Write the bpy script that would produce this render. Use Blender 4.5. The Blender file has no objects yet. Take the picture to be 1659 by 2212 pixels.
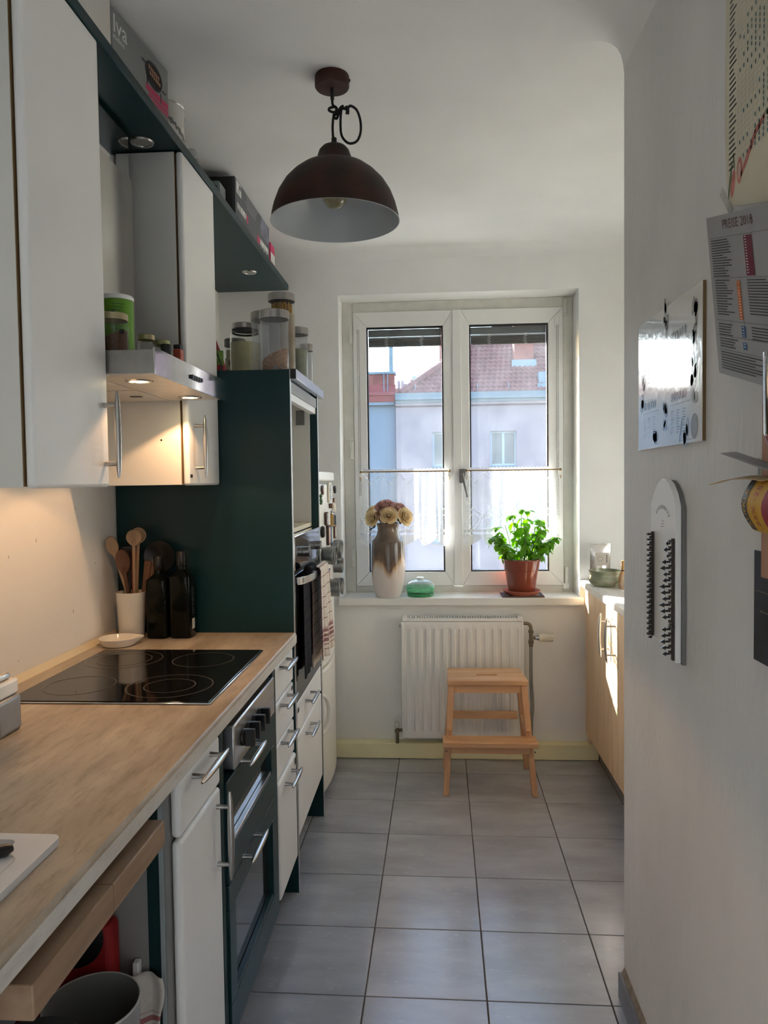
import bpy, bmesh, math, random
from mathutils import Vector, Matrix, Euler

SC = bpy.context.scene
COL = SC.collection
R = math.radians
PI = math.pi
rnd = random.Random(7)

# ------------------------------------------------------------------ camera
cam_d = bpy.data.cameras.new('camera')
cam = bpy.data.objects.new('camera', cam_d)
COL.objects.link(cam)
yaw, pitch, roll = 0.06672, 0.04149, -0.013455
fw = Vector((-math.sin(yaw) * math.cos(pitch), math.cos(yaw) * math.cos(pitch), -math.sin(pitch)))
rt = Vector((math.cos(yaw), math.sin(yaw), 0))
up = rt.cross(fw)
rt2 = rt * math.cos(roll) + up * math.sin(roll)
up2 = -rt * math.sin(roll) + up * math.cos(roll)
mw = Matrix.Identity(4)
for i in range(3):
    mw[i][0], mw[i][1], mw[i][2] = rt2[i], up2[i], -fw[i]
mw[2][3] = 1.41
cam.matrix_world = mw
cam_d.sensor_fit = 'HORIZONTAL'
cam_d.sensor_width = 36
cam_d.lens = 36 * 1603.7 / 1659
cam_d.clip_start = 0.02
SC.camera = cam

# ------------------------------------------------------------------ sky, sun, added fill light, exposure
SUN_EL, SUN_AZ = R(22), R(-46)
world = bpy.data.worlds.new('world')
SC.world = world
world.use_nodes = True
wn = world.node_tree
sky = wn.nodes.new('ShaderNodeTexSky')
sky.sky_type = 'NISHITA'
sky.sun_disc = False
sky.sun_elevation = SUN_EL
sky.sun_rotation = SUN_AZ
wn.links.new(sky.outputs[0], wn.nodes['Background'].inputs[0])
wn.nodes['Background'].inputs[1].default_value = 0.62

sun_d = bpy.data.lights.new('sun', 'SUN')
sun_d.energy = 20.0
sun_d.angle = R(0.6)
sun_d.color = (1.0, 0.98, 0.945)
sun = bpy.data.objects.new('sun', sun_d)
COL.objects.link(sun)
sdir = Vector((math.sin(SUN_AZ) * math.cos(SUN_EL), math.cos(SUN_AZ) * math.cos(SUN_EL), math.sin(SUN_EL)))
sun.rotation_euler = sdir.to_track_quat('Z', 'Y').to_euler()
sun.location = (-3, 6, 6)

hall_d = bpy.data.lights.new('hall_fill', 'AREA')  # unseen fill light added behind the camera, bounced off the back wall
hall_d.shape = 'RECTANGLE'
hall_d.size, hall_d.size_y = 0.7, 0.5
hall_d.energy = 11.5
hall_d.color = (0.93, 0.97, 1.0)
hall = bpy.data.objects.new('hall_fill', hall_d)
COL.objects.link(hall)
hall.location = (0.0, -0.35, 0.75)
hall.rotation_euler = (R(-62), 0, 0)

SC.view_settings.view_transform = 'Standard'
SC.view_settings.look = 'None'
SC.view_settings.gamma = 1.0
SC.view_settings.use_curve_mapping = False
SC.view_settings.exposure = 1.3
SC.cycles.max_bounces = 14
SC.cycles.diffuse_bounces = 8
SC.cycles.glossy_bounces = 5
SC.cycles.transmission_bounces = 8
SC.cycles.transparent_max_bounces = 24
SC.cycles.caustics_reflective = False
SC.cycles.caustics_refractive = False
SC.cycles.sample_clamp_indirect = 6
SC.cycles.use_denoising = True

# ------------------------------------------------------------------ helpers
def S(r, g, b):
    f = lambda c: (c / 255 / 12.92) if c <= 10 else ((c / 255 + 0.055) / 1.055) ** 2.4
    return (f(r), f(g), f(b))

class MB:
    """collects faces for ONE mesh"""
    def __init__(s):
        s.v, s.f, s.m, s.uv = [], [], [], None
    def add(s, vs, fs, m=0):
        b = len(s.v)
        s.v += [Vector(v) for v in vs]
        for f in fs:
            s.f.append([b + i for i in f]); s.m.append(m)
        return s
    def box(s, x0, x1, y0, y1, z0, z1, m=0):
        vs = [(x, y, z) for z in (z0, z1) for y in (y0, y1) for x in (x0, x1)]
        return s.add(vs, [(0, 2, 3, 1), (4, 5, 7, 6), (0, 1, 5, 4), (2, 6, 7, 3), (0, 4, 6, 2), (1, 3, 7, 5)], m)
    def cyl(s, a, b, ra, rb=None, n=16, m=0, caps=True):
        a, b = Vector(a), Vector(b)
        rb = ra if rb is None else rb
        d = (b - a).normalized()
        u = d.orthogonal().normalized(); w = d.cross(u)
        vs = []
        for c, r in ((a, ra), (b, rb)):
            for i in range(n):
                t = 2 * PI * i / n
                vs.append(c + (u * math.cos(t) + w * math.sin(t)) * r)
        fs = [(i, (i + 1) % n, n + (i + 1) % n, n + i) for i in range(n)]
        if caps:
            fs += [tuple(range(n - 1, -1, -1)), tuple(range(n, 2 * n))]
        return s.add(vs, fs, m)
    def lathe(s, c, prof, n=32, m=0, ax='z', closed=False, sx=1.0, sy=1.0):
        """profile (r, h) turned round an axis through c; m may be a list per band"""
        c = Vector(c)
        vs, fs, ms = [], [], []
        for r, h in prof:
            for i in range(n):
                t = 2 * PI * i / n
                p = (r * math.cos(t) * sx, r * math.sin(t) * sy, h)
                if ax == 'x': p = (h, p[0], p[1])
                elif ax == 'y': p = (p[0], h, p[1])
                vs.append(c + Vector(p))
        k = len(prof)
        b = len(s.v)
        s.v += vs
        for j in range(k - 1 + (1 if closed else 0)):
            j2 = (j + 1) % k
            for i in range(n):
                i2 = (i + 1) % n
                f = [j * n + i, j * n + i2, j2 * n + i2, j2 * n + i]
                if ax == 'y': f.reverse()
                s.f.append([b + q for q in f]); s.m.append(m[j] if isinstance(m, (list, tuple)) else m)
        if not closed:
            for j, rev in ((0, True), (k - 1, False)):
                if prof[j][0] > 1e-4:
                    continue
        return s
    def tube(s, pts, r, n=10, m=0, closed=False, caps=True):
        pts = [Vector(p) for p in pts]
        k = len(pts)
        rr = r if isinstance(r, (list, tuple)) else [r] * k
        vs = []
        prev = None
        for i, p in enumerate(pts):
            if closed: t = pts[(i + 1) % k] - pts[i - 1]
            else: t = pts[min(i + 1, k - 1)] - pts[max(i - 1, 0)]
            t.normalize()
            if prev is None: u = t.orthogonal().normalized()
            else: u = (prev - t * prev.dot(t)).normalized()
            prev = u
            w = t.cross(u)
            for q in range(n):
                a = 2 * PI * q / n
                vs.append(p + (u * math.cos(a) + w * math.sin(a)) * rr[i])
        fs = []
        for i in range(k if closed else k - 1):
            j = (i + 1) % k
            for q in range(n):
                q2 = (q + 1) % n
                fs.append((i * n + q, i * n + q2, j * n + q2, j * n + q))
        if caps and not closed:
            fs += [tuple(range(n - 1, -1, -1)), tuple(range((k - 1) * n, k * n))]
        return s.add(vs, fs, m)
    def prism(s, poly, ax, a0, a1, m=0):
        n = len(poly)
        vs = []
        for a in (a0, a1):
            for p, q in poly:
                vs.append({'x': (a, p, q), 'y': (p, a, q), 'z': (p, q, a)}[ax])
        fs = [(i, (i + 1) % n, n + (i + 1) % n, n + i) for i in range(n)]
        fs += [tuple(range(n - 1, -1, -1)), tuple(range(n, 2 * n))]
        return s.add(vs, fs, m)
    def sheet(s, fn, nu, nv, m=0, uv=False):
        b = len(s.v)
        vs = [Vector(fn(i / nu, j / nv)) for j in range(nv + 1) for i in range(nu + 1)]
        fs = [(j * (nu + 1) + i, j * (nu + 1) + i + 1, (j + 1) * (nu + 1) + i + 1, (j + 1) * (nu + 1) + i) for j in range(nv) for i in range(nu)]
        s.add(vs, fs, m)
        if uv:
            s.uv = s.uv or {}
            for j in range(nv + 1):
                for i in range(nu + 1):
                    s.uv[b + j * (nu + 1) + i] = (i / nu, j / nv)
        return s
    def ball(s, c, r, n=16, m=0, sz=1.0):
        k = n // 2
        return s.lathe(c, [(max(1e-5, r * math.sin(PI * j / k)), -r * sz * math.cos(PI * j / k)) for j in range(k + 1)], n, m)
    def obox(s, c, ux, uy, uz, m=0):
        """box from its centre and three half-axis vectors"""
        c, ux, uy, uz = Vector(c), Vector(ux), Vector(uy), Vector(uz)
        vs = [c + ux * a + uy * b + uz * d for d in (-1, 1) for b in (-1, 1) for a in (-1, 1)]
        return s.add(vs, [(0, 2, 3, 1), (4, 5, 7, 6), (0, 1, 5, 4), (2, 6, 7, 3), (0, 4, 6, 2), (1, 3, 7, 5)], m)
    def text(s, string, org, xd, yd, size, m=0, align='LEFT', squeeze=1.0):
        cu = bpy.data.curves.new('t', 'FONT')
        cu.body = string; cu.size = 1.0; cu.align_x = align
        cu.resolution_u = 2
        o = bpy.data.objects.new('t', cu)
        me = o.to_mesh()
        org, xd, yd = Vector(org), Vector(xd).normalized(), Vector(yd).normalized()
        s.add([org + xd * (v.co.x * size * squeeze) + yd * (v.co.y * size) for v in me.vertices], [tuple(p.vertices) for p in me.polygons], m)
        o.to_mesh_clear()
        bpy.data.objects.remove(o); bpy.data.curves.remove(cu)
        return s

ORG = {}

def obj(name, mb, mats, parent=None, loc=None, bevel=0, seg=2, solid=0, sub=0, local=False, flat=False, ang=38):
    """ONE mesh object; vertices are given in world space unless local"""
    me = bpy.data.meshes.new(name)
    org = Vector((0, 0, 0))
    if parent is not None: org = ORG[parent.name]
    elif loc is not None: org = Vector(loc)
    off = Vector((0, 0, 0)) if local else org
    me.from_pydata([tuple(v - off) for v in mb.v], [], mb.f)
    mats = mats if isinstance(mats, (list, tuple)) else [mats]
    for mt in mats: me.materials.append(mt)
    me.polygons.foreach_set('material_index', mb.m)
    if mb.uv:
        ul = me.uv_layers.new(name='uv')
        for lp in me.loops:
            ul.data[lp.index].uv = mb.uv.get(lp.vertex_index, (0, 0))
    me.update()
    if not flat:
        me.polygons.foreach_set('use_smooth', [True] * len(me.polygons))
        me.set_sharp_from_angle(angle=R(ang))
    o = bpy.data.objects.new(name, me)
    COL.objects.link(o)
    if parent is not None: o.parent = parent
    elif loc is not None: o.location = loc
    ORG[o.name] = org
    if solid:
        md = o.modifiers.new('solid', 'SOLIDIFY'); md.thickness = solid; md.offset = 0
    if sub:
        md = o.modifiers.new('sub', 'SUBSURF'); md.levels = sub; md.render_levels = sub
    if bevel:
        md = o.modifiers.new('bevel', 'BEVEL'); md.width = bevel; md.segments = seg; md.limit_method = 'ANGLE'; md.angle_limit = R(40)
    return o

def tag(o, label, cat, group=None, kind=None):
    o['label'] = label; o['category'] = cat
    if group: o['group'] = group
    if kind: o['kind'] = kind
    return o

def thing(name, label, cat, loc, group=None, rz=0):
    o = bpy.data.objects.new(name, None)
    o.empty_display_size = 0.05
    COL.objects.link(o)
    o.location = loc; o.rotation_euler = (0, 0, rz)
    ORG[o.name] = Vector(loc)
    return tag(o, label, cat, group)

def struct(name, mb, mats, parent=None, **k):
    o = obj(name, mb, mats, parent, **k)
    if parent is None: o['kind'] = 'structure'
    return o

def rename_part(o, label):
    o['label'] = label
    return o

# ------------------------------------------------------------------ materials
def pm(name, col, rough=0.5, metal=0.0, var=0.06, scale=6.0, stretch=(1, 1, 1), bump=0.0, bscale=60.0, coat=0.0, spec=0.5, col2=None, detail=4.0, emit=None, es=0.0, roughvar=0.0, trans=0.0, sss=0.0, lo=0.35, hi=0.65):
    """procedural principled material: noise-mixed colour, optional relief"""
    m = bpy.data.materials.new(name)
    m.use_nodes = True
    nt = m.node_tree
    b = nt.nodes['Principled BSDF']
    N = nt.nodes.new; L = nt.links.new
    tc = N('ShaderNodeTexCoord'); mp = N('ShaderNodeMapping')
    mp.inputs['Scale'].default_value = stretch
    L(tc.outputs['Object'], mp.inputs[0])
    nz = N('ShaderNodeTexNoise'); nz.inputs['Scale'].default_value = scale; nz.inputs['Detail'].default_value = detail
    L(mp.outputs[0], nz.inputs[0])
    rp = N('ShaderNodeValToRGB')
    a = tuple(c * (1 - var) for c in col)
    d = col2 if col2 else tuple(min(1, c * (1 + var)) for c in col)
    rp.color_ramp.elements[0].position = lo; rp.color_ramp.elements[1].position = hi
    rp.color_ramp.elements[0].color = (*a, 1); rp.color_ramp.elements[1].color = (*d, 1)
    L(nz.outputs['Fac'], rp.inputs[0]); L(rp.outputs[0], b.inputs['Base Color'])
    b.inputs['Roughness'].default_value = rough
    b.inputs['Metallic'].default_value = metal
    b.inputs['Specular IOR Level'].default_value = spec
    b.inputs['Coat Weight'].default_value = coat
    b.inputs['Coat Roughness'].default_value = 0.06
    if trans: b.inputs['Transmission Weight'].default_value = trans
    if roughvar:
        mr = N('ShaderNodeMapRange'); mr.inputs[3].default_value = rough - roughvar; mr.inputs[4].default_value = rough + roughvar
        L(nz.outputs['Fac'], mr.inputs[0]); L(mr.outputs[0], b.inputs['Roughness'])
    if emit:
        b.inputs['Emission Color'].default_value = (*emit, 1); b.inputs['Emission Strength'].default_value = es
    if bump:
        n2 = N('ShaderNodeTexNoise'); n2.inputs['Scale'].default_value = bscale; n2.inputs['Detail'].default_value = 3
        L(mp.outputs[0], n2.inputs[0])
        bp = N('ShaderNodeBump'); bp.inputs['Strength'].default_value = bump; bp.inputs['Distance'].default_value = 0.004
        L(n2.outputs['Fac'], bp.inputs['Height']); L(bp.outputs[0], b.inputs['Normal'])
    return m

def thin_glass(name, tint=(0.95, 0.97, 0.96), haze=0.0, hcol=(0.8, 0.85, 0.9), rough=0.02, gloss=1.0, specks=0.0):
    """thin pane or jar wall: clear with a fresnel reflection, an optional film of dust or frosting"""
    m = bpy.data.materials.new(name); m.use_nodes = True
    nt = m.node_tree; N = nt.nodes.new; L = nt.links.new
    out = nt.nodes['Material Output']; nt.nodes.remove(nt.nodes['Principled BSDF'])
    tr = N('ShaderNodeBsdfTransparent'); tr.inputs[0].default_value = (*tint, 1)
    gl = N('ShaderNodeBsdfGlossy'); gl.inputs['Roughness'].default_value = rough
    lw = N('ShaderNodeLayerWeight'); lw.inputs[0].default_value = 0.5
    pw = N('ShaderNodeMath'); pw.operation = 'POWER'; pw.inputs[1].default_value = 5.0
    L(lw.outputs['Facing'], pw.inputs[0])
    mu = N('ShaderNodeMath'); mu.operation = 'MULTIPLY_ADD'; mu.use_clamp = True
    mu.inputs[1].default_value = 0.95 * gloss; mu.inputs[2].default_value = 0.04 * gloss
    L(pw.outputs[0], mu.inputs[0])
    mx = N('ShaderNodeMixShader'); L(mu.outputs[0], mx.inputs[0]); L(tr.outputs[0], mx.inputs[1]); L(gl.outputs[0], mx.inputs[2])
    last = mx
    if haze:
        df = N('ShaderNodeBsdfDiffuse'); df.inputs[0].default_value = (*hcol, 1)
        tl = N('ShaderNodeBsdfTranslucent'); tl.inputs[0].default_value = (*hcol, 1)
        m2 = N('ShaderNodeMixShader'); m2.inputs[0].default_value = 0.6
        L(df.outputs[0], m2.inputs[1]); L(tl.outputs[0], m2.inputs[2])
        m3 = N('ShaderNodeMixShader'); L(last.outputs[0], m3.inputs[1]); L(m2.outputs[0], m3.inputs[2])
        tc = N('ShaderNodeTexCoord')
        nz = N('ShaderNodeTexNoise'); nz.inputs['Scale'].default_value = 9; nz.inputs['Detail'].default_value = 6
        L(tc.outputs['Object'], nz.inputs[0])
        mr = N('ShaderNodeMapRange'); mr.inputs[1].default_value = 0.3; mr.inputs[2].default_value = 0.75
        mr.inputs[3].default_value = haze * 0.6; mr.inputs[4].default_value = haze * 1.4
        L(nz.outputs['Fac'], mr.inputs[0])
        fac = mr.outputs[0]
        if specks:
            vo = N('ShaderNodeTexVoronoi'); vo.inputs['Scale'].default_value = 55
            L(tc.outputs['Object'], vo.inputs[0])
            cr = N('ShaderNodeMapRange'); cr.inputs[1].default_value = 0.10; cr.inputs[2].default_value = 0.03; cr.inputs[3].default_value = 0; cr.inputs[4].default_value = specks
            L(vo.outputs['Distance'], cr.inputs[0])
            ad = N('ShaderNodeMath'); ad.operation = 'ADD'; ad.use_clamp = True
            L(fac, ad.inputs[0]); L(cr.outputs[0], ad.inputs[1]); fac = ad.outputs[0]
        L(fac, m3.inputs[0]); last = m3
    L(last.outputs[0], out.inputs[0])
    return m

def wood(name, c1, c2, rough=0.45, axis='x', scale=5.0, coat=0.0):
    st = {'x': (0.12, 1, 1), 'y': (1, 0.12, 1), 'z': (1, 1, 0.1)}[axis]
    return pm(name, c1, rough, var=0.0, col2=c2, scale=scale * 6, stretch=st, detail=6, bump=0.05, bscale=90, coat=coat, lo=0.3, hi=0.72)

M = {}
M['plaster'] = pm('plaster', (0.85, 0.85, 0.835), 0.9, var=0.03, scale=3, bump=0.25, bscale=120, spec=0.2)
M['ceiling'] = pm('ceiling_paint', (0.85, 0.85, 0.84), 0.9, var=0.03, scale=2.5, bump=0.12, bscale=90, spec=0.2)
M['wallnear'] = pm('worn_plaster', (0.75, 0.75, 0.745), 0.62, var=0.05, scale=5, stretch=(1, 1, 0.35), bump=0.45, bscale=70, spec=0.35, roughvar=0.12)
M['splash'] = pm('stained_plaster', (0.80, 0.775, 0.73), 0.8, var=0.03, scale=3, bump=0.15, bscale=70, spec=0.25)
def add_specks(m, col, sc, thr):
    nt = m.node_tree; N = nt.nodes.new; L = nt.links.new
    b = nt.nodes['Principled BSDF']; rp = next(n for n in nt.nodes if n.type == 'VALTORGB'); tc = next(n for n in nt.nodes if n.type == 'TEX_COORD')
    mp = N('ShaderNodeMapping'); mp.inputs['Scale'].default_value = (1, 1, 0.5); L(tc.outputs['Object'], mp.inputs[0])
    vo = N('ShaderNodeTexVoronoi'); vo.inputs['Scale'].default_value = sc; L(mp.outputs[0], vo.inputs[0])
    lt = N('ShaderNodeMapRange'); lt.inputs[1].default_value = thr; lt.inputs[2].default_value = thr * 0.5; lt.inputs[3].default_value = 0; lt.inputs[4].default_value = 0.75
    L(vo.outputs['Distance'], lt.inputs[0])
    n2 = N('ShaderNodeTexNoise'); n2.inputs['Scale'].default_value = sc * 0.33; L(tc.outputs['Object'], n2.inputs[0])
    g2 = N('ShaderNodeMapRange'); g2.inputs[1].default_value = 0.5; g2.inputs[2].default_value = 0.62; L(n2.outputs['Fac'], g2.inputs[0])
    mu = N('ShaderNodeMath'); mu.operation = 'MULTIPLY'; L(lt.outputs[0], mu.inputs[0]); L(g2.outputs[0], mu.inputs[1])
    mx = N('ShaderNodeMix'); mx.data_type = 'RGBA'; L(mu.outputs[0], mx.inputs[0]); L(rp.outputs[0], mx.inputs[6]); mx.inputs[7].default_value = (*col, 1)
    L(mx.outputs[2], b.inputs['Base Color'])
add_specks(M['splash'], S(96, 74, 56), 26, 0.10)
M['white'] = pm('white_lacquer', (0.86, 0.86, 0.845), 0.32, var=0.02, scale=4, spec=0.45)
M['whiteedge'] = pm('white_board', (0.74, 0.73, 0.69), 0.5, var=0.02)
M['cream'] = pm('cream_edge', S(222, 208, 178), 0.5, var=0.04)
M['tan_edge'] = pm('tan_edge', S(120, 95, 60), 0.6, var=0.1)
M['teal'] = pm('teal_lacquer', S(8, 46, 50), 0.36, var=0.05, scale=5, spec=0.3)
M['tealmatt'] = pm('teal_board', S(8, 42, 46), 0.42, var=0.05, scale=5, spec=0.4)
M['steel'] = pm('brushed_steel', (0.62, 0.62, 0.62), 0.3, 1.0, var=0.06, scale=30, stretch=(1, 0.1, 1), roughvar=0.06)
M['steelmirror'] = pm('polished_steel', (0.62, 0.63, 0.64), 0.08, 1.0, var=0.05, scale=10, roughvar=0.03)
M['chrome'] = pm('satin_nickel', (0.48, 0.47, 0.455), 0.27, 1.0, var=0.03)
M['black'] = pm('black_plastic', (0.012, 0.012, 0.013), 0.35, var=0.1)
M['blackglass'] = pm('black_glass', (0.006, 0.006, 0.007), 0.05, var=0.1, spec=0.6)
M['darkglass'] = pm('dark_glass_front', (0.02, 0.022, 0.022), 0.06, var=0.1, spec=0.7)
M['grey'] = pm('grey_plastic', S(120, 120, 118), 0.45, var=0.05)
M['dgrey'] = pm('dark_grey', S(52, 54, 56), 0.5, var=0.08)
M['pvc'] = pm('white_pvc', (0.82, 0.82, 0.80), 0.3, var=0.015, scale=3, spec=0.5)
M['pvcgrey'] = pm('aged_pvc', (0.66, 0.655, 0.60), 0.45, var=0.06, scale=14)
M['gasket'] = pm('rubber_gasket', (0.012, 0.012, 0.014), 0.5, var=0.1)
M['print'] = pm('dark_print', S(60, 62, 64), 0.7, var=0.05)
M['lightprint'] = pm('light_print', S(225, 225, 222), 0.6, var=0.02)
M['ivory'] = pm('glazed_ivory', (0.76, 0.72, 0.64), 0.12, var=0.02, coat=0.4)
M['glass'] = thin_glass('clear_glass', (0.93, 0.95, 0.94))
M['frost'] = thin_glass('cloudy_glass', (0.86, 0.87, 0.88), haze=0.26, hcol=(0.62, 0.63, 0.66), rough=0.08)
M['fog'] = thin_glass('fogged_glass', (0.80, 0.80, 0.76), haze=0.62, hcol=(0.66, 0.64, 0.56), rough=0.1)
M['railblue'] = pm('pale_blue_rail', S(196, 204, 216), 0.22, 0.7, var=0.03)  # even pale blue-grey, mostly metallic
M['darksteel'] = pm('dark_steel', S(104, 106, 108), 0.3, 0.6, var=0.05)
M['handlemetal'] = pm('grey_handle_metal', S(120, 118, 114), 0.4, 0.6, var=0.05)
M['ivoryplastic'] = pm('ivory_plastic', S(214, 208, 190), 0.4, var=0.03)
M['redprint'] = pm('title_print', S(90, 48, 50), 0.6, var=0.05)
M['render_own'] = pm('cream_render', S(120, 116, 108), 0.9, var=0.04, scale=0.8)
M['sheetsteel'] = pm('mirror_steel', (0.58, 0.58, 0.57), 0.035, 1.0, var=0.06, scale=3, stretch=(1, 1, 0.3), roughvar=0.02)
M['dullsteel'] = pm('dull_steel', (0.36, 0.35, 0.33), 0.38, 1.0, var=0.12, scale=14)
M['lidsteel'] = pm('jar_lid_steel', (0.34, 0.33, 0.32), 0.28, 1.0, var=0.25, scale=5, stretch=(1, 1, 0.05))
M['tinsteel'] = pm('spice_tin_steel', (0.30, 0.30, 0.29), 0.3, 1.0, var=0.15, scale=30)
M['farframe'] = pm('far_window_frame', S(138, 156, 168), 0.5, var=0.04)
M['lightstrip'] = pm('pale_edge_strip', S(150, 158, 160), 0.4, var=0.04)
M['shadeside'] = pm('shaded_grey_board', S(142, 140, 138), 0.5, var=0.04)  # white carcass side painted grey as shade; the front post is grey itself
M['sleeve'] = pm('satin_sleeve', (0.52, 0.50, 0.46), 0.16, 1.0, var=0.08, scale=5, stretch=(1, 1, 0.2), roughvar=0.04)
add_specks(M['sleeve'], S(60, 52, 44), 40, 0.10)
M['knobsteel'] = pm('knob_steel', (0.22, 0.215, 0.21), 0.35, 1.0, var=0.08, scale=20)
# ------------------------------------------------------------------ room shell
XL, YW, ZC, YO = -1.085, 3.77, 2.575, 4.238
struct('wall_left', MB().box(-1.25, XL, -1.7, YO, -0.05, 2.75), M['splash'])
# window wall with its opening and deep reveal
WX0, WX1, WZ0, WZ1 = -0.471, 0.728, 0.79, 2.35
w = MB()
w.box(XL, WX0, YW, YO, -0.05, ZC + 0.1); w.box(WX1, 1.5, YW, YO, -0.05, ZC + 0.1)
w.box(WX0, WX1, YW, YO, WZ1, ZC + 0.1); w.box(WX0, WX1, YW, YO, -0.05, WZ0)
struct('wall_window', w, M['plaster'])
struct('wall_outside', MB().box(-9, -1.25, 4.0, YO, -9, 7).box(1.5, 9, 4.0, YO, -9, 7).box(-1.25, 1.5, 4.0, YO, -9, -0.05).box(-1.25, 1.5, 4.0, YO, 2.75, 7), M['render_own'])
struct('wall_right', MB().box(0.503, 1.38, -1.7, 2.006, -0.05, ZC + 0.1), M['wallnear'], bevel=0.006)
struct('wall_recess', MB().box(1.38, 1.5, -1.7, YW, -0.05, ZC + 0.1), M['plaster'])
struct('wall_behind', MB().box(XL, 0.503, -1.8, -1.65, -0.05, ZC + 0.1), M['plaster'])
struct('ceiling', MB().box(XL, 1.38, -1.65, YW, ZC, ZC + 0.12), M['ceiling'])
# rounded plaster cove where the near wall runs into the ceiling
arc = [(0.52, 2.44), (0.503, 2.462), (0.5015, 2.478), (0.496, 2.502), (0.486, 2.52), (0.47, 2.533), (0.448, 2.5405), (0.41, 2.5435), (0.34, 2.547), (0.25, 2.552), (0.14, 2.5585), (0.02, 2.5655), (-0.1, 2.5715), (-0.2, 2.5746), (-0.2, 2.585), (0.52, 2.585)]
struct('trim_1', MB().prism(arc, 'y', -1.65, 2.004), M['ceiling'], ang=60)
# soft cove between window wall and ceiling
n = 7
cov = [(YW + 0.005, ZC + 0.005)] + [(YW - 0.055 * (1 - math.sin(PI / 2 * i / n)), ZC - 0.055 * (1 - math.cos(PI / 2 * i / n))) for i in range(n + 1)]
struct('trim_2', MB().prism(cov, 'x', XL, 1.38), M['ceiling'], ang=60)

# floor: grout bed, every tile a piece of its own
M['grout'] = pm('grout', S(86, 80, 76), 0.85, var=0.12, scale=30)
floor = struct('floor', MB().box(XL - 0.05, 1.4, -1.7, YW + 0.02, -0.06, -0.003), M['grout'])

def tile_mat():
    m = pm('stone_tile', S(140, 142, 148), 0.24, var=0.0, col2=S(182, 185, 193), scale=3.0, stretch=(1, 2.6, 1), detail=9, bump=0.04, bscale=40, roughvar=0.06, spec=0.8, lo=0.2, hi=0.8)
    nt = m.node_tree; N = nt.nodes.new; L = nt.links.new
    b = nt.nodes['Principled BSDF']; rp = next(n for n in nt.nodes if n.type == 'VALTORGB'); nz = next(n for n in nt.nodes if n.type == 'TEX_NOISE')
    mp = next(n for n in nt.nodes if n.type == 'MAPPING')
    oi = N('ShaderNodeObjectInfo'); cx = N('ShaderNodeCombineXYZ'); mu = N('ShaderNodeMath'); mu.operation = 'MULTIPLY'; mu.inputs[1].default_value = 40
    L(oi.outputs['Random'], mu.inputs[0]); L(mu.outputs[0], cx.inputs[0]); L(mu.outputs[0], cx.inputs[1]); L(cx.outputs[0], mp.inputs['Location'])
    # pale scuffs
    n2 = N('ShaderNodeTexNoise'); n2.inputs['Scale'].default_value = 26; n2.inputs['Detail'].default_value = 7; n2.inputs['Roughness'].default_value = 0.7
    L(mp.outputs[0], n2.inputs[0])
    mr = N('ShaderNodeMapRange'); mr.inputs[1].default_value = 0.58; mr.inputs[2].default_value = 0.76; mr.inputs[4].default_value = 0.75
    L(n2.outputs['Fac'], mr.inputs[0])
    mx = N('ShaderNodeMix'); mx.data_type = 'RGBA'
    L(mr.outputs[0], mx.inputs[0]); L(rp.outputs[0], mx.inputs[6]); mx.inputs[7].default_value = (*S(200, 202, 208), 1)
    L(mx.outputs[2], b.inputs['Base Color'])
    return m
M['tile'] = tile_mat()
TW, TD, rot = 0.3327, 0.3133, -0.00965
tx0, ty0 = -0.2211, 3.5346
g = 0.0035
tmb = MB().box(g / 2, TW - g / 2, g / 2, TD - g / 2, -0.008, 0.0)
first = None
for j in range(-1, 16):
    for i in range(-3, 5):
        a, b = tx0 + i * TW, ty0 - j * TD
        x, y = math.cos(rot) * a - math.sin(rot) * b, math.sin(rot) * a + math.cos(rot) * b
        if y > YW + 0.1 or y < -1.8: continue
        if first is None:
            t = obj('tile', tmb, M['tile'], floor, bevel=0.0012, seg=2, local=True); first = t
        else:
            t = first.copy(); COL.objects.link(t); t.parent = floor
        t.location = (x, y, 0); t.rotation_euler = (0, 0, rot)

# boxed skirting under the window, and the tiled skirting of the near wall
M['skirt'] = pm('yellowed_paint', S(240, 233, 190), 0.5, var=0.05, scale=5)
struct('baseboard_window', MB().box(-0.62, 0.812, 3.71, YW - 0.001, 0.0005, 0.082), M['skirt'], bevel=0.006)
M['skirt_tile'] = pm('skirting_tile', S(112, 111, 114), 0.4, var=0.06, scale=8)
M['mortar'] = pm('mortar', S(150, 140, 125), 0.9, var=0.25, scale=40, bump=0.6, bscale=60)
bb = struct('baseboard_right', MB().prism([(0.4945, 0.0005), (0.5025, 0.0005), (0.5025, 0.088), (0.4945, 0.072)], 'y', -1.6, 1.994), M['mortar'])
for k in range(11):
    y1 = 1.998 - k * 0.325
    obj('tile', MB().box(0.4865, 0.4943, y1 - 0.322, y1, 0.001, 0.072), M['skirt_tile'], bb, bevel=0.001)

# ------------------------------------------------------------------ window
YF = 3.93
win = struct('window_1', MB().add([(0, 0, 0)] * 0, []), M['pvc']) if False else None
f = MB()
for (x0, x1, z0, z1) in ((WX0, -0.415, WZ0, WZ1), (0.678, WX1, WZ0, WZ1), (-0.415, 0.678, 2.297, WZ1), (-0.415, 0.678, WZ0, 0.853)):
    f.box(x0, x1, YF, YF + 0.07, z0, z1)
win = struct('window_1', f, M['pvcgrey'], bevel=0.003)
ORG[win.name] = Vector((0, 0, 0))
obj('mullion', MB().box(0.105, 0.152, YF - 0.022, YF - 0.004, 0.855, 2.296), M['pvc'], win, bevel=0.004)
M['pane'] = thin_glass('dusty_pane', (0.97, 0.98, 0.985), haze=0.010, hcol=(0.86, 0.90, 1.0), specks=0.12)

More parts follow.
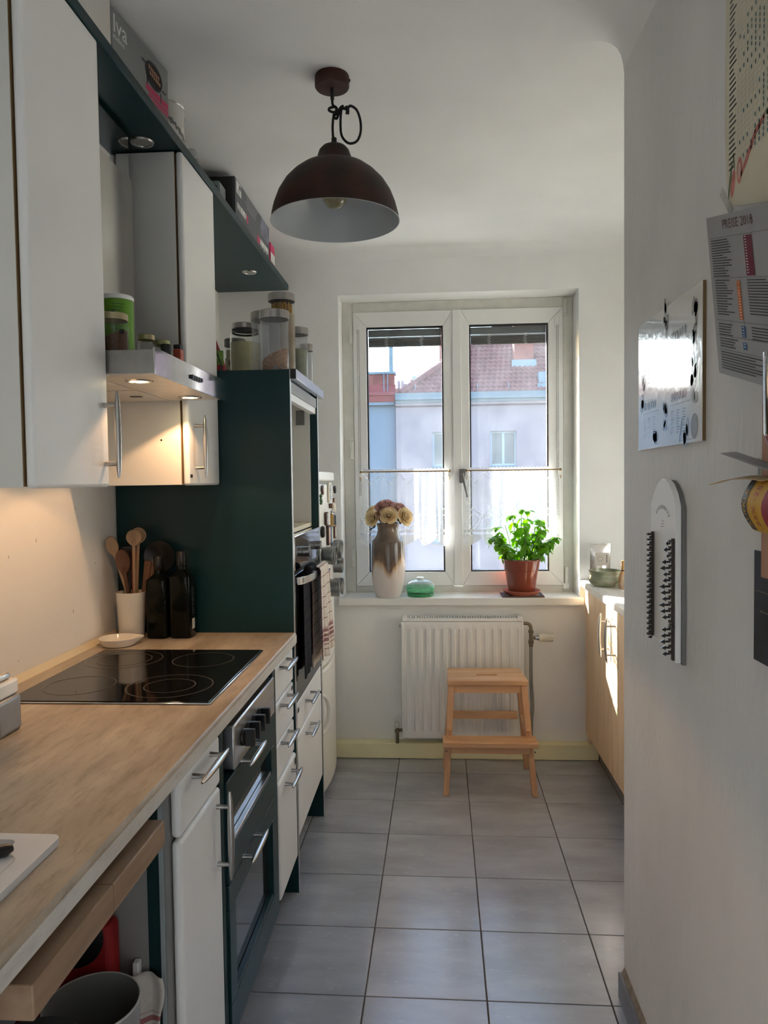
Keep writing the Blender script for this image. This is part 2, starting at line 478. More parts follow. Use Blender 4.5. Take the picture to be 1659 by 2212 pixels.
def sash(x0, x1, gx0, gx1, cord_x, cord_z0):
    z0, z1, gz0, gz1 = 0.854, 2.296, 0.928, 2.217
    yf, yb = YF - 0.012, YF + 0.06
    s = MB()
    # four mitred bars
    for q in (((x0, z0), (x1, z0), (gx1, gz0), (gx0, gz0)), ((x1, z0), (x1, z1), (gx1, gz1), (gx1, gz0)), ((x1, z1), (x0, z1), (gx0, gz1), (gx1, gz1)), ((x0, z1), (x0, z0), (gx0, gz0), (gx0, gz1))):
        s.prism(q, 'y', yf, yb)
    so = obj('sash', s, M['pvc'], win, bevel=0.004)
    b = MB()
    t = 0.007
    for (a0, a1, c0, c1) in ((gx0, gx0 + t, gz0, gz1), (gx1 - t, gx1, gz0, gz1), (gx0 + t, gx1 - t, gz1 - t, gz1), (gx0 + t, gx1 - t, gz0, gz0 + t)):
        b.box(a0, a1, yf + 0.006, yf + 0.034, c0, c1)
    obj('gasket', b, M['gasket'], so)
    for yp in (yf + 0.026, yf + 0.052):
        obj('pane', MB().box(gx0 + 0.004, gx1 - 0.004, yp, yp + 0.003, gz0 + 0.004, gz1 - 0.004), M['pane'], so)
    # venetian blind drawn up between the panes
    top = gz1 - 0.008
    obj('blind_box', MB().box(gx0 + 0.008, gx1 - 0.008, yf + 0.031, yf + 0.050, top - 0.036, top), M['blind'], so, bevel=0.002)
    for k in range(8):
        zz = top - 0.0405 - k * 0.0063
        obj('blind_slat', MB().prism([(yf + 0.031, zz), (yf + 0.040, zz + 0.0026), (yf + 0.050, zz), (yf + 0.050, zz - 0.0042), (yf + 0.040, zz - 0.0030), (yf + 0.031, zz - 0.0042)], 'x', gx0 + 0.009, gx1 - 0.009), M['slat'] if k else M['blindlight'], so)
    for fr in (0.26, 0.72):
        xx = gx0 + (gx1 - gx0) * fr
        pts = [(xx + 0.011 * math.sin(k * 1.9), yf + 0.030 + 0.002 * math.cos(k * 2.3), top - 0.036 - k * 0.0036) for k in range(16)]
        obj('ladder_tape', MB().tube(pts, 0.0016, 6), M['lightprint'], so)
    # ball-chain pull at the stile
    obj('chain_holder', MB().box(cord_x - 0.012, cord_x + 0.012, yf - 0.010, yf, 2.19, 2.245), M['pvc'], so, bevel=0.002)
    c = MB()
    zt = 2.20
    k = 0
    while zt - k * 0.0075 > cord_z0:
        zz = zt - k * 0.0075
        for dx in (-0.004, 0.004):
            c.lathe((cord_x + dx, yf - 0.012, zz), [(0.0004, -0.0026), (0.0022, 0), (0.0004, 0.0026)], 6)
        k += 1
    co = obj('pull_chain', c, M['chain'], so); co['kind'] = 'stuff'
    obj('chain_weight', MB().cyl((cord_x, yf - 0.012, cord_z0 - 0.02), (cord_x, yf - 0.012, cord_z0 + 0.01), 0.0035, 0.0025, 10), M['pvcgrey'], so)
    return so
M['blind'] = pm('blind_rail', S(118, 124, 124), 0.5, var=0.04)
M['slat'] = pm('blind_slats', S(96, 92, 80), 0.35, 0.3, var=0.1, scale=20)
M['blindlight'] = pm('blind_rail_edge', S(215, 222, 226), 0.25, 0.2, var=0.05)
M['chain'] = pm('ball_chain', S(84, 70, 58), 0.45, 0.4, var=0.1)
sash(-0.413, 0.107, -0.343, 0.058, -0.385, 1.33)
sash(0.150, 0.676, 0.194, 0.600, 0.645, 1.22)
# hinges of the left sash, turn hinge of the right one
for z in (2.18, 1.575, 1.00):
    h = obj('hinge', MB().cyl((-0.425, YF - 0.016, z - 0.045), (-0.425, YF - 0.016, z + 0.045), 0.009, n=12).box(-0.436, -0.415, YF - 0.010, YF, z - 0.05, z + 0.05), M['pvcgrey'], win, bevel=0.002)
obj('hinge', MB().cyl((0.688, YF - 0.016, 2.26), (0.688, YF - 0.016, 2.335), 0.010, n=12).box(0.676, 0.702, YF - 0.012, YF, 2.25, 2.34), M['pvcgrey'], win, bevel=0.003)
obj('hinge', MB().box(0.672, 0.703, YF - 0.014, YF, 0.835, 0.865).cyl((0.690, YF - 0.012, 0.86), (0.690, YF - 0.012, 0.95), 0.008, n=12), M['pvc'], win, bevel=0.002)
hd = obj('window_handle', MB().box(0.136, 0.165, YF - 0.032, YF - 0.022, 1.395, 1.468), M['handlemetal'] if 'handlemetal' in M else M['steel'], win, bevel=0.003)
obj('lever', MB().cyl((0.150, YF - 0.034, 1.440), (0.150, YF - 0.062, 1.440), 0.008, n=12).tube([(0.150, YF - 0.060, 1.444), (0.155, YF - 0.061, 1.42), (0.166, YF - 0.060, 1.37), (0.176, YF - 0.058, 1.322)], [0.009, 0.007, 0.006, 0.0045], 10), M['handlemetal'], hd)
# sill board
M['sill'] = pm('sill_lacquer', (0.76, 0.75, 0.71), 0.28, var=0.03, scale=4)
obj('window_sill', MB().box(WX0 + 0.001, WX1 - 0.001, YW - 0.001, YF + 0.02, 0.790, 0.818).box(-0.488, 0.742, 3.728, YW - 0.0005, 0.778, 0.818), M['sill'], win, bevel=0.005, seg=3)

# ------------------------------------------------------------------ curtains on their rods
def lace():
    m = bpy.data.materials.new('lace'); m.use_nodes = True
    nt = m.node_tree; N = nt.nodes.new; L = nt.links.new
    out = nt.nodes['Material Output']; nt.nodes.remove(nt.nodes['Principled BSDF'])
    uv = N('ShaderNodeUVMap'); sp = N('ShaderNodeSeparateXYZ'); L(uv.outputs[0], sp.inputs[0])
    def mth(op, a, b=None, c=None, clamp=False):
        n = N('ShaderNodeMath'); n.operation = op; n.use_clamp = clamp
        for i, q in enumerate((a, b, c)):
            if q is None: continue
            if isinstance(q, (int, float)): n.inputs[i].default_value = q
            else: L(q, n.inputs[i])
        return n.outputs[0]
    U, V = sp.outputs[0], sp.outputs[1]           # u in pattern repeats, v in 0..1 from hem to rod
    fu = mth('SUBTRACT', mth('FRACT', U), 0.5)
    au = mth('ABSOLUTE', fu)                       # 0 in the repeat's middle, .5 at its edge
    # lozenge band near the hem: |u|/.5 + |v-.24|/.17
    dv = mth('ABSOLUTE', mth('SUBTRACT', V, 0.30))
    dia = mth('ADD', mth('MULTIPLY', au, 2.0), mth('DIVIDE', dv, 0.20))
    ring = lambda d, c, w: mth('LESS_THAN', mth('ABSOLUTE', mth('SUBTRACT', d, c)), w)
    outline = mth('MAXIMUM', ring(dia, 0.95, 0.05), ring(dia, 0.55, 0.05))
    dv2 = mth('ADD', mth('MULTIPLY', au, 0.22), V)  # zigzag parallel to the hem
    hem = mth('MAXIMUM', ring(dv2, 0.20, 0.016), mth('LESS_THAN', dv2, 0.15))
    pel = ring(mth('SUBTRACT', V, mth('MULTIPLY', au, 0.26)), 0.80, 0.008)
    solid = mth('MAXIMUM', mth('MAXIMUM', outline, hem), pel)
    # open net inside the lozenges and in the pelmet band
    gx = mth('FRACT', mth('MULTIPLY', U, 14.0)); gy = mth('FRACT', mth('MULTIPLY', V, 46.0))
    hole = mth('MULTIPLY', mth('LESS_THAN', mth('ABSOLUTE', mth('SUBTRACT', gx, 0.5)), 0.27), mth('LESS_THAN', mth('ABSOLUTE', mth('SUBTRACT', gy, 0.5)), 0.27))
    band = mth('MAXIMUM', mth('MULTIPLY', mth('LESS_THAN', V, 0.52), mth('GREATER_THAN', dia, 0.0)), mth('GREATER_THAN', mth('SUBTRACT', V, mth('MULTIPLY', au, 0.26)), 0.80))
    inband = mth('MULTIPLY', hole, band)
    dens = mth('ADD', 0.32, mth('MULTIPLY', solid, 0.50))
    dens = mth('SUBTRACT', dens, mth('MULTIPLY', mth('MULTIPLY', inband, mth('SUBTRACT', 1.0, solid)), 0.26))
    rod = mth('GREATER_THAN', V, 0.955)
    dens = mth('MAXIMUM', dens, mth('MULTIPLY', rod, 0.8))
    df = N('ShaderNodeBsdfDiffuse'); df.inputs[0].default_value = (0.80, 0.80, 0.81, 1)
    tl = N('ShaderNodeBsdfTranslucent'); tl.inputs[0].default_value = (0.82, 0.82, 0.82, 1)
    m1 = N('ShaderNodeMixShader'); m1.inputs[0].default_value = 0.12; L(df.outputs[0], m1.inputs[1]); L(tl.outputs[0], m1.inputs[2])
    tr = N('ShaderNodeBsdfTransparent')
    m2 = N('ShaderNodeMixShader'); L(dens, m2.inputs[0]); L(tr.outputs[0], m2.inputs[1]); L(m1.outputs[0], m2.inputs[2])
    L(m2.outputs[0], out.inputs[0])
    return m
M['lace'] = lace()
M['brass'] = pm('brass_rod', S(150, 118, 70), 0.35, 0.8, var=0.08)

def curtain(x0, x1, bx0, bx1, reps, amp, phase, label):
    zr, zb, yc = 1.459, 1.085, 3.882
    mb = MB()
    NU, NV = 240, 26
    def fn(u, v):
        fold = math.sin(u * reps * 2 * PI * 1.05 + phase) * 0.6 + math.sin(u * reps * 2 * PI * 2.3 + phase * 2 + 1.3) * 0.4
        k = 1 - v
        squeeze = 0.010 * math.sin(u * 31 + phase) * k
        xx = (x0 + (x1 - x0) * u) * v + (bx0 + (bx1 - bx0) * u) * k + squeeze
        a = abs((u * reps) % 1.0 - 0.5)
        hemz = zb + 0.045 * (a * 2) - 0.018
        zt = zr + 0.014 + 0.003 * math.sin(u * 140 + phase)
        y = yc + fold * amp * (0.30 + 0.70 * k) * (0.25 if v > 0.93 else 1)
        return (xx, y, hemz + (zt - hemz) * v)
    mb.sheet(fn, NU, NV, 0, uv=True)
    for key, (a, b) in list(mb.uv.items()): mb.uv[key] = (a * reps, b)
    t = thing('lace_curtain', label, 'curtain', ((x0 + x1) / 2, yc, zb), 'lace half curtains on the window')
    obj('fabric', mb, M['lace'], t)
    return t
def rod(x0, x1, label):
    t = thing('curtain_rod', label, 'rod', (x0, 3.882, 1.45), 'curtain rods')
    obj('rod', MB().cyl((x0, 3.882, 1.459), (x1, 3.882, 1.459), 0.0032, n=10), M['brass'], t)
    for x in (x0, x1):
        obj('finial', MB().ball((x, 3.882, 1.459), 0.0065, 10), M['brass'], t)
        obj('bracket', MB().box(x - 0.008, x + 0.008, 3.884, YF - 0.0125, 1.43, 1.468), M['pvc'], t, bevel=0.002)
        obj('hook', MB().tube([(x, 3.880, 1.43), (x, 3.878, 1.418), (x, 3.884, 1.414)], 0.0022, 8), M['brass'], t)
rod(-0.379, 0.085, 'thin brass curtain rod across the left window sash')
rod(0.174, 0.655, 'thin brass curtain rod across the right window sash')
curtain(-0.365, 0.070, -0.395, 0.072, 4.6, 0.013, 0.4, 'white lace half curtain on the left sash behind the vase of roses')
curtain(0.180, 0.600, 0.145, 0.640, 4.9, 0.013, 2.1, 'white lace half curtain on the right sash behind the basil plant')
# ------------------------------------------------------------------ left run: shared builders
def bow_handle(parent, c, axis, half, posts, label=None, mat='chrome', depth=0.030):
    """spindle bar on two tapered posts, standing off a front that faces +X; c is on the front"""
    c = Vector(c)
    ax = Vector((0, 1, 0)) if axis == 'y' else Vector((0, 0, 1))
    o = Vector((1, 0, 0))
    mb = MB()
    k = 13
    pts, rr = [], []
    for i in range(k):
        t = -1 + 2 * i / (k - 1)
        pts.append(c + ax * (half * t) + o * (depth + 0.0008 * (1 - t * t)))
        rr.append(0.0022 + 0.0052 * math.sqrt(max(0, 1 - t * t)))
    mb.tube(pts, rr, 12)
    for s in posts:
        p = c + ax * s
        mb.tube([p - o * 0.0005, p + o * 0.012, p + o * (depth + 0.002)], [0.0062, 0.0050, 0.0040], 12)
    h = obj('handle', mb, M[mat], parent)
    if label: h['label'] = label
    return h

def door(parent, name, x, y0, y1, z0, z1, mat='white', th=0.020, bev=0.009):
    """slab with a softly rounded rim, front face at x"""
    return obj(name, MB().box(x - th, x, y0, y1, z0, z1), M[mat], parent, bevel=bev, seg=4)

FX = -0.480
# ---- worktop
def worktop_mat(name, a, b, c):
    m = pm(name, a, 0.38, var=0, col2=b, scale=16, stretch=(1.0, 0.22, 1), detail=9, roughvar=0.06, lo=0.32, hi=0.7)
    nt = m.node_tree; N = nt.nodes.new; L = nt.links.new
    bs = nt.nodes['Principled BSDF']; rp = next(n for n in nt.nodes if n.type == 'VALTORGB'); mp = next(n for n in nt.nodes if n.type == 'MAPPING')
    mp.inputs['Rotation'].default_value = (0, 0, R(14))
    n2 = N('ShaderNodeTexNoise'); n2.inputs['Scale'].default_value = 52; n2.inputs['Detail'].default_value = 9; n2.inputs['Roughness'].default_value = 0.75
    L(mp.outputs[0], n2.inputs[0])
    mr = N('ShaderNodeMapRange'); mr.inputs[1].default_value = 0.47; mr.inputs[2].default_value = 0.74; mr.inputs[4].default_value = 0.8
    L(n2.outputs['Fac'], mr.inputs[0])
    mx = N('ShaderNodeMix'); mx.data_type = 'RGBA'
    L(mr.outputs[0], mx.inputs[0]); L(rp.outputs[0], mx.inputs[6]); mx.inputs[7].default_value = (*c, 1)
    L(mx.outputs[2], bs.inputs['Base Color'])
    return m
M['worktop'] = worktop_mat('travertine_laminate', S(158, 143, 124), S(192, 179, 160), S(124, 108, 90))
M['worktop2'] = worktop_mat('pale_laminate', S(208, 202, 192), S(226, 222, 214), S(186, 178, 166))
WT = 0.902
t = thing('worktop', 'long beige stone-effect worktop with the hob set in it', 'worktop', (-0.77, 1.5, WT - 0.036))
prof = [(XL + 0.002, WT - 0.036), (-0.4685, WT - 0.036), (-0.468, WT - 0.0355), (-0.468, WT - 0.008), (-0.4695, WT - 0.003), (-0.473, WT), (XL + 0.002, WT)]
obj('slab', MB().prism(prof, 'y', 0.30, 2.468), M['worktop'], t)
obj('edge_strip', MB().box(-0.4682, -0.4672, 0.30, 2.468, WT - 0.034, WT - 0.009), M['worktop2'], t)
obj('end_panel', MB().box(XL + 0.003, -0.49, 0.60, 0.70, 0.0005, 0.8655), M['whiteedge'], t)  # unseen panel added to keep light out of the open niche
obj('wall_strip', MB().prism([(XL + 0.0025, WT + 0.0002), (XL + 0.016, WT + 0.0002), (XL + 0.0025, WT + 0.018)], 'y', 0.30, 2.466), M['cream'], t)

# ---- hob
hb = thing('ceramic_hob', 'black glass ceramic hob with steel rim in the worktop', 'hob', (-0.765, 1.92, WT))
obj('rim', MB().box(-1.012, -0.516, 1.652, 2.192, WT + 0.0005, WT + 0.0045), M['steelmirror'], hb, bevel=0.002)
obj('glass', MB().box(-1.007, -0.522, 1.658, 2.186, WT + 0.0046, WT + 0.0062), M['blackglass'], hb, bevel=0.0005)
M['ringprint'] = pm('ring_print', S(74, 72, 72), 0.3, var=0.05)
def ring(mb, cx, cy, r, wd=0.0016, n=48, sx=1.0):
    vs, fs = [], []
    for i in range(n):
        a = 2 * PI * i / n
        for q in (r - wd, r + wd):
            vs.append((cx + q * math.cos(a), cy + q * math.sin(a) * sx, WT + 0.0066))
    for i in range(n):
        j = (i + 1) % n
        fs.append((2 * i, 2 * i + 1, 2 * j + 1, 2 * j))
    mb.add(vs, fs)
for (cx, cy, rr_) in ((-0.66, 1.79, (0.105, 0.062)), (-0.89, 1.79, (0.085,)), (-0.66, 2.06, (0.085,)), (-0.89, 2.06, (0.105, 0.075))):
    r_ = MB()
    for q in rr_: ring(r_, cx, cy, q)
    obj('cooking_zone', r_, M['ringprint'], hb)

# ---- wall unit between: base unit with drawer and door (white)
bu = thing('base_cupboard', 'white base cupboard with one drawer and one door left of the teal unit', 'cupboard', (-0.78, 1.47, 0))
cb = MB().box(XL + 0.003, -0.545, 1.335, 1.351, 0.0005, 0.865).box(XL + 0.003, -0.503, 1.351, 1.597, 0.13, 0.865)
obj('carcass', cb, M['shadeside'], bu)
obj('corner_post', MB().box(-0.545, -0.522, 1.333, 1.351, 0.0005, 0.865), M['tealmatt'], bu)
obj('edge_trim', MB().box(-0.5215, -0.512, 1.331, 1.351, 0.0005, 0.865), M['lightstrip'], bu, bevel=0.001)
obj('front_post', MB().box(-0.5115, -0.5015, 1.334, 1.351, 0.0005, 0.865), M['shadeside'], bu)
obj('plinth', MB().box(-0.565, -0.55, 1.352, 1.60, 0.0005, 0.13), M['dgrey'], bu)
d = door(bu, 'drawer', FX, 1.338, 1.600, 0.743, 0.853)
bow_handle(d, (FX, 1.471, 0.836 - 0.035 + 0.033), 'y', 0.092, (-0.058, 0.058))
d = door(bu, 'door', FX, 1.338, 1.600, 0.135, 0.737)
bow_handle(d, (FX, 1.566, 0.640), 'z', 0.098, (-0.064, 0.064))

# ---- teal unit under the hob
tu = thing('hob_unit', 'teal base unit with steel control panel and two glass pull-outs under the hob', 'cupboard', (-0.78, 1.90, 0))
obj('carcass', MB().box(XL + 0.003, -0.512, 1.604, 2.172, 0.115, 0.864), M['tealmatt'], tu)
obj('plinth', MB().box(-0.575, -0.56, 1.604, 2.172, 0.0005, 0.114), M['dgrey'], tu)
obj('side_stile', MB().box(-0.512, -0.482, 1.604, 1.632, 0.115, 0.864), M['teal'], tu, bevel=0.002)
obj('side_stile', MB().box(-0.512, -0.478, 2.130, 2.172, 0.115, 0.864), M['teal'], tu, bevel=0.002)
cp = obj('control_panel', MB().box(-0.5115, -0.472, 1.690, 2.128, 0.735, 0.842), M['steel'], tu, bevel=0.004)
for y in (1.762, 1.816, 1.872, 1.930):
    k = obj('knob', MB().lathe((-0.4718, y, 0.790), [(0.0001, 0), (0.021, 0), (0.020, 0.006), (0.0125, 0.008), (0.0001, 0.008)], 24, ax='x').box(-0.465, -0.440, y - 0.006, y + 0.006, 0.769, 0.811), M['black'], cp, bevel=0.0015)
for (z1, zb_, gl0, z0) in ((0.728, 0.640, 0.566, 0.490), (0.486, 0.425, 0.205, 0.118)):
    fr = MB()
    y0, y1, gy0, gy1 = 1.635, 2.127, 1.69, 2.07
    fr.box(-0.510, FX + 0.004, y0, y1, zb_, z1); fr.box(-0.510, FX + 0.004, y0, y1, z0, gl0)
    fr.box(-0.510, FX + 0.004, y0, gy0, gl0, zb_); fr.box(-0.510, FX + 0.004, gy1 + 0.02, y1, gl0, zb_)
    po = obj('pull_out', fr, M['teal'], tu, bevel=0.002)
    obj('glass_front', MB().box(-0.506, -0.492, gy0, gy1 + 0.02, gl0, zb_), M['darkglass'], po)
    obj('glazing_bar', MB().box(-0.4915, FX + 0.002, gy0, gy1 + 0.02, gl0, gl0 + 0.010), M['steel'] if z1 > 0.6 else M['teal'], po, bevel=0.001)
    bow_handle(po, (FX + 0.004, 1.815, z1 + (0.016 if z1 > 0.6 else 0.020) - 0.012), 'y', 0.086, (-0.057, 0.057))
# ---- drawer unit
du = thing('drawer_unit', 'narrow white unit of three drawers above a small door beside the tall oven housing', 'drawers', (-0.78, 2.32, 0))
obj('carcass', MB().box(XL + 0.003, -0.503, 2.177, 2.464, 0.13, 0.864), M['tealmatt'], du)
obj('plinth', MB().box(-0.575, -0.56, 2.177, 2.464, 0.0005, 0.13), M['dgrey'], du)
M['badge'] = pm('badge', (0.02, 0.02, 0.02), 0.4)
for i, (z0, z1) in enumerate(((0.745, 0.853), (0.617, 0.738), (0.503, 0.610))):
    d = door(du, 'drawer', FX, 2.180, 2.460, z0, z1, bev=0.006)
    bow_handle(d, (FX, 2.300, (0.838, 0.721, 0.602)[i]), 'y', 0.086, (-0.055, 0.055))
    if i == 1: obj('badge', MB().box(FX, FX + 0.0008, 2.425, 2.448, 0.715, 0.728), M['badge'], d)
d = door(du, 'door', FX + 0.006, 2.180, 2.460, 0.135, 0.497, th=0.026)
bow_handle(d, (FX + 0.006, 2.318, 0.466), 'y', 0.080, (-0.054, 0.054))
obj('badge', MB().box(FX + 0.006, FX + 0.0068, 2.425, 2.448, 0.462, 0.484), M['badge'], d)

# ---- tall oven housing
tw = thing('oven_housing', 'tall dark teal oven housing with an open niche above the oven', 'cupboard', (-0.78, 2.77, 0))
TX = -0.474
for y0, y1 in ((2.470, 2.488), (3.052, 3.070)):
    sp = obj('side_panel', MB().box(XL + 0.003, TX - 0.0015, y0, y1, 0.0005, 1.788), M['teal'], tw)
    obj('edge_band', MB().box(TX - 0.0015, TX, y0, y1, 0.0005, 1.788), M['steel'], sp)
obj('niche', MB().box(XL + 0.02, XL + 0.03, 2.4885, 3.0515, 1.23, 1.77).box(XL + 0.03, -0.506, 2.4885, 2.498, 1.245, 1.752).box(XL + 0.03, -0.506, 3.042, 3.0515, 1.245, 1.752)
    .box(XL + 0.03, -0.506, 2.4885, 3.0515, 1.752, 1.770), M['whiteedge'], tw)
obj('niche_floor', MB().box(XL + 0.03, -0.506, 2.4885, 3.0515, 1.228, 1.2445), M['cream'], tw)
obj('top_board', MB().box(XL + 0.003, TX - 0.03, 2.4885, 3.0515, 1.771, 1.788), M['tealmatt'], tw)
rl = obj('top_rail', MB().box(TX - 0.002, TX + 0.020, 2.480, 3.105, 1.757, 1.791), M['railblue'] if 'railblue' in M else M['steel'], tw, bevel=0.003)
obj('end_cap', MB().box(TX - 0.012, TX + 0.0195, 2.474, 2.4798, 1.757, 1.790), M['black'], rl, bevel=0.002)
obj('light_valance', MB().box(-0.505, TX - 0.004, 2.4885, 3.0515, 1.715, 1.7515), M['grey'], tw)
obj('valance_edge', MB().box(-0.504, TX - 0.008, 2.4885, 3.0515, 1.690, 1.7145), M['white'], tw)
hg = obj('hinge_plate', MB().box(-0.56, -0.525, 3.030, 3.0418, 1.645, 1.705), M['grey'], tw, bevel=0.002)
for z in (1.60, 1.30): obj('screw_hole', MB().cyl((-0.508, 2.4982, z), (-0.508, 2.4995, z), 0.004, n=10), M['black'], tw)
d = door(tw, 'drawer', TX - 0.003, 2.4895, 3.0505, 0.536, 0.646, bev=0.006)
bow_handle(d, (TX - 0.003, 2.727, 0.607), 'y', 0.088, (-0.056, 0.056))
obj('badge', MB().box(TX - 0.003, TX - 0.0022, 2.515, 2.540, 0.610, 0.626), M['badge'], d)
d = door(tw, 'door', TX - 0.003, 2.4895, 3.0505, 0.178, 0.529, bev=0.006)
bow_handle(d, (TX - 0.003, 2.717, 0.490), 'y', 0.088, (-0.056, 0.056))
obj('plinth', MB().box(-0.60, -0.585, 2.4885, 3.0515, 0.0005, 0.17), M['dgrey'], tw)
obj('base_board', MB().box(XL + 0.003, -0.500, 2.4885, 3.0515, 0.176, 0.19), M['tealmatt'], tw)

# ---- built-in oven
ov = thing('built_in_oven', 'black glass built-in oven with steel controls in the tall housing', 'oven', (-0.78, 2.77, 0.655))
obj('body', MB().box(XL + 0.05, -0.500, 2.4995, 3.041, 0.656, 1.222), M['dgrey'], ov)
pnl = obj('control_panel', MB().box(-0.4995, TX + 0.002, 2.4895, 3.0505, 1.108, 1.226), M['steelmirror'], ov, bevel=0.002)
for y in (2.655, 2.925):
    obj('knob', MB().lathe((TX + 0.0022, y, 1.160), [(0.0001, 0), (0.0185, 0), (0.0172, 0.022), (0.0001, 0.022)], 28, ax='x').box(TX + 0.0245, TX + 0.027, y - 0.006, y + 0.006, 1.142, 1.178), M['knobsteel'], pnl, bevel=0.002)
obj('vent_slot', MB().box(-0.4995, TX - 0.006, 2.4895, 3.0505, 1.094, 1.1075), M['black'], ov)
dr = obj('door', MB().box(-0.4995, TX + 0.002, 2.4895, 3.0505, 0.728, 1.0935), M['blackglass'], ov, bevel=0.002)
obj('lower_panel', MB().box(-0.4995, TX, 2.4895, 3.0505, 0.652, 0.727), M['darksteel'] if 'darksteel' in M else M['dgrey'], ov, bevel=0.001)
hz = 1.072
hp = []
for i in range(15):
    u = -1 + 2 * i / 14
    hp.append((TX + 0.012 + 0.026 * (1 - abs(u) ** 4), 2.77 + 0.268 * u, hz))
bar = MB()
for i in range(14):
    a, b = Vector(hp[i]), Vector(hp[i + 1])
    w_ = Vector((0, 0, 0.0125)); th = Vector((0.005, 0, 0))
    vs = [a - w_ - th, a - w_ + th, a + w_ + th, a + w_ - th, b - w_ - th, b - w_ + th, b + w_ + th, b + w_ - th]
    bar.add(vs, [(0, 1, 5, 4), (1, 2, 6, 5), (2, 3, 7, 6), (3, 0, 4, 7)])
    if i == 0: bar.add(vs[:4], [(3, 2, 1, 0)])
    if i == 13: bar.add(vs[4:], [(0, 1, 2, 3)])
for y in (2.535, 3.005):
    bar.box(TX + 0.0022, TX + 0.030, y - 0.010, y + 0.010, hz - 0.009, hz + 0.009)
obj('handle', bar, M['chrome'], dr)

# ---- towels over the oven handle
M['towel_dark'] = pm('charcoal_cloth', S(44, 44, 48), 0.95, var=0.15, scale=40, bump=0.3, bscale=300, spec=0.1)
def check_cloth(name, base, line, band, scale_y, n_bands=True):
    """woven cloth: thin check lines, a few wide stripes near the hem; uv in metres"""
    m = pm(name, base, 0.95, var=0.05, scale=60, bump=0.25, bscale=320, spec=0.1)
    nt = m.node_tree; N = nt.nodes.new; L = nt.links.new
    b = nt.nodes['Principled BSDF']; rp = next(n for n in nt.nodes if n.type == 'VALTORGB')
    uv = N('ShaderNodeUVMap'); sp = N('ShaderNodeSeparateXYZ'); L(uv.outputs[0], sp.inputs[0])
    def stripe(src, period, width, phase=0.0):
        a = N('ShaderNodeMath'); a.operation = 'MULTIPLY_ADD'; a.inputs[1].default_value = 1 / period; a.inputs[2].default_value = phase; L(src, a.inputs[0])
        f = N('ShaderNodeMath'); f.operation = 'FRACT'; L(a.outputs[0], f.inputs[0])
        c = N('ShaderNodeMath'); c.operation = 'LESS_THAN'; c.inputs[1].default_value = width / period; L(f.outputs[0], c.inputs[0])
        return c.outputs[0]
    def mx(a, b_):
        n = N('ShaderNodeMath'); n.operation = 'MAXIMUM'; L(a, n.inputs[0]); L(b_, n.inputs[1]); return n.outputs[0]
    lines = mx(stripe(sp.outputs[0], 0.034, 0.0026), stripe(sp.outputs[1], 0.040, 0.0026, 0.3))
    m1 = N('ShaderNodeMix'); m1.data_type = 'RGBA'; L(lines, m1.inputs[0]); L(rp.outputs[0], m1.inputs[6]); m1.inputs[7].default_value = (*line, 1)
    lt = N('ShaderNodeMath'); lt.operation = 'LESS_THAN'; lt.inputs[1].default_value = 0.115; L(sp.outputs[1], lt.inputs[0])
    gt = N('ShaderNodeMath'); gt.operation = 'GREATER_THAN'; gt.inputs[1].default_value = 0.045; L(sp.outputs[1], gt.inputs[0])
    st = stripe(sp.outputs[1], 0.019, 0.011)
    p1 = N('ShaderNodeMath'); p1.operation = 'MULTIPLY'; L(lt.outputs[0], p1.inputs[0]); L(gt.outputs[0], p1.inputs[1])
    p2 = N('ShaderNodeMath'); p2.operation = 'MULTIPLY'; L(p1.outputs[0], p2.inputs[0]); L(st, p2.inputs[1])
    p3 = N('ShaderNodeMath'); p3.operation = 'MULTIPLY'; L(p2.outputs[0], p3.inputs[0]); p3.inputs[1].default_value = 0.8
    m2 = N('ShaderNodeMix'); m2.data_type = 'RGBA'; L(p3.outputs[0], m2.inputs[0]); L(m1.outputs[2], m2.inputs[6]); m2.inputs[7].default_value = (*band, 1)
    L(m2.outputs[2], b.inputs['Base Color'])
    return m
M['towel_check'] = check_cloth('burgundy_check_cloth', S(216, 206, 192), S(122, 78, 84), S(118, 52, 66), 1)
M['towel_grey'] = check_cloth('dark_check_cloth', S(52, 52, 56), S(28, 28, 32), S(40, 40, 44), 1)

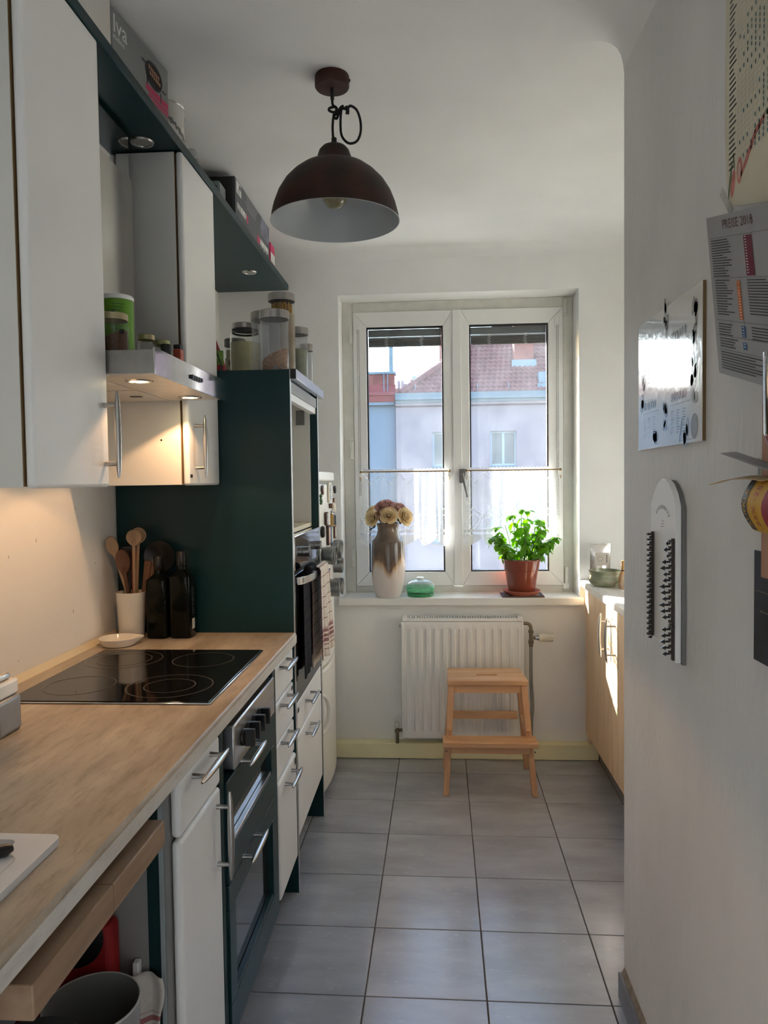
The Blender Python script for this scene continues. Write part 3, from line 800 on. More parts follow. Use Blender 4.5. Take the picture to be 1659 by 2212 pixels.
def towel(name, label, mat, y0, y1, front_len, back_len, y0b, y1b, amp, seed, lift=0.0, tilt=0.0):
    """cloth folded over the oven handle: front flap, bend, back flap, as one sheet"""
    xh = TX + 0.038
    mb = MB()
    r_ = 0.013 + lift
    L_ = front_len + back_len + PI * r_
    def fn(u, v):
        s = v * L_                       # 0 at the front hem
        fold = math.sin(u * 2 * PI * 2.2 + seed) * 0.6 + math.sin(u * 2 * PI * 4.1 + seed * 2) * 0.4
        yy0, yy1 = y0, y1
        if s < front_len:
            k = 1 - s / front_len
            x, z = xh + r_ - 0.001 + fold * amp * (0.25 + k) + 0.004 * k, hz + 0.008 - (front_len - s) + 0.008 * k * math.sin(u * 5 + seed)
        elif s < front_len + PI * r_:
            a = (s - front_len) / r_
            k = 0
            x, z = xh + r_ * math.cos(a) + fold * amp * 0.25 * math.cos(a), hz + 0.008 + r_ * math.sin(a)
        else:
            d_ = s - front_len - PI * r_
            k = d_ / back_len
            x, z = xh - r_ + 0.001 - 0.010 * (1 - k) * 0 + fold * amp * 0.3, hz + 0.008 - d_
            x = max(x, TX + 0.008 + 0.004 * u)
        ya, yb = yy0 + (y0b - yy0) * k, yy1 + (y1b - yy1) * k
        return (x, ya + (yb - ya) * u + tilt * k, z)
    mb.sheet(fn, 40, 60, 0, uv=True)
    wd = (y1 - y0) * 2.0
    for key, (a, b) in list(mb.uv.items()): mb.uv[key] = (a * wd, b * L_)
    t = thing(name, label, 'towel', (xh, (y0 + y1) / 2, hz))
    obj('cloth', mb, mat, t, solid=0.0022)
    return t
# the charcoal one is tucked over the bar from behind: a roll on top, the flap between bar and door
dt = thing('dish_towel', 'dark charcoal checked towel rolled over the near end of the oven handle', 'towel', (TX + 0.03, 2.62, hz))
def dflap(u, v):
    k = 1 - v
    fold = math.sin(u * 13 + 0.5) * 0.6 + math.sin(u * 24) * 0.4
    return (TX + 0.0165 + fold * 0.0045 * (0.4 + 0.6 * k) + 0.004 * k, 2.552 + 0.135 * u - 0.02 * (1 - u) * k, hz + 0.020 - 0.365 * k - 0.008 * k * math.sin(u * 6))
dm = MB().sheet(dflap, 40, 40, uv=True)
for key, (a, b) in list(dm.uv.items()): dm.uv[key] = (a * 0.30, b * 0.365 + 0.12)
obj('flap', dm, M['towel_grey'], dt, solid=0.002)
rl_ = MB()
rl_.tube([(TX + 0.030 + 0.002 * math.sin(k * 1.3), 2.553 + 0.134 * k / 12, hz + 0.030 + 0.002 * math.cos(k * 1.9)) for k in range(13)], [0.008] + [0.0145 + 0.0012 * math.sin(k * 2.1) for k in range(1, 12)] + [0.008], 16)
obj('rolled_top', rl_, M['towel_grey'], dt)
towel('dish_towel', 'white towel with burgundy checks hanging from the far half of the oven handle', M['towel_check'], 2.715, 2.925, 0.335, 0.36, 2.68, 3.00, 0.008, 1.7, lift=0.003, tilt=0.01)

# ---- fridge
fr = thing('fridge_freezer', 'off-white rounded fridge freezer beside the window covered in magnets', 'fridge', (-0.78, 3.42, 0))
M['fridge'] = pm('fridge_enamel', S(238, 237, 230), 0.28, var=0.02, scale=4, coat=0.2)
FY0, FY1 = 3.120, 3.690
def bulge(y, base=-0.508, k=0.030):
    u = (y - FY0) / (FY1 - FY0) * 2 - 1
    return base + k * (1 - u * u)
def bowed(z0, z1, xb, base=-0.508, ext=0.0, k=0.03):
    poly = [(xb, FY0 - ext), (xb, FY1 + ext)] + [(bulge(FY1 - (FY1 - FY0) * i / 16, base, k) , FY1 + ext - (FY1 - FY0 + 2 * ext) * i / 16) for i in range(17)]
    return MB().prism(poly, 'z', z0, z1)
obj('body', MB().box(XL + 0.03, -0.556, FY0 + 0.004, FY1 - 0.004, 0.02, 1.405).box(XL + 0.06, -0.60, FY0 + 0.03, FY1 - 0.03, 0.0005, 0.02), M['fridge'], fr)
obj('lid', bowed(1.415, 1.455, XL + 0.03, ext=0.004, base=-0.500), M['fridge'], fr, bevel=0.006, seg=3)
ud = obj('door', bowed(0.592, 1.402, -0.552), M['fridge'], fr, bevel=0.010, seg=3)
ld = obj('door', bowed(0.035, 0.576, -0.552), M['fridge'], fr, bevel=0.010, seg=3)
ld['label'] = 'lower freezer door'
for zc, hh, dd in ((0.725, 0.085, ud), (0.40, 0.085, ld)):
    pts = []
    for i in range(13):
        a = -PI / 2 + PI * i / 12
        yy = FY0 + 0.03 + 0.055 * math.cos(a)
        pts.append((bulge(yy) + 0.006 + 0.020 * math.cos(a), yy, zc + hh * math.sin(a)))
    obj('handle', MB().tube(pts, [0.009 + 0.003 * math.cos(-PI / 2 + PI * i / 12) for i in range(13)], 10), M['fridge'], dd)

# ---- teal shelf board over the wall cupboards, with spotlights
sh = thing('shelf_board', 'long dark teal shelf board over the wall cupboards with round spotlights', 'shelf', (-0.9, 2.0, 2.378))
PX = -0.718
obj('board', MB().box(XL + 0.003, PX, -0.4, 3.752, 2.378, 2.408), M['teal'], sh, bevel=0.004, seg=3)
M['lens'] = pm('spot_lens', S(150, 150, 140), 0.3, var=0.05)
for cx, cy in ((-0.812, 2.093), (-0.832, 3.405)):
    r_ = obj('spotlight', MB().lathe((cx, cy, 2.3775), [(0.0235, 0.0), (0.025, -0.003), (0.031, -0.004), (0.034, 0.0)], 32), M['chrome'], sh)
    obj('lens', MB().lathe((cx, cy, 2.3775), [(0.0001, -0.0012), (0.0232, -0.0012), (0.0234, 0.0)], 28), M['lens'], r_)

# ---- wall cupboards
def wall_cupboard(label, y0, y1, hy, hz0, hz1):
    c = thing('wall_cupboard', label, 'cupboard', (-0.9, (y0 + y1) / 2, 1.407), 'white wall cupboards')
    obj('carcass', MB().box(XL + 0.003, -0.7415, y0, y1, 1.407, 2.3745), M['whiteedge'], c, bevel=0.001)
    obj('edge_band', MB().box(-0.7414, -0.7400, y0 + 0.001, y1 - 0.001, 1.409, 2.373), M['tan_edge'], c)
    d_ = door(c, 'door', -0.718, y0 + 0.001, y1 - 0.001, 1.405, 2.3755, bev=0.008)
    bow_handle(d_, (-0.718, hy, (hz0 + hz1) / 2), 'z', (hz1 - hz0) / 2 + 0.031, (-(hz1 - hz0) / 2, (hz1 - hz0) / 2))
    return c, d_
wall_cupboard('near white wall cupboard left of the cooker hood', 1.300, 1.613, 1.590, 1.456, 1.584)
c, d_ = wall_cupboard('far white wall cupboard between the hood and the tall oven housing', 2.152, 2.466, 2.215, 1.458, 1.585)
obj('badge', MB().box(-0.718, -0.7173, 2.160, 2.180, 1.428, 1.438), M['badge'], d_)
obj('screw_hole', MB().cyl((-0.80, 2.1521, 1.54), (-0.80, 2.1512, 1.54), 0.003, n=10), M['black'], c)

# ---- polished steel splash sheet above the hood
st = thing('steel_sheet', 'polished steel chimney cover above the cooker hood between the cupboards', 'panel', (-0.9, 1.88, 1.71))
obj('upper_sleeve', MB().box(-1.07, -0.828, 1.727, 2.033, 2.2485, 2.366), M['sheetsteel'], st)
obj('lower_sleeve', MB().box(-1.07, -0.822, 1.722, 2.038, 1.7105, 2.248), M['sleeve'], st, bevel=0.001)

# ---- cooker hood
hd_ = thing('cooker_hood', 'slim stainless cooker hood with two lit warm lamps over the hob', 'cooker hood', (-0.85, 1.88, 1.65))
obj('body', MB().box(XL + 0.003, -0.608, 1.616, 2.149, 1.657, 1.7085), M['dullsteel'], hd_, bevel=0.001)
fp = obj('front_panel', MB().box(-0.6078, -0.604, 1.598, 2.1495, 1.650, 1.7095), M['steelmirror'], hd_, bevel=0.0008)
for i in range(5):
    obj('slider', MB().box(-0.6038, -0.598, 1.838 + i * 0.018, 1.849 + i * 0.018, 1.674, 1.684), M['black'], fp, bevel=0.001)
M['hoodunder'] = pm('hood_underside', S(205, 200, 192), 0.4, 0.3, var=0.05, scale=20)
obj('underside', MB().box(XL + 0.006, -0.610, 1.618, 2.147, 1.6545, 1.6568), M['hoodunder'], hd_)
for y0, y1 in ((1.63, 1.875), (1.885, 2.135)):
    fl = MB().box(-1.06, -0.765, y0, y1, 1.6525, 1.6543)
    fo = obj('filter', fl, M['hoodunder'], hd_, bevel=0.001)
    obj('latch', MB().box(-0.83, -0.80, (y0 + y1) / 2 - 0.01, (y0 + y1) / 2 + 0.01, 1.6508, 1.6524), M['dgrey'], fo)
M['lampglow'] = pm('lamp_glow', (0.9, 0.8, 0.6), 0.4, emit=(1.0, 0.80, 0.42), es=14)
for k, (cx, cy) in enumerate(((-0.690, 1.722), (-0.681, 2.063))):
    l_ = obj('lamp', MB().lathe((cx, cy, 1.6544), [(0.0235, 0.0), (0.0245, -0.0035), (0.031, -0.003), (0.033, 0.0)], 32), M['chrome'], hd_)
    obj('bulb', MB().lathe((cx, cy, 1.6544), [(0.0001, -0.0030), (0.018, -0.0022), (0.0232, -0.0003)], 28), M['lampglow'], l_)
    ld_ = bpy.data.lights.new('hood_lamp', 'SPOT')
    ld_.energy = 2.9; ld_.color = (1.0, 0.56, 0.27); ld_.spot_size = R(122); ld_.spot_blend = 0.12; ld_.shadow_soft_size = 0.018
    lo = bpy.data.objects.new('hood_lamp_light', ld_); COL.objects.link(lo)
    lo.parent = l_; lo.location = Vector((cx, cy, 1.646)) - ORG[l_.name]
# ------------------------------------------------------------------ pendant lamp
LX, LY = -0.278, 2.17
lm = thing('pendant_lamp', 'rusty brown dome pendant lamp with a looped black cord', 'lamp', (LX, LY, ZC))
M['rust'] = pm('rusty_metal', S(38, 26, 22), 0.55, 0.35, var=0, col2=S(84, 46, 36), scale=9, detail=9, roughvar=0.12, bump=0.08, lo=0.42, hi=0.8)
M['shadein'] = pm('shade_lining', S(172, 178, 182), 0.35, var=0.03)
M['cordm'] = pm('black_cord', (0.008, 0.008, 0.008), 0.85, var=0.3, scale=200, bump=0.5, bscale=400)
cn = obj('canopy', MB().lathe((LX, LY, ZC), [(0.048, -0.0005), (0.0495, -0.003), (0.0495, -0.030), (0.047, -0.034), (0.0001, -0.0345)], 40), M['rust'], lm)
obj('screw', MB().cyl((LX + 0.049, LY - 0.006, ZC - 0.018), (LX + 0.0535, LY - 0.006, ZC - 0.018), 0.004, n=10), M['black'], cn)
obj('cord_grip', MB().cyl((LX, LY, ZC - 0.0345), (LX, LY, ZC - 0.066), 0.0062, 0.0055, 14), M['black'], lm)
def crom(ctrl, n=8):
    p = [Vector(c) for c in ctrl]
    p = [p[0]] + p + [p[-1]]
    out = []
    for i in range(1, len(p) - 2):
        for k in range(n):
            t = k / n
            a, b, c, d = p[i - 1], p[i], p[i + 1], p[i + 2]
            out.append(0.5 * ((2 * b) + (c - a) * t + (2 * a - 5 * b + 4 * c - d) * t * t + (3 * b - a - 3 * c + d) * t ** 3))
    out.append(p[-2])
    return out
q = lambda x, z, y=0.0: (LX + x, LY + y, z)
obj('cord', MB().tube(crom([q(0, 2.512), q(0.001, 2.494), q(0.012, 2.482, -0.006), q(0.008, 2.468, -0.010), q(-0.008, 2.474, -0.008), q(-0.009, 2.487, 0.004), q(0.006, 2.492, 0.009),
      q(0.014, 2.480, 0.006), q(0.003, 2.462, -0.003), q(0.012, 2.452, -0.006), q(0.018, 2.470, 0), q(0.022, 2.486, 0.004), q(0.030, 2.489), q(0.026, 2.474, -0.006), q(0.0225, 2.44), q(0.026, 2.405), q(0.045, 2.384), q(0.068, 2.388), q(0.080, 2.412), q(0.080, 2.446), q(0.070, 2.476), q(0.052, 2.489), q(0.042, 2.482, 0.004), q(0.028, 2.486, 0.008), q(0.015, 2.474, 0.008), q(0.004, 2.462), q(0.000, 2.44), q(0.000, 2.41), q(0.003, 2.376)], 7), 0.0036, 10), M['cordm'], lm)
obj('knot_end', MB().tube(crom([q(0.040, 2.484, -0.005), q(0.044, 2.474, -0.006), q(0.043, 2.464, -0.004)], 5), [0.0055] * 11, 10), M['cordm'], lm)
RZ = 2.162
out_p = [(0.0001, 0.218), (0.022, 0.217), (0.034, 0.212), (0.043, 0.202), (0.048, 0.188), (0.0485, 0.184), (0.050, 0.182), (0.0515, 0.172), (0.056, 0.166), (0.074, 0.161), (0.098, 0.150), (0.122, 0.132), (0.145, 0.108), (0.163, 0.079), (0.176, 0.046), (0.183, 0.018), (0.1845, 0.004), (0.187, 0.0)]
in_p = [(0.185, -0.0004), (0.181, 0.018), (0.174, 0.045), (0.161, 0.078), (0.143, 0.106), (0.120, 0.130), (0.096, 0.148), (0.072, 0.159), (0.048, 0.164), (0.040, 0.19), (0.0001, 0.20)]
SXC = LX + 0.003
sd = obj('shade', MB().lathe((SXC, LY, RZ), out_p, 64), M['rust'], lm)
obj('shade_lining', MB().lathe((SXC, LY, RZ), [(0.1872, 0.0)] + in_p, 64), M['shadein'], sd)
obj('cord_collar', MB().cyl((SXC, LY, RZ + 0.216), (SXC, LY, RZ + 0.238), 0.0085, 0.0075, 14), M['black'], sd)
sk = obj('socket', MB().cyl((SXC, LY, RZ + 0.20), (SXC, LY, RZ + 0.128), 0.017, 0.018, 20), M['black'], lm)
bz = RZ + 0.075
M['bulbglass'] = thin_glass('amber_bulb_glass', (0.86, 0.80, 0.62), gloss=1.6)
obj('bulb', MB().lathe((SXC, LY, bz), [(0.0001, -0.038), (0.012, -0.0365), (0.024, -0.030), (0.034, -0.017), (0.038, 0.0), (0.034, 0.018), (0.024, 0.032), (0.016, 0.044), (0.013, 0.056)], 28), M['bulbglass'], lm)
obj('filament', MB().tube([(SXC + 0.010 * math.cos(k * 1.1), LY + 0.010 * math.sin(k * 1.1), bz - 0.016 + 0.0017 * k) for k in range(26)], 0.0006, 6), M['brass'], lm)

# ------------------------------------------------------------------ things on the shelf board
ZS = 2.4083
M['duct'] = pm('painted_board', (0.70, 0.68, 0.64), 0.6, var=0.03)
tag(obj('duct_casing', MB().box(-1.02, -0.756, 1.18, 1.772, ZS, ZC - 0.002), M['duct'], loc=(-0.88, 1.5, ZS), bevel=0.003), 'cream boxed-in duct casing on the shelf board beside the grey carton', 'casing')
# grey carton of a table grill
M['carton_grey'] = pm('grey_carton', S(136, 139, 138), 0.6, var=0.03)
M['pink'] = pm('pink_print', S(196, 52, 96), 0.55, var=0.08)
M['carton_dark'] = pm('dark_carton', S(84, 86, 90), 0.5, var=0.05)
M['carton_black'] = pm('black_carton', S(26, 26, 28), 0.4, var=0.1)
A, B = Vector((-0.756, 1.777)), Vector((-0.722, 2.062))
dr_ = (B - A).normalized(); nr = Vector((dr_.y, -dr_.x))         # along the front, and out of it
gc = thing('grill_carton', 'grey carton with a grill picture and pink stripe lying on the shelf board', 'carton', (-0.85, 1.92, ZS))
poly = [tuple(A), tuple(B), tuple(B - nr * 0.27), tuple(A - nr * 0.27)]
obj('box', MB().prism(poly, 'z', ZS, 2.553), M['carton_grey'], gc, bevel=0.002)
D3, N3 = Vector((dr_.x, dr_.y, 0)), Vector((nr.x, nr.y, 0))
P0 = Vector((A.x, A.y, ZS)) + N3 * 0.0006
LN = (B - A).length
at = lambda s, z: P0 + D3 * s + Vector((0, 0, z))
obj('lettering', MB().text('lva', at(0.004, 0.092), D3, (0, 0, 1), 0.062, 0).text('meline', at(0.004, 0.075), D3, (0, 0, 1), 0.020), M['lightprint'], gc)
pic = MB()
def disc(mb, c, ru, rv, xd, yd, n=24, m=0):
    c, xd, yd = Vector(c), Vector(xd), Vector(yd)
    mb.add([c + xd * (ru * math.cos(2 * PI * i / n)) + yd * (rv * math.sin(2 * PI * i / n)) for i in range(n)], [tuple(range(n))], m)
ZD = Vector((0, 0, 1))
def slab(mb, s0, s1, z0, z1, lift=0.0, m=0):
    mb.add([at(s0, z0) + N3 * lift, at(s1, z0) + N3 * lift, at(s1, z1) + N3 * lift, at(s0, z1) + N3 * lift], [(0, 1, 2, 3)], m)
disc(pic, at(0.205, 0.090) , 0.048, 0.030, D3, ZD); disc(pic, at(0.205, 0.080), 0.044, 0.028, D3, ZD)
slab(pic, 0.140, 0.160, 0.098, 0.104); slab(pic, 0.250, 0.272, 0.068, 0.074); slab(pic, 0.165, 0.172, 0.050, 0.075); slab(pic, 0.238, 0.245, 0.034, 0.06); disc(pic, at(0.176, 0.070), 0.009, 0.009, D3, ZD)
obj('grill_picture', pic, M['carton_black'], gc)
fd = MB()
for k in range(6): disc(fd, at(0.180 + 0.010 * k, 0.100 - 0.0012 * k) + N3 * 0.0004, 0.0042, 0.006, D3, ZD, 10)
for k in range(6): disc(fd, at(0.186 + 0.010 * k, 0.086 - 0.0012 * k) + N3 * 0.0004, 0.0042, 0.006, D3, ZD, 10)
obj('food_picture', fd, pm('grilled_food', S(176, 128, 98), 0.6, var=0.3, scale=200), gc)
ps = MB(); slab(ps, 0.160, LN - 0.004, 0.034, 0.050); slab(ps, 0.175, LN - 0.004, 0.022, 0.031); slab(ps, 0.19, LN - 0.004, 0.014, 0.019)
obj('pink_stripe', ps, M['pink'], gc)
# round patterned tin
tn = thing('biscuit_tin', 'round white tin with a grey leaf pattern behind the grey carton on the shelf', 'tin', (-0.820, 2.245, ZS))
M['tinwhite'] = pm('white_tin', S(206, 204, 198), 0.35, var=0.03, spec=0.5)
obj('body', MB().lathe((-0.802, 2.245, ZS), [(0.0001, 0), (0.060, 0), (0.0605, 0.004), (0.0605, 0.110)], 40), M['tinwhite'], tn)
td = obj('lid', MB().lathe((-0.802, 2.245, ZS), [(0.0618, 0.108), (0.0622, 0.132), (0.0635, 0.134), (0.0622, 0.137), (0.058, 0.140), (0.0001, 0.141)], 40), M['tinwhite'], tn)
obj('rolled_rim', MB().lathe((-0.802, 2.245, ZS + 0.134), [(0.0620, -0.0022), (0.0640, 0), (0.0620, 0.0022)], 40), M['chrome'], td)
lf = MB()
for k in range(26):
    a = R(-75) + R(115) * ((k * 0.618) % 1.0); zz = 0.014 + 0.09 * ((k * 0.377) % 1.0)
    c = Vector((-0.802 + 0.0609 * math.cos(a), 2.245 + 0.0609 * math.sin(a), ZS + zz)); tx = Vector((-math.sin(a), math.cos(a), 0))
    if k % 3 == 0: lf.add([c + tx * 0.006, c + ZD * 0.008, c - tx * 0.006, c - ZD * 0.006], [(0, 1, 2, 3)])
    else: disc(lf, c, 0.0042, 0.0062, tx, ZD, 8)
obj('leaf_print', lf, M['grey'], tn)
# small glass stopper
gs = thing('glass_jar', 'small clear glass jar with a round knob on the shelf between tin and dark carton', 'jar', (-0.80, 2.50, ZS))
obj('jar', MB().lathe((-0.80, 2.50, ZS), [(0.0001, 0), (0.026, 0), (0.027, 0.06), (0.022, 0.082)], 24), M['glass'], gs)
obj('knob_lid', MB().lathe((-0.80, 2.50, ZS), [(0.0225, 0.0825), (0.022, 0.09), (0.008, 0.094), (0.007, 0.100), (0.015, 0.108), (0.0165, 0.116), (0.013, 0.124), (0.0001, 0.127)], 20), M['frost'], gs)
# dark carton
dc = thing('appliance_carton', 'large dark grey appliance carton with a white sticker near the shelf end', 'carton', (-0.86, 3.05, ZS))
BX = -0.724
obj('box', MB().box(-1.04, BX, 2.765, 3.34, ZS, 2.551), M['carton_dark'], dc, bevel=0.002)
obj('end_panel', MB().box(-1.035, BX - 0.004, 2.7635, 2.7648, ZS + 0.002, 2.549), M['carton_black'], dc)
obj('corner_tape', MB().box(BX - 0.010, BX + 0.0006, 2.7632, 2.772, ZS + 0.003, 2.548), M['dgrey'], dc)
X3 = (0, 1, 0)
obj('sticker', MB().box(BX + 0.0003, BX + 0.0008, 2.785, 2.855, 2.500, 2.545), M['lightprint'], dc)
sk_ = MB()
for k in range(7): sk_.box(BX + 0.0009, BX + 0.0012, 2.822 + 0.004 * k, 2.8235 + 0.004 * k + 0.001 * (k % 2), 2.522, 2.540)
for k in range(3): sk_.box(BX + 0.0009, BX + 0.0012, 2.80, 2.84 - 0.006 * k, 2.506 + 0.005 * k, 2.5075 + 0.005 * k)
obj('barcode', sk_, M['print'], dc)
tl = MB()
for k in range(6): tl.box(BX + 0.0003, BX + 0.0006, 2.92 + 0.012 * (k % 3), 3.13 - 0.01 * k, 2.545 - 0.010 * k, 2.548 - 0.010 * k)
obj('text_lines', tl, pm('silver_print', S(150, 152, 156), 0.5), dc)
obj('picture', MB().box(BX + 0.0003, BX + 0.0006, 3.17, 3.335, 2.47, 2.549), pm('photo_print', S(110, 112, 128), 0.5, var=0.5, scale=14), dc)
gy_ = MB()
rdl = random.Random(21)
for y0, z0, n_, big in ((2.795, 2.442, 11, 0), (3.165, 2.425, 13, 1)):
    for k in range(n_):          # upside-down words, too small to read: one bar pair per letter
        yy = y0 + 0.0122 * k
        tall = big and k in (2, 5, 6, 9)
        gy_.box(BX + 0.0003, BX + 0.0008, yy, yy + 0.0042, z0 - (0.012 if tall else 0), z0 + 0.024)
        if rdl.random() < 0.7: gy_.box(BX + 0.0003, BX + 0.0008, yy + 0.0042, yy + 0.0105, z0 + rdl.choice((0.0, 0.010, 0.019)), z0 + rdl.choice((0.021, 0.024)))
obj('lettering', gy_, M['lightprint'], dc)['kind'] = 'stuff'
obj('red_bar', MB().box(BX + 0.0003, BX + 0.0007, 2.935, 2.955, 2.437, 2.468).box(BX + 0.0003, BX + 0.0007, 3.11, 3.155, 2.420, 2.446), M['pink'], dc)
# clear plastic tray in front
tr = thing('plastic_tray', 'clear plastic blister tray leaning in front of the dark carton', 'tray', (-0.76, 2.66, ZS))
M['blister'] = thin_glass('blister_plastic', (0.72, 0.82, 0.82), haze=0.18, hcol=(0.6, 0.7, 0.7), rough=0.08, gloss=2.0)
tb = MB()
for k in range(4):
    x1 = -0.735 - 0.002 * k
    tb.box(-0.90, x1, 2.60 + 0.026 * k, 2.622 + 0.026 * k, ZS, 2.470 + 0.003 * k)
obj('tray', tb, M['blister'], tr, bevel=0.006, seg=3)
obj('contents', MB().box(-0.89, -0.745, 2.604, 2.618, ZS + 0.004, 2.455).box(-0.89, -0.752, 2.632, 2.645, ZS + 0.004, 2.462), pm('dark_contents', S(26, 34, 36), 0.4, var=0.5, scale=60), tr)
# pink packet at the end
pk = thing('pink_packet', 'pink and white packet standing past the dark carton at the shelf end', 'packet', (-0.80, 3.45, ZS))
obj('packet', MB().box(-0.90, -0.733, 3.41, 3.50, ZS, 2.515), M['pink'], pk, bevel=0.006)
obj('white_band', MB().box(-0.7329, -0.7324, 3.412, 3.498, ZS + 0.02, 2.47), M['lightprint'], pk)

# ------------------------------------------------------------------ jars on the tall housing
ZT = 1.7885
def jar(name, label, x, y, r, h, lid_h=0.028, glass='frost', content=None, ch=0.0, lid='lidsteel', neck=0.0, group='storage jars on the tall oven housing', slope=0.0):
    t_ = thing(name, label, 'jar', (x, y, ZT), group)
    rn = r - neck
    prof_ = [(0.0001, 0.0), (r - 0.004, 0.0), (r, 0.004), (r, h - lid_h - 0.012 - neck)] + ([(r - neck * 0.4, h - lid_h - 0.008 - neck * 0.4)] if neck else []) + [(rn, h - lid_h - 0.004), (rn, h - lid_h + 0.004)]
    obj('jar_body', MB().lathe((x, y, ZT), prof_, 40), M[glass], t_)
    ld__ = obj('lid', MB().lathe((x, y, ZT), [(rn + 0.0005, h - lid_h), (rn + 0.003, h - lid_h), (rn + 0.003, h - 0.002), (rn + 0.001, h), (0.0001, h)], 40), M[lid], t_)
    if content:
        n_, k_ = 28, 6
        mb = MB()
        rc = r - 0.0035
        vs = [(x + rc * math.cos(2 * PI * i / n_), y + rc * math.sin(2 * PI * i / n_), ZT + 0.003) for i in range(n_)]
        vs += [(x + rc * math.cos(2 * PI * i / n_), y + rc * math.sin(2 * PI * i / n_), ZT + ch + slope * math.cos(2 * PI * i / n_)) for i in range(n_)]
        mb.add(vs, [(i, (i + 1) % n_, n_ + (i + 1) % n_, n_ + i) for i in range(n_)] + [tuple(range(n_, 2 * n_)), tuple(range(n_ - 1, -1, -1))])
        obj('contents', mb, content, t_)
    return t_
M['grain'] = pm('brown_grain', S(126, 92, 64), 0.9, var=0.0, col2=S(186, 148, 112), scale=160, bump=0.8, bscale=180)
M['pasta'] = pm('spaghetti', S(150, 112, 60), 0.7, var=0.0, col2=S(200, 160, 96), scale=60, stretch=(3, 3, 0.1))
M['flour'] = pm('pale_flour', S(196, 188, 150), 0.9, var=0.08, scale=30)
M['sage'] = pm('grey_green_meal', S(140, 146, 124), 0.9, var=0.1, scale=50)
jar('storage_jar', 'large cloudy storage jar part filled with brown grain, foremost on the oven housing', -0.542, 2.560, 0.048, 0.212, content=M['grain'], ch=0.062, slope=0.022)
jar('storage_jar', 'large cloudy storage jar half hidden behind the grain jar', -0.600, 2.685, 0.051, 0.235, content=M['grain'], ch=0.012)
s_ = jar('spaghetti_jar', 'tallest storage jar holding spaghetti on the oven housing', -0.572, 2.840, 0.049, 0.340, glass='glass', content=None)
sp_ = MB()
for k in range(46):
    a, q_ = k * 2.4, 0.040 * math.sqrt((k + 0.5) / 46)
    sp_.cyl((-0.572 + q_ * math.cos(a), 2.840 + q_ * math.sin(a), ZT + 0.006), (-0.572 + q_ * math.cos(a + 0.08), 2.840 + q_ * math.sin(a + 0.08), ZT + 0.304), 0.003, n=6)
o_ = obj('spaghetti', sp_, M['pasta'], s_); o_['kind'] = 'stuff'
obj('frosted_sleeve', MB().lathe((-0.572, 2.840, ZT), [(0.0493, 0.004), (0.0493, 0.262)], 40), M['fog'], s_)
jar('storage_jar', 'storage jar of grey-green meal right of the spaghetti jar', -0.535, 2.962, 0.040, 0.236, content=M['sage'], ch=0.15)
jar('storage_jar', 'slim pale storage jar furthest right on the oven housing', -0.512, 3.038, 0.024, 0.185, content=M['flour'], ch=0.03)
cj = jar('preserving_jar', 'clear preserving jar of pale flour left of the cloudy storage jars', -0.705, 2.800, 0.058, 0.222, lid_h=0.020, glass='glass', content=M['flour'], ch=0.150, neck=0.012, lid='lidsteel')
obj('lid_ring', MB().lathe((-0.705, 2.800, ZT), [(0.047, 0.185), (0.0505, 0.187), (0.0505, 0.191), (0.047, 0.193)], 36).lathe((-0.705, 2.800, ZT), [(0.047, 0.196), (0.0505, 0.198), (0.0505, 0.202), (0.047, 0.204)], 36), M['dgrey'], cj)
hj = jar('honey_jar', 'honey jar with bold black lettering left of the preserving jar', -0.785, 2.950, 0.040, 0.195, glass='glass', content=pm('honey', S(160, 150, 112), 0.5, var=0.05), ch=0.150, lid='grey')
obj('label_shield', MB().lathe((-0.785, 2.950, ZT), [(0.0404, 0.022), (0.0404, 0.118)], 40), pm('pale_label', S(170, 162, 134), 0.7), hj)
obj('lettering', MB().text('Ho', (-0.803, 2.9085, ZT + 0.085), (1, 0, 0), (0, 0, 1), 0.036).text('ney', (-0.818, 2.9085, ZT + 0.055), (1, 0, 0), (0, 0, 1), 0.036), M['black'], hj)
rb = thing('sweets_bag', 'red and green foil bag hanging beside the far wall cupboard', 'bag', (-0.745, 2.56, ZT))
M['bagred'] = pm('red_foil', S(190, 40, 52), 0.3, var=0.0, col2=S(110, 24, 34), scale=40, spec=0.7)
bg = MB().sheet(lambda u, v: (-0.800 + 0.085 * u * (1 - 0.45 * v), 2.552 + 0.016 * math.sin(u * 7) * (1 - v) + 0.012, ZT + 0.0006 + 0.135 * v), 10, 10)
obj('bag', bg, M['bagred'], rb, solid=0.012)
obj('green_print', MB().sheet(lambda u, v: (-0.742 + 0.022 * u, 2.553 + 0.016 * math.sin((0.6 + u * 0.3) * 7) * 0.6 - 0.004, ZT + 0.03 + 0.05 * v), 4, 4), pm('green_print', S(110, 150, 60), 0.4, var=0.3, scale=60), rb)
obj('hanging_cord', MB().tube(crom([(-0.748, 2.53, ZT + 0.20), (-0.747, 2.53, ZT + 0.10), (-0.73, 2.53, ZT + 0.05), (-0.722, 2.53, ZT + 0.02), (-0.728, 2.53, ZT + 0.004)], 6), 0.0022, 8), M['black'], rb)

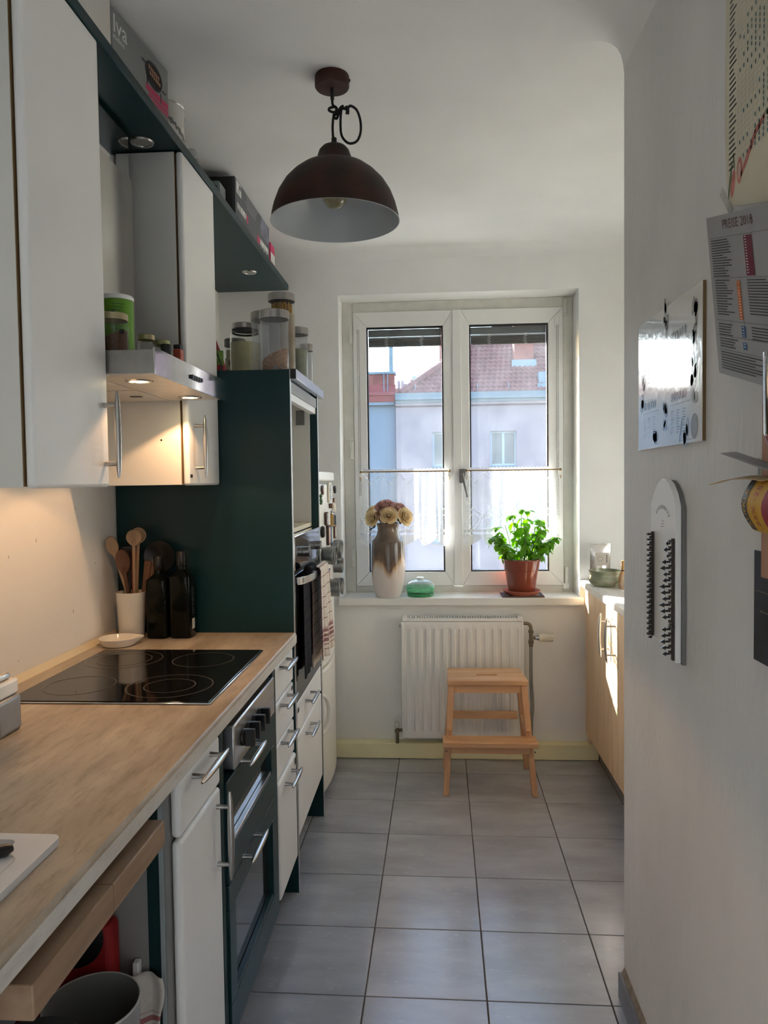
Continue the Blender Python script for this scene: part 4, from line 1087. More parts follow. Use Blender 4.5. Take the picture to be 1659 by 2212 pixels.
# ------------------------------------------------------------------ things on the cooker hood
ZH = 1.7087
def hoodjar(label, x, y, r, h, content, ch, lidm, lid_h=0.014, neck=0.004, group='spice jars on the cooker hood'):
    t_ = thing('spice_jar', label, 'jar', (x, y, ZH), group)
    obj('jar_body', MB().lathe((x, y, ZH), [(0.0001, 0.0005), (r - 0.003, 0.0005), (r, 0.004), (r, h - lid_h - 0.014), (r - neck, h - lid_h - 0.006), (r - neck, h - lid_h + 0.003)], 32), M['glass'], t_)
    obj('lid', MB().lathe((x, y, ZH), [(r - neck + 0.001, h - lid_h), (r - neck + 0.003, h - lid_h), (r - neck + 0.003, h - 0.002), (r - neck, h), (0.0001, h)], 32), M[lidm], t_)
    n_ = 24
    rc = r - 0.003
    vs = [(x + rc * math.cos(2 * PI * i / n_), y + rc * math.sin(2 * PI * i / n_), ZH + 0.002) for i in range(n_)] + [(x + rc * math.cos(2 * PI * i / n_), y + rc * math.sin(2 * PI * i / n_), ZH + ch * (1 + 0.35 * math.cos(2 * PI * i / n_))) for i in range(n_)]
    obj('contents', MB().add(vs, [(i, (i + 1) % n_, n_ + (i + 1) % n_, n_ + i) for i in range(n_)] + [tuple(range(n_, 2 * n_)), tuple(range(n_ - 1, -1, -1))]), content, t_)
    return t_
M['lidgold'] = pm('gold_lid', S(176, 164, 128), 0.35, 0.5, var=0.04)
M['lidgreen'] = pm('olive_lid', S(150, 152, 108), 0.4, 0.2, var=0.05)
M['spice'] = pm('brown_spice', S(92, 62, 44), 0.9, var=0.3, scale=120)
j1 = hoodjar('biggest spice jar with brown powder in front of the green canister', -0.735, 1.690, 0.034, 0.096, M['spice'], 0.042, 'lidgold', lid_h=0.016)
obj('tag', MB().box(-0.712, -0.700, 1.668, 1.6685, ZH + 0.045, ZH + 0.056), M['black'], j1)
hoodjar('spice jar with a yellowish lid right of the green canister', -0.742, 1.905, 0.0225, 0.090, pm('white_dark_spice', S(120, 112, 104), 0.8, var=0.5, scale=80), 0.012, 'lidgold')
hoodjar('spice jar with an olive lid standing third along the hood', -0.735, 1.995, 0.024, 0.092, pm('dark_herbs', S(60, 62, 54), 0.9, var=0.3, scale=80), 0.045, 'lidgreen')
gcn = thing('green_canister', 'bright green round canister with white lid on the cooker hood', 'canister', (-0.770, 1.795, ZH))
M['canister'] = pm('green_card', S(104, 158, 40), 0.45, var=0.04)
obj('body', MB().lathe((-0.770, 1.795, ZH), [(0.0001, 0.0005), (0.039, 0.0005), (0.039, 0.150)], 40), M['canister'], gcn)
obj('lid', MB().lathe((-0.770, 1.795, ZH), [(0.0395, 0.1505), (0.0402, 0.152), (0.0402, 0.159), (0.038, 0.162), (0.0001, 0.162)], 40), M['white'], gcn)
tx_ = MB()
def wrap_text(mb, string, cx, cy, r, a0, z, size):
    sub = MB().text(string, (0, 0, 0), (1, 0, 0), (0, 0, 1), size)
    mb.add([(cx + (r) * math.cos(a0 + v.x / r), cy + r * math.sin(a0 + v.x / r), z + v.z) for v in sub.v], sub.f)
wrap_text(tx_, 'are', -0.770, 1.795, 0.0394, R(-125), ZH + 0.108, 0.028)
obj('lettering', tx_, pm('navy_print', S(24, 58, 74), 0.5), gcn)
sm = MB()
for k in range(9):
    for q_ in range(8):
        a = R(-82 + 7 * q_)
        if q_ > 5 - (k % 3): continue
        sm.add([(-0.770 + 0.0394 * math.cos(a + d1), 1.795 + 0.0394 * math.sin(a + d1), ZH + 0.136 - k * 0.0075 + d2) for d1, d2 in ((0, 0), (0.095, 0), (0.095, 0.002), (0, 0.002))], [(0, 1, 2, 3)])
obj('small_print', sm, pm('green_print_dark', S(52, 104, 34), 0.5), gcn)
bc = thing('pepper_bottle', 'small bottle with a black cap at the front of the cooker hood', 'bottle', (-0.690, 1.905, ZH))
obj('bottle', MB().lathe((-0.690, 1.905, ZH), [(0.0001, 0.0005), (0.0125, 0.0005), (0.0125, 0.040), (0.010, 0.044)], 20), M['glass'], bc)
obj('cap', MB().lathe((-0.690, 1.905, ZH), [(0.0132, 0.040), (0.0135, 0.062), (0.012, 0.064), (0.0001, 0.064)], 20), M['black'], bc)
rt_ = thing('paprika_tin', 'small orange red spice tin behind the black-capped bottle', 'tin', (-0.708, 2.055, ZH))
obj('tin', MB().box(-0.720, -0.698, 2.042, 2.070, ZH + 0.0003, ZH + 0.078), pm('orange_red', S(186, 84, 62), 0.45, var=0.1), rt_, bevel=0.003)
obj('lid', MB().box(-0.719, -0.699, 2.043, 2.069, ZH + 0.0783, ZH + 0.090), M['black'], rt_, bevel=0.002)

# ------------------------------------------------------------------ things on the worktop
ZW = WT + 0.0002
uj = thing('utensil_jar', 'tall cream ceramic jar holding wooden spoons in the corner by the oven housing', 'jar', (-1.003, 2.395, ZW))
JC = Vector((-1.003, 2.385, ZW))
obj('jar', MB().lathe(JC, [(0.0001, 0.0), (0.039, 0.0), (0.041, 0.003), (0.0475, 0.150), (0.0480, 0.153), (0.0465, 0.154), (0.0445, 0.150), (0.038, 0.008), (0.0001, 0.008)], 40), M['ivory'], uj)
M['beech'] = wood('beech_spoon', S(142, 114, 88), S(174, 144, 112), 0.6, 'z')
M['olive'] = wood('olive_wood', S(66, 38, 22), S(108, 68, 40), 0.5, 'z', scale=9)
def spoon(name, label, base, top, hw, hh, tilt_dir, mat, thin=0.006, round_=True):
    """handle from base to the neck, flat oval bowl at the top; base lies inside the jar"""
    t_ = thing(name, label, 'spoon' if name != 'spatula' else 'spatula', base, 'cooking utensils in the cream jar')
    b_, tp = Vector(base), Vector(top)
    ax = (tp - b_).normalized()
    side = Vector(tilt_dir).normalized(); side = (side - ax * side.dot(ax)).normalized()
    nrm = ax.cross(side)
    neck = tp - ax * hh * 1.75
    obj('handle', MB().tube([b_, b_ + (neck - b_) * 0.5, neck, neck + ax * 0.012], [0.0058, 0.0055, 0.0056, 0.006], 10), mat, t_)
    mb = MB()
    c_ = tp - ax * hh
    n_ = 28
    for rr_, dz in ((1.0, thin * 0.5),):
        vs = []
        for lay, f_ in ((-1, 0.92), (0, 1.0), (1, 0.92)):
            for i in range(n_):
                a = 2 * PI * i / n_
                u_, v_ = hw * math.cos(a) * f_, hh * math.sin(a) * f_
                if math.sin(a) < 0: u_ *= 1 - 0.45 * (-math.sin(a)) ** 2; v_ *= 1.12
                vs.append(c_ + side * u_ + ax * v_ + nrm * (lay * thin * 0.5))
        vs += [c_ - nrm * (thin * 0.1), c_ + nrm * (thin * 0.5)]
        fs = []
        for L_ in (0, 1):
            for i in range(n_): fs.append((L_ * n_ + i, L_ * n_ + (i + 1) % n_, (L_ + 1) * n_ + (i + 1) % n_, (L_ + 1) * n_ + i))
        for i in range(n_):
            fs.append((3 * n_, (i + 1) % n_, i)); fs.append((3 * n_ + 1, 2 * n_ + i, 2 * n_ + (i + 1) % n_))
        mb.add(vs, fs)
    obj('spoon_bowl', mb, mat, t_)
    return t_
bz_ = ZW + 0.012
spoon('wooden_spoon', 'pale wooden spoon leaning left against the wall in the cream jar', (-0.975, 2.385, bz_), (-1.066, 2.372, 1.240), 0.020, 0.033, (1, 0.35, 0), M['beech'])
spoon('wooden_spoon', 'dark striped olive wood spoon in the cream jar', (-0.985, 2.375, bz_), (-1.024, 2.362, 1.198), 0.024, 0.040, (1, 0.1, 0), M['olive'])
spoon('wooden_spoon', 'tall round pale wooden spoon upright in the middle of the cream jar', (-0.990, 2.380, bz_), (-0.983, 2.372, 1.262), 0.0265, 0.0265, (1, 0, 0), M['beech'])
spoon('wooden_spoon', 'second round wooden spoon hiding behind the tall upright one', (-1.000, 2.405, bz_), (-0.976, 2.398, 1.268), 0.0265, 0.0265, (1, 0, 0), M['beech'])
def flat_tool(name, label, cat, base, top, w0, w1, mat, th=0.004, hmat=None, frac=0.55):
    t_ = thing(name, label, cat, base, 'cooking utensils in the cream jar')
    b_, tp = Vector(base), Vector(top); ax = (tp - b_).normalized(); side = (Vector((1, 0.1, 0)) - ax * ax.x).normalized(); nrm = ax.cross(side)
    md = b_ + (tp - b_) * frac
    obj('handle', MB().tube([b_, md, md + ax * 0.01], 0.005, 8), hmat or mat, t_)
    vs = [md - side * w0, md + side * w0, tp + side * w1, tp - side * w1]
    vs = [v - nrm * th / 2 for v in vs] + [v + nrm * th / 2 for v in vs]
    obj('blade', MB().add(vs, [(3, 2, 1, 0), (4, 5, 6, 7), (0, 1, 5, 4), (1, 2, 6, 5), (2, 3, 7, 6), (3, 0, 4, 7)]), mat, t_, bevel=0.0015)
M['redsil'] = pm('red_silicone', S(170, 42, 28), 0.5, var=0.05)
M['amberwood'] = wood('amber_wood', S(92, 56, 28), S(124, 80, 42), 0.5, 'z')
flat_tool('spatula', 'black kitchen spatula with pale sticker behind the olive wood spoon', 'spatula', (-1.012, 2.400, bz_), (-1.018, 2.412, 1.205), 0.020, 0.030, M['black'])
flat_tool('spatula', 'red handled spatula behind the upright spoon', 'spatula', (-1.000, 2.398, bz_), (-0.998, 2.412, 1.190), 0.007, 0.009, M['redsil'], frac=0.45, th=0.008)
flat_tool('spatula', 'amber wooden spatula right of the upright spoon', 'spatula', (-0.985, 2.400, bz_), (-0.952, 2.410, 1.155), 0.008, 0.012, M['amberwood'], frac=0.5)
flat_tool('spatula', 'narrow dark amber spatula rightmost in the cream jar', 'spatula', (-0.978, 2.405, bz_), (-0.936, 2.418, 1.148), 0.006, 0.008, M['amberwood'], frac=0.5)
ld2 = thing('ladle', 'big black round ladle leaning right over the dark bottles', 'ladle', (-0.975, 2.40, bz_), 'cooking utensils in the cream jar')
obj('handle', MB().tube([(-0.985, 2.41, bz_), (-0.964, 2.432, 1.06), (-0.948, 2.442, 1.11), (-0.930, 2.444, 1.14)], 0.005, 8), M['black'], ld2)
obj('ladle_bowl', MB().lathe((-0.918, 2.444, 1.168), [(0.0001, 0.004), (0.02, 0.0), (0.042, -0.010), (0.052, -0.020), (0.053, -0.0215), (0.036, -0.014), (0.02, -0.005), (0.0001, -0.001)], 28, ax='y'), M['black'], ld2)
# dark oil bottles
M['bottleglass'] = pm('black_green_glass', (0.004, 0.006, 0.005), 0.09, var=0.1, spec=0.18)
def bottle(label, x, y, w, h):
    t_ = thing('oil_bottle', label, 'bottle', (x, y, ZW), 'dark square oil bottles')
    mb = MB()
    prof_ = [(0.88, 0.0), (1, 0.006), (1, h * 0.66), (0.97, h * 0.71), (0.62, h * 0.765), (0.42, h * 0.79), (0.40, h * 0.83)]
    n_ = 32
    vs, fs = [], []
    for s_, z_ in prof_:
        rndn = 0.55 if s_ > 0.8 else 1.0
        for i in range(n_):
            a = 2 * PI * i / n_
            e = 2 / (5.0 if s_ > 0.8 else 2.2)
            cx_, sy_ = math.cos(a), math.sin(a)
            vs.append((x + w * s_ * math.copysign(abs(cx_) ** e, cx_), y + w * s_ * math.copysign(abs(sy_) ** e, sy_), ZW + z_))
    k_ = len(prof_)
    for j in range(k_ - 1):
        for i in range(n_): fs.append((j * n_ + i, j * n_ + (i + 1) % n_, (j + 1) * n_ + (i + 1) % n_, (j + 1) * n_ + i))
    fs.append(tuple(range(n_ - 1, -1, -1)))
    obj('bottle', mb.add(vs, fs), M['bottleglass'], t_)
    obj('cap', MB().lathe((x, y, ZW), [(0.0145, h * 0.83), (0.0165, h * 0.84), (0.0165, h - 0.002), (0.015, h), (0.0001, h)], 24), M['black'], t_)
    return t_
bottle('black square oil bottle nearest the cream utensil jar', -0.912, 2.398, 0.036, 0.270)
b2 = bottle('black square oil bottle with white side lettering, right of the other bottle', -0.836, 2.402, 0.036, 0.286)
pb_ = MB()
for k in range(16): pb_.box(-0.7999, -0.7992, 2.392, 2.392 + 0.006 + 0.012 * ((k * 0.618) % 1), ZW + 0.070 + 0.0062 * k, ZW + 0.0735 + 0.0062 * k)
obj('side_print', pb_, M['dgrey'], b2)['kind'] = 'stuff'
obj('label_patch', MB().box(-0.7999, -0.7992, 2.390, 2.414, ZW + 0.028, ZW + 0.062), M['pvcgrey'], b2)
# spoon rest
sr = thing('spoon_rest', 'small cream dish with a pouring lip on the worktop corner', 'dish', (-0.998, 2.268, ZW))
mb = MB()
n_ = 40
vs, fs = [], []
for (r0, z_) in ((0.0001, 0.0), (0.044, 0.0), (0.052, 0.006), (0.058, 0.022), (0.060, 0.026), (0.058, 0.027), (0.055, 0.022), (0.048, 0.008), (0.0001, 0.006)):
    for i in range(n_):
        a = 2 * PI * i / n_
        lip = max(0, math.cos(a - R(35))) ** 14 * (0.020 if z_ > 0.01 else 0.0)
        vs.append((-0.998 + (r0 + lip) * math.cos(a), 2.268 + (r0 + lip) * math.sin(a), ZW + z_ - lip * 0.18))
for j in range(8):
    for i in range(n_): fs.append((j * n_ + i, j * n_ + (i + 1) % n_, (j + 1) * n_ + (i + 1) % n_, (j + 1) * n_ + i))
obj('dish', mb.add(vs, fs), M['ivory'], sr)
# steel tissue / napkin dispenser at the left edge
dp = thing('steel_canister', 'brushed steel canister with a white top band at the left end of the worktop', 'canister', (-0.93, 1.43, ZW))
M['canbody'] = pm('satin_steel_body', S(150, 152, 154), 0.4, 0.6, var=0.05, scale=40)
obj('body', MB().box(-0.985, -0.868, 1.405, 1.490, ZW, ZW + 0.075), M['canbody'], dp, bevel=0.008, seg=4)
obj('band', MB().box(-0.983, -0.872, 1.408, 1.488, ZW + 0.0755, ZW + 0.108), M['white'], dp, bevel=0.006, seg=3)
obj('top_knob', MB().box(-0.965, -0.882, 1.418, 1.476, ZW + 0.1083, ZW + 0.122), M['steel'], dp, bevel=0.005, seg=3)
# chopping board and knife
cbd = thing('chopping_board', 'white plastic chopping board with a handle slot and juice groove on the worktop', 'board', (-0.68, 0.86, ZW))
def rrect(x0, x1, y0, y1, r, n=6):
    out = []
    for cx, cy, a0 in ((x1 - r, y1 - r, 0), (x0 + r, y1 - r, 90), (x0 + r, y0 + r, 180), (x1 - r, y0 + r, 270)):
        for i in range(n + 1):
            a = R(a0 + 90 * i / n); out.append((cx + r * math.cos(a), cy + r * math.sin(a)))
    return out
M['groove'] = pm('groove_shadow', (0.60, 0.60, 0.61), 0.5, var=0.03)
M['hdpe'] = pm('white_plastic_board', (0.74, 0.74, 0.75), 0.45, var=0.02, scale=20)
def board_mesh():
    bm = bmesh.new()
    outer = rrect(-0.855, -0.533, 0.52, 1.006, 0.014); slot = rrect(-0.75, -0.588, 0.962, 0.988, 0.0125)
    vo = [bm.verts.new((x, y, 0)) for x, y in outer]; vi = [bm.verts.new((x, y, 0)) for x, y in slot]
    eo = [bm.edges.new((vo[i], vo[(i + 1) % len(vo)])) for i in range(len(vo))]; ei = [bm.edges.new((vi[i], vi[(i + 1) % len(vi)])) for i in range(len(vi))]
    bmesh.ops.triangle_fill(bm, use_beauty=True, use_dissolve=False, edges=eo + ei)
    fs_ = list(bm.faces)
    r_ = bmesh.ops.extrude_face_region(bm, geom=fs_)
    for v in [q for q in r_['geom'] if isinstance(q, bmesh.types.BMVert)]: v.co.z += 0.011
    bmesh.ops.recalc_face_normals(bm, faces=bm.faces)
    mb = MB(); bm.verts.index_update()
    mb.add([(v.co.x, v.co.y, v.co.z + ZW) for v in bm.verts], [tuple(v.index for v in f.verts) for f in bm.faces]); bm.free()
    return mb
obj('board', board_mesh(), M['hdpe'], cbd, bevel=0.002, seg=3)
gr_ = [(x, y, ZW + 0.0112) for x, y in rrect(-0.835, -0.560, 0.54, 0.945, 0.02)]
obj('juice_groove', MB().tube(gr_, 0.0012, 6, closed=True), M['groove'], cbd)
kn = thing('kitchen_knife', 'kitchen knife with a black handle lying on the white chopping board', 'knife', (-0.62, 0.90, ZW + 0.011))
hz_ = ZW + 0.0195
obj('handle', MB().tube([(-0.572, 0.948, hz_), (-0.578, 0.942, hz_), (-0.60, 0.925, hz_), (-0.640, 0.890, hz_), (-0.672, 0.862, hz_)], [0.004, 0.0080, 0.0082, 0.0078, 0.0074], 14), M['black'], kn)
obj('blade', MB().prism([(-0.676, 0.866), (-0.668, 0.854), (-0.775, 0.760), (-0.800, 0.748)], 'z', hz_ - 0.001, hz_ + 0.0008), M['steel'], kn)
# pull-out board under the worktop
M['pullwood'] = wood('pull_out_wood', S(140, 112, 88), S(176, 146, 118), 0.55, 'y')
pb = thing('pull_out_board', 'thick wooden pull-out board under the worktop front', 'board', (-0.7, 0.95, 0.8))
obj('plank', MB().box(-0.86, -0.4555, 0.784, 1.195, 0.806, 0.848), M['pullwood'], pb, bevel=0.002)
obj('plank_joint', MB().box(-0.86, -0.4553, 0.9935, 0.9945, 0.8058, 0.8484), M['tan_edge'], pb)
obj('runner', MB().box(-0.86, -0.505, 0.786, 1.19, 0.770, 0.8055), M['dgrey'], pb)
obj('support_bar', MB().box(-0.86, -0.53, 1.196, 1.330, 0.826, 0.8655), M['whiteedge'], pb)
obj('side_rail', MB().box(-1.08, -0.861, 0.705, 1.33, 0.790, 0.8655), M['whiteedge'], pb)
# pots, bag and cloth in the open niche
pt = thing('enamel_pot', 'grey enamel pot with a pale rim standing under the worktop', 'pot', (-0.592, 1.195, 0))
M['enamel'] = pm('grey_enamel', S(138, 138, 136), 0.3, var=0.04, coat=0.3)
M['enamelrim'] = pm('pale_rim', S(196, 194, 188), 0.3, var=0.03)
obj('pot', MB().lathe((-0.590, 1.192, 0.30), [(0.0001, 0), (0.066, 0), (0.072, 0.006), (0.079, 0.229), (0.0775, 0.229), (0.070, 0.008), (0.0001, 0.005)], 48), M['enamel'], pt)
obj('rim', MB().lathe((-0.590, 1.192, 0.53), [(0.0775, -0.002), (0.0775, 0.0008), (0.0795, 0.0008), (0.080, -0.0015), (0.079, -0.003)], 48), M['enamelrim'], pt)
tr2 = thing('wire_trolley', 'low dark kitchen trolley carrying the pots under the worktop', 'trolley', (-0.65, 1.1, 0))
tm = MB().box(-0.95, -0.505, 0.80, 1.285, 0.285, 0.2995)
obj('shelf', tm, M['dgrey'], tr2, bevel=0.003)
for x in (-0.94, -0.515):
    for y in (0.81, 1.275): obj('leg', MB().cyl((x, y, 0.0005), (x, y, 0.2845), 0.009, n=12), M['dgrey'], tr2)
p2 = thing('enamel_pot', 'second grey pot nearer the camera beside the rimmed pot', 'pot', (-0.585, 0.985, 0.30))
obj('pot', MB().lathe((-0.585, 0.985, 0.30), [(0.0001, 0), (0.066, 0), (0.074, 0.006), (0.076, 0.297), (0.0745, 0.298), (0.070, 0.008), (0.0001, 0.005)], 48), M['enamel'], p2)
obj('lid', MB().lathe((-0.585, 0.985, 0.598), [(0.078, 0.0005), (0.078, 0.004), (0.05, 0.013), (0.0001, 0.018)], 40), M['dgrey'], p2)
rg = thing('red_bag', 'red and black bag standing at the back under the worktop', 'bag', (-0.78, 1.29, 0.3))
M['bag'] = pm('red_fabric', S(150, 18, 22), 0.7, var=0.15, scale=12)
obj('bag', MB().box(-0.93, -0.596, 1.286, 1.328, 0.0005, 0.605), M['bag'], rg, bevel=0.012, seg=3)
obj('black_patch', MB().lathe((-0.672, 1.2855, 0.585), [(0.0001, -0.001), (0.060, -0.001), (0.062, 0.0)], 28, ax='y'), M['black'], rg)
cl = thing('checked_cloth', 'white cloth with red stripes hanging on the side of the white base cupboard', 'cloth', (-0.545, 1.322, 0.3))
M['redstripe'] = check_cloth('red_stripe_cloth', S(208, 202, 194), S(208, 202, 194), S(150, 58, 62), 1)
cm = MB().sheet(lambda u, v: (-0.575 + 0.062 * u + 0.006 * math.sin(v * 9), 1.316 - 0.010 * math.sin(u * 6 + v * 2), 0.29 + 0.205 * v - 0.02 * (1 - v) * math.sin(u * 4)), 14, 16, uv=True)
for key, (a, b) in list(cm.uv.items()): cm.uv[key] = (a * 0.05 + 0.005, b * 0.22 - 0.03)
obj('cloth', cm, M['redstripe'], cl, solid=0.003)
obj('peg', MB().box(-0.572, -0.560, 1.318, 1.334, 0.480, 0.515), M['white'], cl, bevel=0.002)
# ------------------------------------------------------------------ fridge magnets and magnetic spice tins
def fx(y): return bulge(y) + 0.0004
def magnet(label, y, z, w, h, mat, mat2=None, shape='box', th=0.006, tilt=0.0):
    x = fx(y) + 0.0006
    # sit on the highest point of the bowed door under the magnet
    x = max(fx(y - w / 2), fx(y), fx(y + w / 2)) + 0.0006
    t_ = thing('fridge_magnet', label, 'magnet', (x, y, z), 'fridge magnets')
    if shape == 'box': o = obj('body', MB().box(x, x + th, y - w / 2, y + w / 2, z - h / 2, z + h / 2), mat, t_, bevel=0.0012)
    elif shape == 'oval': o = obj('body', MB().lathe((x, y, z), [(0.0001, th), (0.8, th), (1.0, th * 0.6), (1.0, 0), (0.0001, 0)] if False else [(0.0001, 0), (w / 2, 0), (w / 2, th * 0.5), (w * 0.38, th), (0.0001, th * 1.1)], 20, ax='x', sy=h / w), mat, t_)
    elif shape == 'blob':
        mb = MB()
        for k in range(7):
            a = k * 2.4
            mb.ball((x + th * 0.55 + 0.001, y + w * 0.28 * math.cos(a) * (k > 0), z + h * 0.30 * math.sin(a) * (k > 0)), th * 0.55, 8)
        o = obj('body', mb, mat, t_)
    if mat2 and shape == 'box': obj('picture', MB().box(x + th, x + th + 0.0006, y - w * 0.36, y + w * 0.36, z - h * 0.38, z + h * 0.38), mat2, t_)
    elif mat2: obj('picture', MB().lathe((x + th, y, z), [(0.0001, 0.0012), (w * 0.28, 0.0010), (w * 0.3, 0.0002)], 16, ax='x', sy=h / w), mat2, t_)
    return t_
brown = pm('magnet_brown', S(86, 56, 44), 0.5, var=0.15, scale=60)
skin = pm('magnet_peach', S(206, 172, 150), 0.5, var=0.12, scale=90)
grn = pm('magnet_green', S(52, 96, 44), 0.6, var=0.4, scale=160)
dk = pm('magnet_dark', S(40, 36, 34), 0.4, var=0.4, scale=120)
blu = pm('magnet_blue', S(120, 146, 178), 0.4, var=0.2, scale=90)
cream_ = pm('magnet_cream', S(220, 210, 190), 0.5, var=0.06)
gold = pm('magnet_gold', S(170, 130, 60), 0.35, 0.5, var=0.2, scale=70)
pho = pm('magnet_photo', S(200, 204, 206), 0.4, var=0.0, col2=S(70, 84, 92), scale=70)
magnet('oval brown and peach magnet topmost on the fridge door by the oven housing', 3.235, 1.375, 0.036, 0.046, brown, skin, 'oval')
magnet('tall white picture magnet of a green bottle at the fridge top', 3.375, 1.362, 0.070, 0.092, cream_, pho, 'box', 0.007)
magnet('bushy green plant magnet at the near edge of the fridge door', 3.180, 1.335, 0.045, 0.058, grn, None, 'blob', 0.012)
magnet('small wooden box magnet under the white picture magnet', 3.400, 1.300, 0.052, 0.022, brown, gold, 'box', 0.014)
magnet('dark knotted metal magnet at the far top edge of the fridge', 3.650, 1.372, 0.045, 0.040, dk, None, 'blob', 0.014)
magnet('slim red brown magnet near the far top edge of the fridge', 3.620, 1.310, 0.022, 0.042, brown, skin, 'box', 0.009)
magnet('pale pear shaped magnet below the wooden box magnet', 3.500, 1.286, 0.050, 0.052, cream_, None, 'oval', 0.014)
magnet('round silver snow-globe magnet right above the gold framed one', 3.445, 1.262, 0.042, 0.034, M['chrome'], None, 'oval', 0.012)
magnet('small brown framed magnet with a dark figure', 3.290, 1.246, 0.048, 0.060, brown, pho, 'box', 0.008)
magnet('black and gold rectangular magnet in the middle of the fridge door', 3.450, 1.232, 0.062, 0.062, gold, dk, 'box', 0.010)
magnet('black round cat-like magnet lowest at the near edge', 3.215, 1.192, 0.034, 0.052, dk, None, 'oval', 0.013)
magnet('brown framed peach plaque magnet low on the fridge door', 3.330, 1.170, 0.060, 0.090, brown, skin, 'box', 0.008)
magnet('slim pale blue bookmark magnet beside the brown plaque', 3.425, 1.165, 0.034, 0.080, blu, cream_, 'box', 0.006)
magnet('dark blue shoe shaped magnet on the far half of the door', 3.575, 1.225, 0.040, 0.056, dk, blu, 'oval', 0.013)
magnet('small brown and white figure magnet at the far low edge', 3.610, 1.165, 0.036, 0.060, brown, cream_, 'box', 0.010)
magnet('light blue card magnet at the far edge of the fridge door', 3.655, 1.258, 0.030, 0.050, blu, cream_, 'box', 0.006)
magnet('dark blue patterned magnet between the silver tins', 3.330, 0.992, 0.046, 0.050, pm('magnet_navy', S(50, 66, 110), 0.5, var=0.4, scale=90), skin, 'box', 0.006)
M['seed'] = pm('seed_spice', S(160, 150, 138), 0.8, var=0.35, scale=150)
def spice_tin(label, y, z, r=0.0325, ln=0.042):
    x = max(fx(y - r), fx(y), fx(y + r)) + 0.0008
    t_ = thing('spice_tin', label, 'tin', (x, y, z), 'magnetic spice tins on the fridge')
    obj('tin', MB().lathe((x, y, z), [(0.0001, 0), (r - 0.001, 0), (r, 0.001), (r, ln * 0.62)], 32, ax='x'), M['tinsteel'], t_)
    obj('lid_ring', MB().lathe((x, y, z), [(r + 0.0006, ln * 0.60), (r + 0.0015, ln * 0.61), (r + 0.0015, ln * 0.80), (r + 0.0004, ln * 0.82), (r + 0.0012, ln * 0.84), (r + 0.0012, ln), (r - 0.003, ln + 0.0008), (r - 0.004, ln - 0.001)], 32, ax='x'), M['tinsteel'], t_)
    obj('window', MB().lathe((x, y, z), [(0.0001, ln - 0.001), (r - 0.004, ln - 0.001)], 32, ax='x'), M['glass'], t_)
    obj('spices', MB().lathe((x, y, z), [(0.0001, ln - 0.006), (r - 0.002, ln - 0.006)], 32, ax='x'), M['seed'], t_)
spice_tin('silver spice tin nearest the oven housing in the upper row', 3.235, 1.086, 0.039, 0.052)
spice_tin('silver spice tin second in the upper row with a pale lid window', 3.440, 1.092, 0.038, 0.046)
spice_tin('silver spice tin highest at the far edge of the fridge', 3.640, 1.088, 0.033, 0.040)
spice_tin('silver spice tin tucked under the second tin of the upper row', 3.525, 1.012, 0.037, 0.042)
spice_tin('silver spice tin nearer in the lower pair beside the checked towel', 3.330, 0.930, 0.040, 0.050)
spice_tin('silver spice tin further away in the lower pair', 3.500, 0.914, 0.038, 0.044)

# ------------------------------------------------------------------ window sill
ZSill = 0.8183
va = thing('ceramic_vase', 'tall cream ceramic vase with a running brown glaze on the window sill', 'vase', (-0.234, 3.787, ZSill))
def glaze():
    m = pm('running_glaze', S(206, 196, 186), 0.22, var=0.03, scale=6, coat=0.3)
    nt = m.node_tree; N = nt.nodes.new; L = nt.links.new
    b = nt.nodes['Principled BSDF']; rp = next(n for n in nt.nodes if n.type == 'VALTORGB')
    tc = N('ShaderNodeTexCoord'); sp = N('ShaderNodeSeparateXYZ'); L(tc.outputs['Object'], sp.inputs[0])
    mp = N('ShaderNodeMapping'); mp.inputs['Scale'].default_value = (26, 26, 2.2); L(tc.outputs['Object'], mp.inputs[0])
    nz = N('ShaderNodeTexNoise'); nz.inputs['Scale'].default_value = 1.0; nz.inputs['Detail'].default_value = 5; L(mp.outputs[0], nz.inputs[0])
    n3 = N('ShaderNodeTexNoise'); n3.inputs['Scale'].default_value = 1.0; n3.inputs['Detail'].default_value = 2
    mp3 = N('ShaderNodeMapping'); mp3.inputs['Scale'].default_value = (11, 11, 1.0); mp3.inputs['Location'].default_value = (3.1, 1.7, 0); L(tc.outputs['Object'], mp3.inputs[0]); L(mp3.outputs[0], n3.inputs[0])
    def mth(op, a, b_=None):
        n = N('ShaderNodeMath'); n.operation = op
        for i, q in enumerate((a, b_)):
            if q is None: continue
            if isinstance(q, (int, float)): n.inputs[i].default_value = q
            else: L(q, n.inputs[i])
        return n.outputs[0]
    # the dark glaze runs down: threshold height wanders round the body
    h = mth('ADD', sp.outputs[2], mth('ADD', mth('MULTIPLY', mth('SUBTRACT', nz.outputs['Fac'], 0.5), 0.10), mth('MULTIPLY', mth('SUBTRACT', n3.outputs['Fac'], 0.5), 0.34)))
    cr = N('ShaderNodeValToRGB')
    e = cr.color_ramp.elements
    e[0].position = 0.0; e[0].color = (*S(212, 204, 202), 1)
    e[1].position = 1.0; e[1].color = (*S(112, 94, 80), 1)
    for p_, c_ in ((0.33, S(210, 200, 192)), (0.40, S(190, 160, 126)), (0.455, S(112, 86, 66)), (0.56, S(84, 68, 56)), (0.70, S(92, 78, 66))):
        q_ = e.new(p_); q_.color = (*c_, 1)
    L(mth('DIVIDE', h, 0.39), cr.inputs[0]); L(cr.outputs[0], b.inputs['Base Color'])
    return m
M['glaze'] = glaze()
VC = (-0.234, 3.787, ZSill)
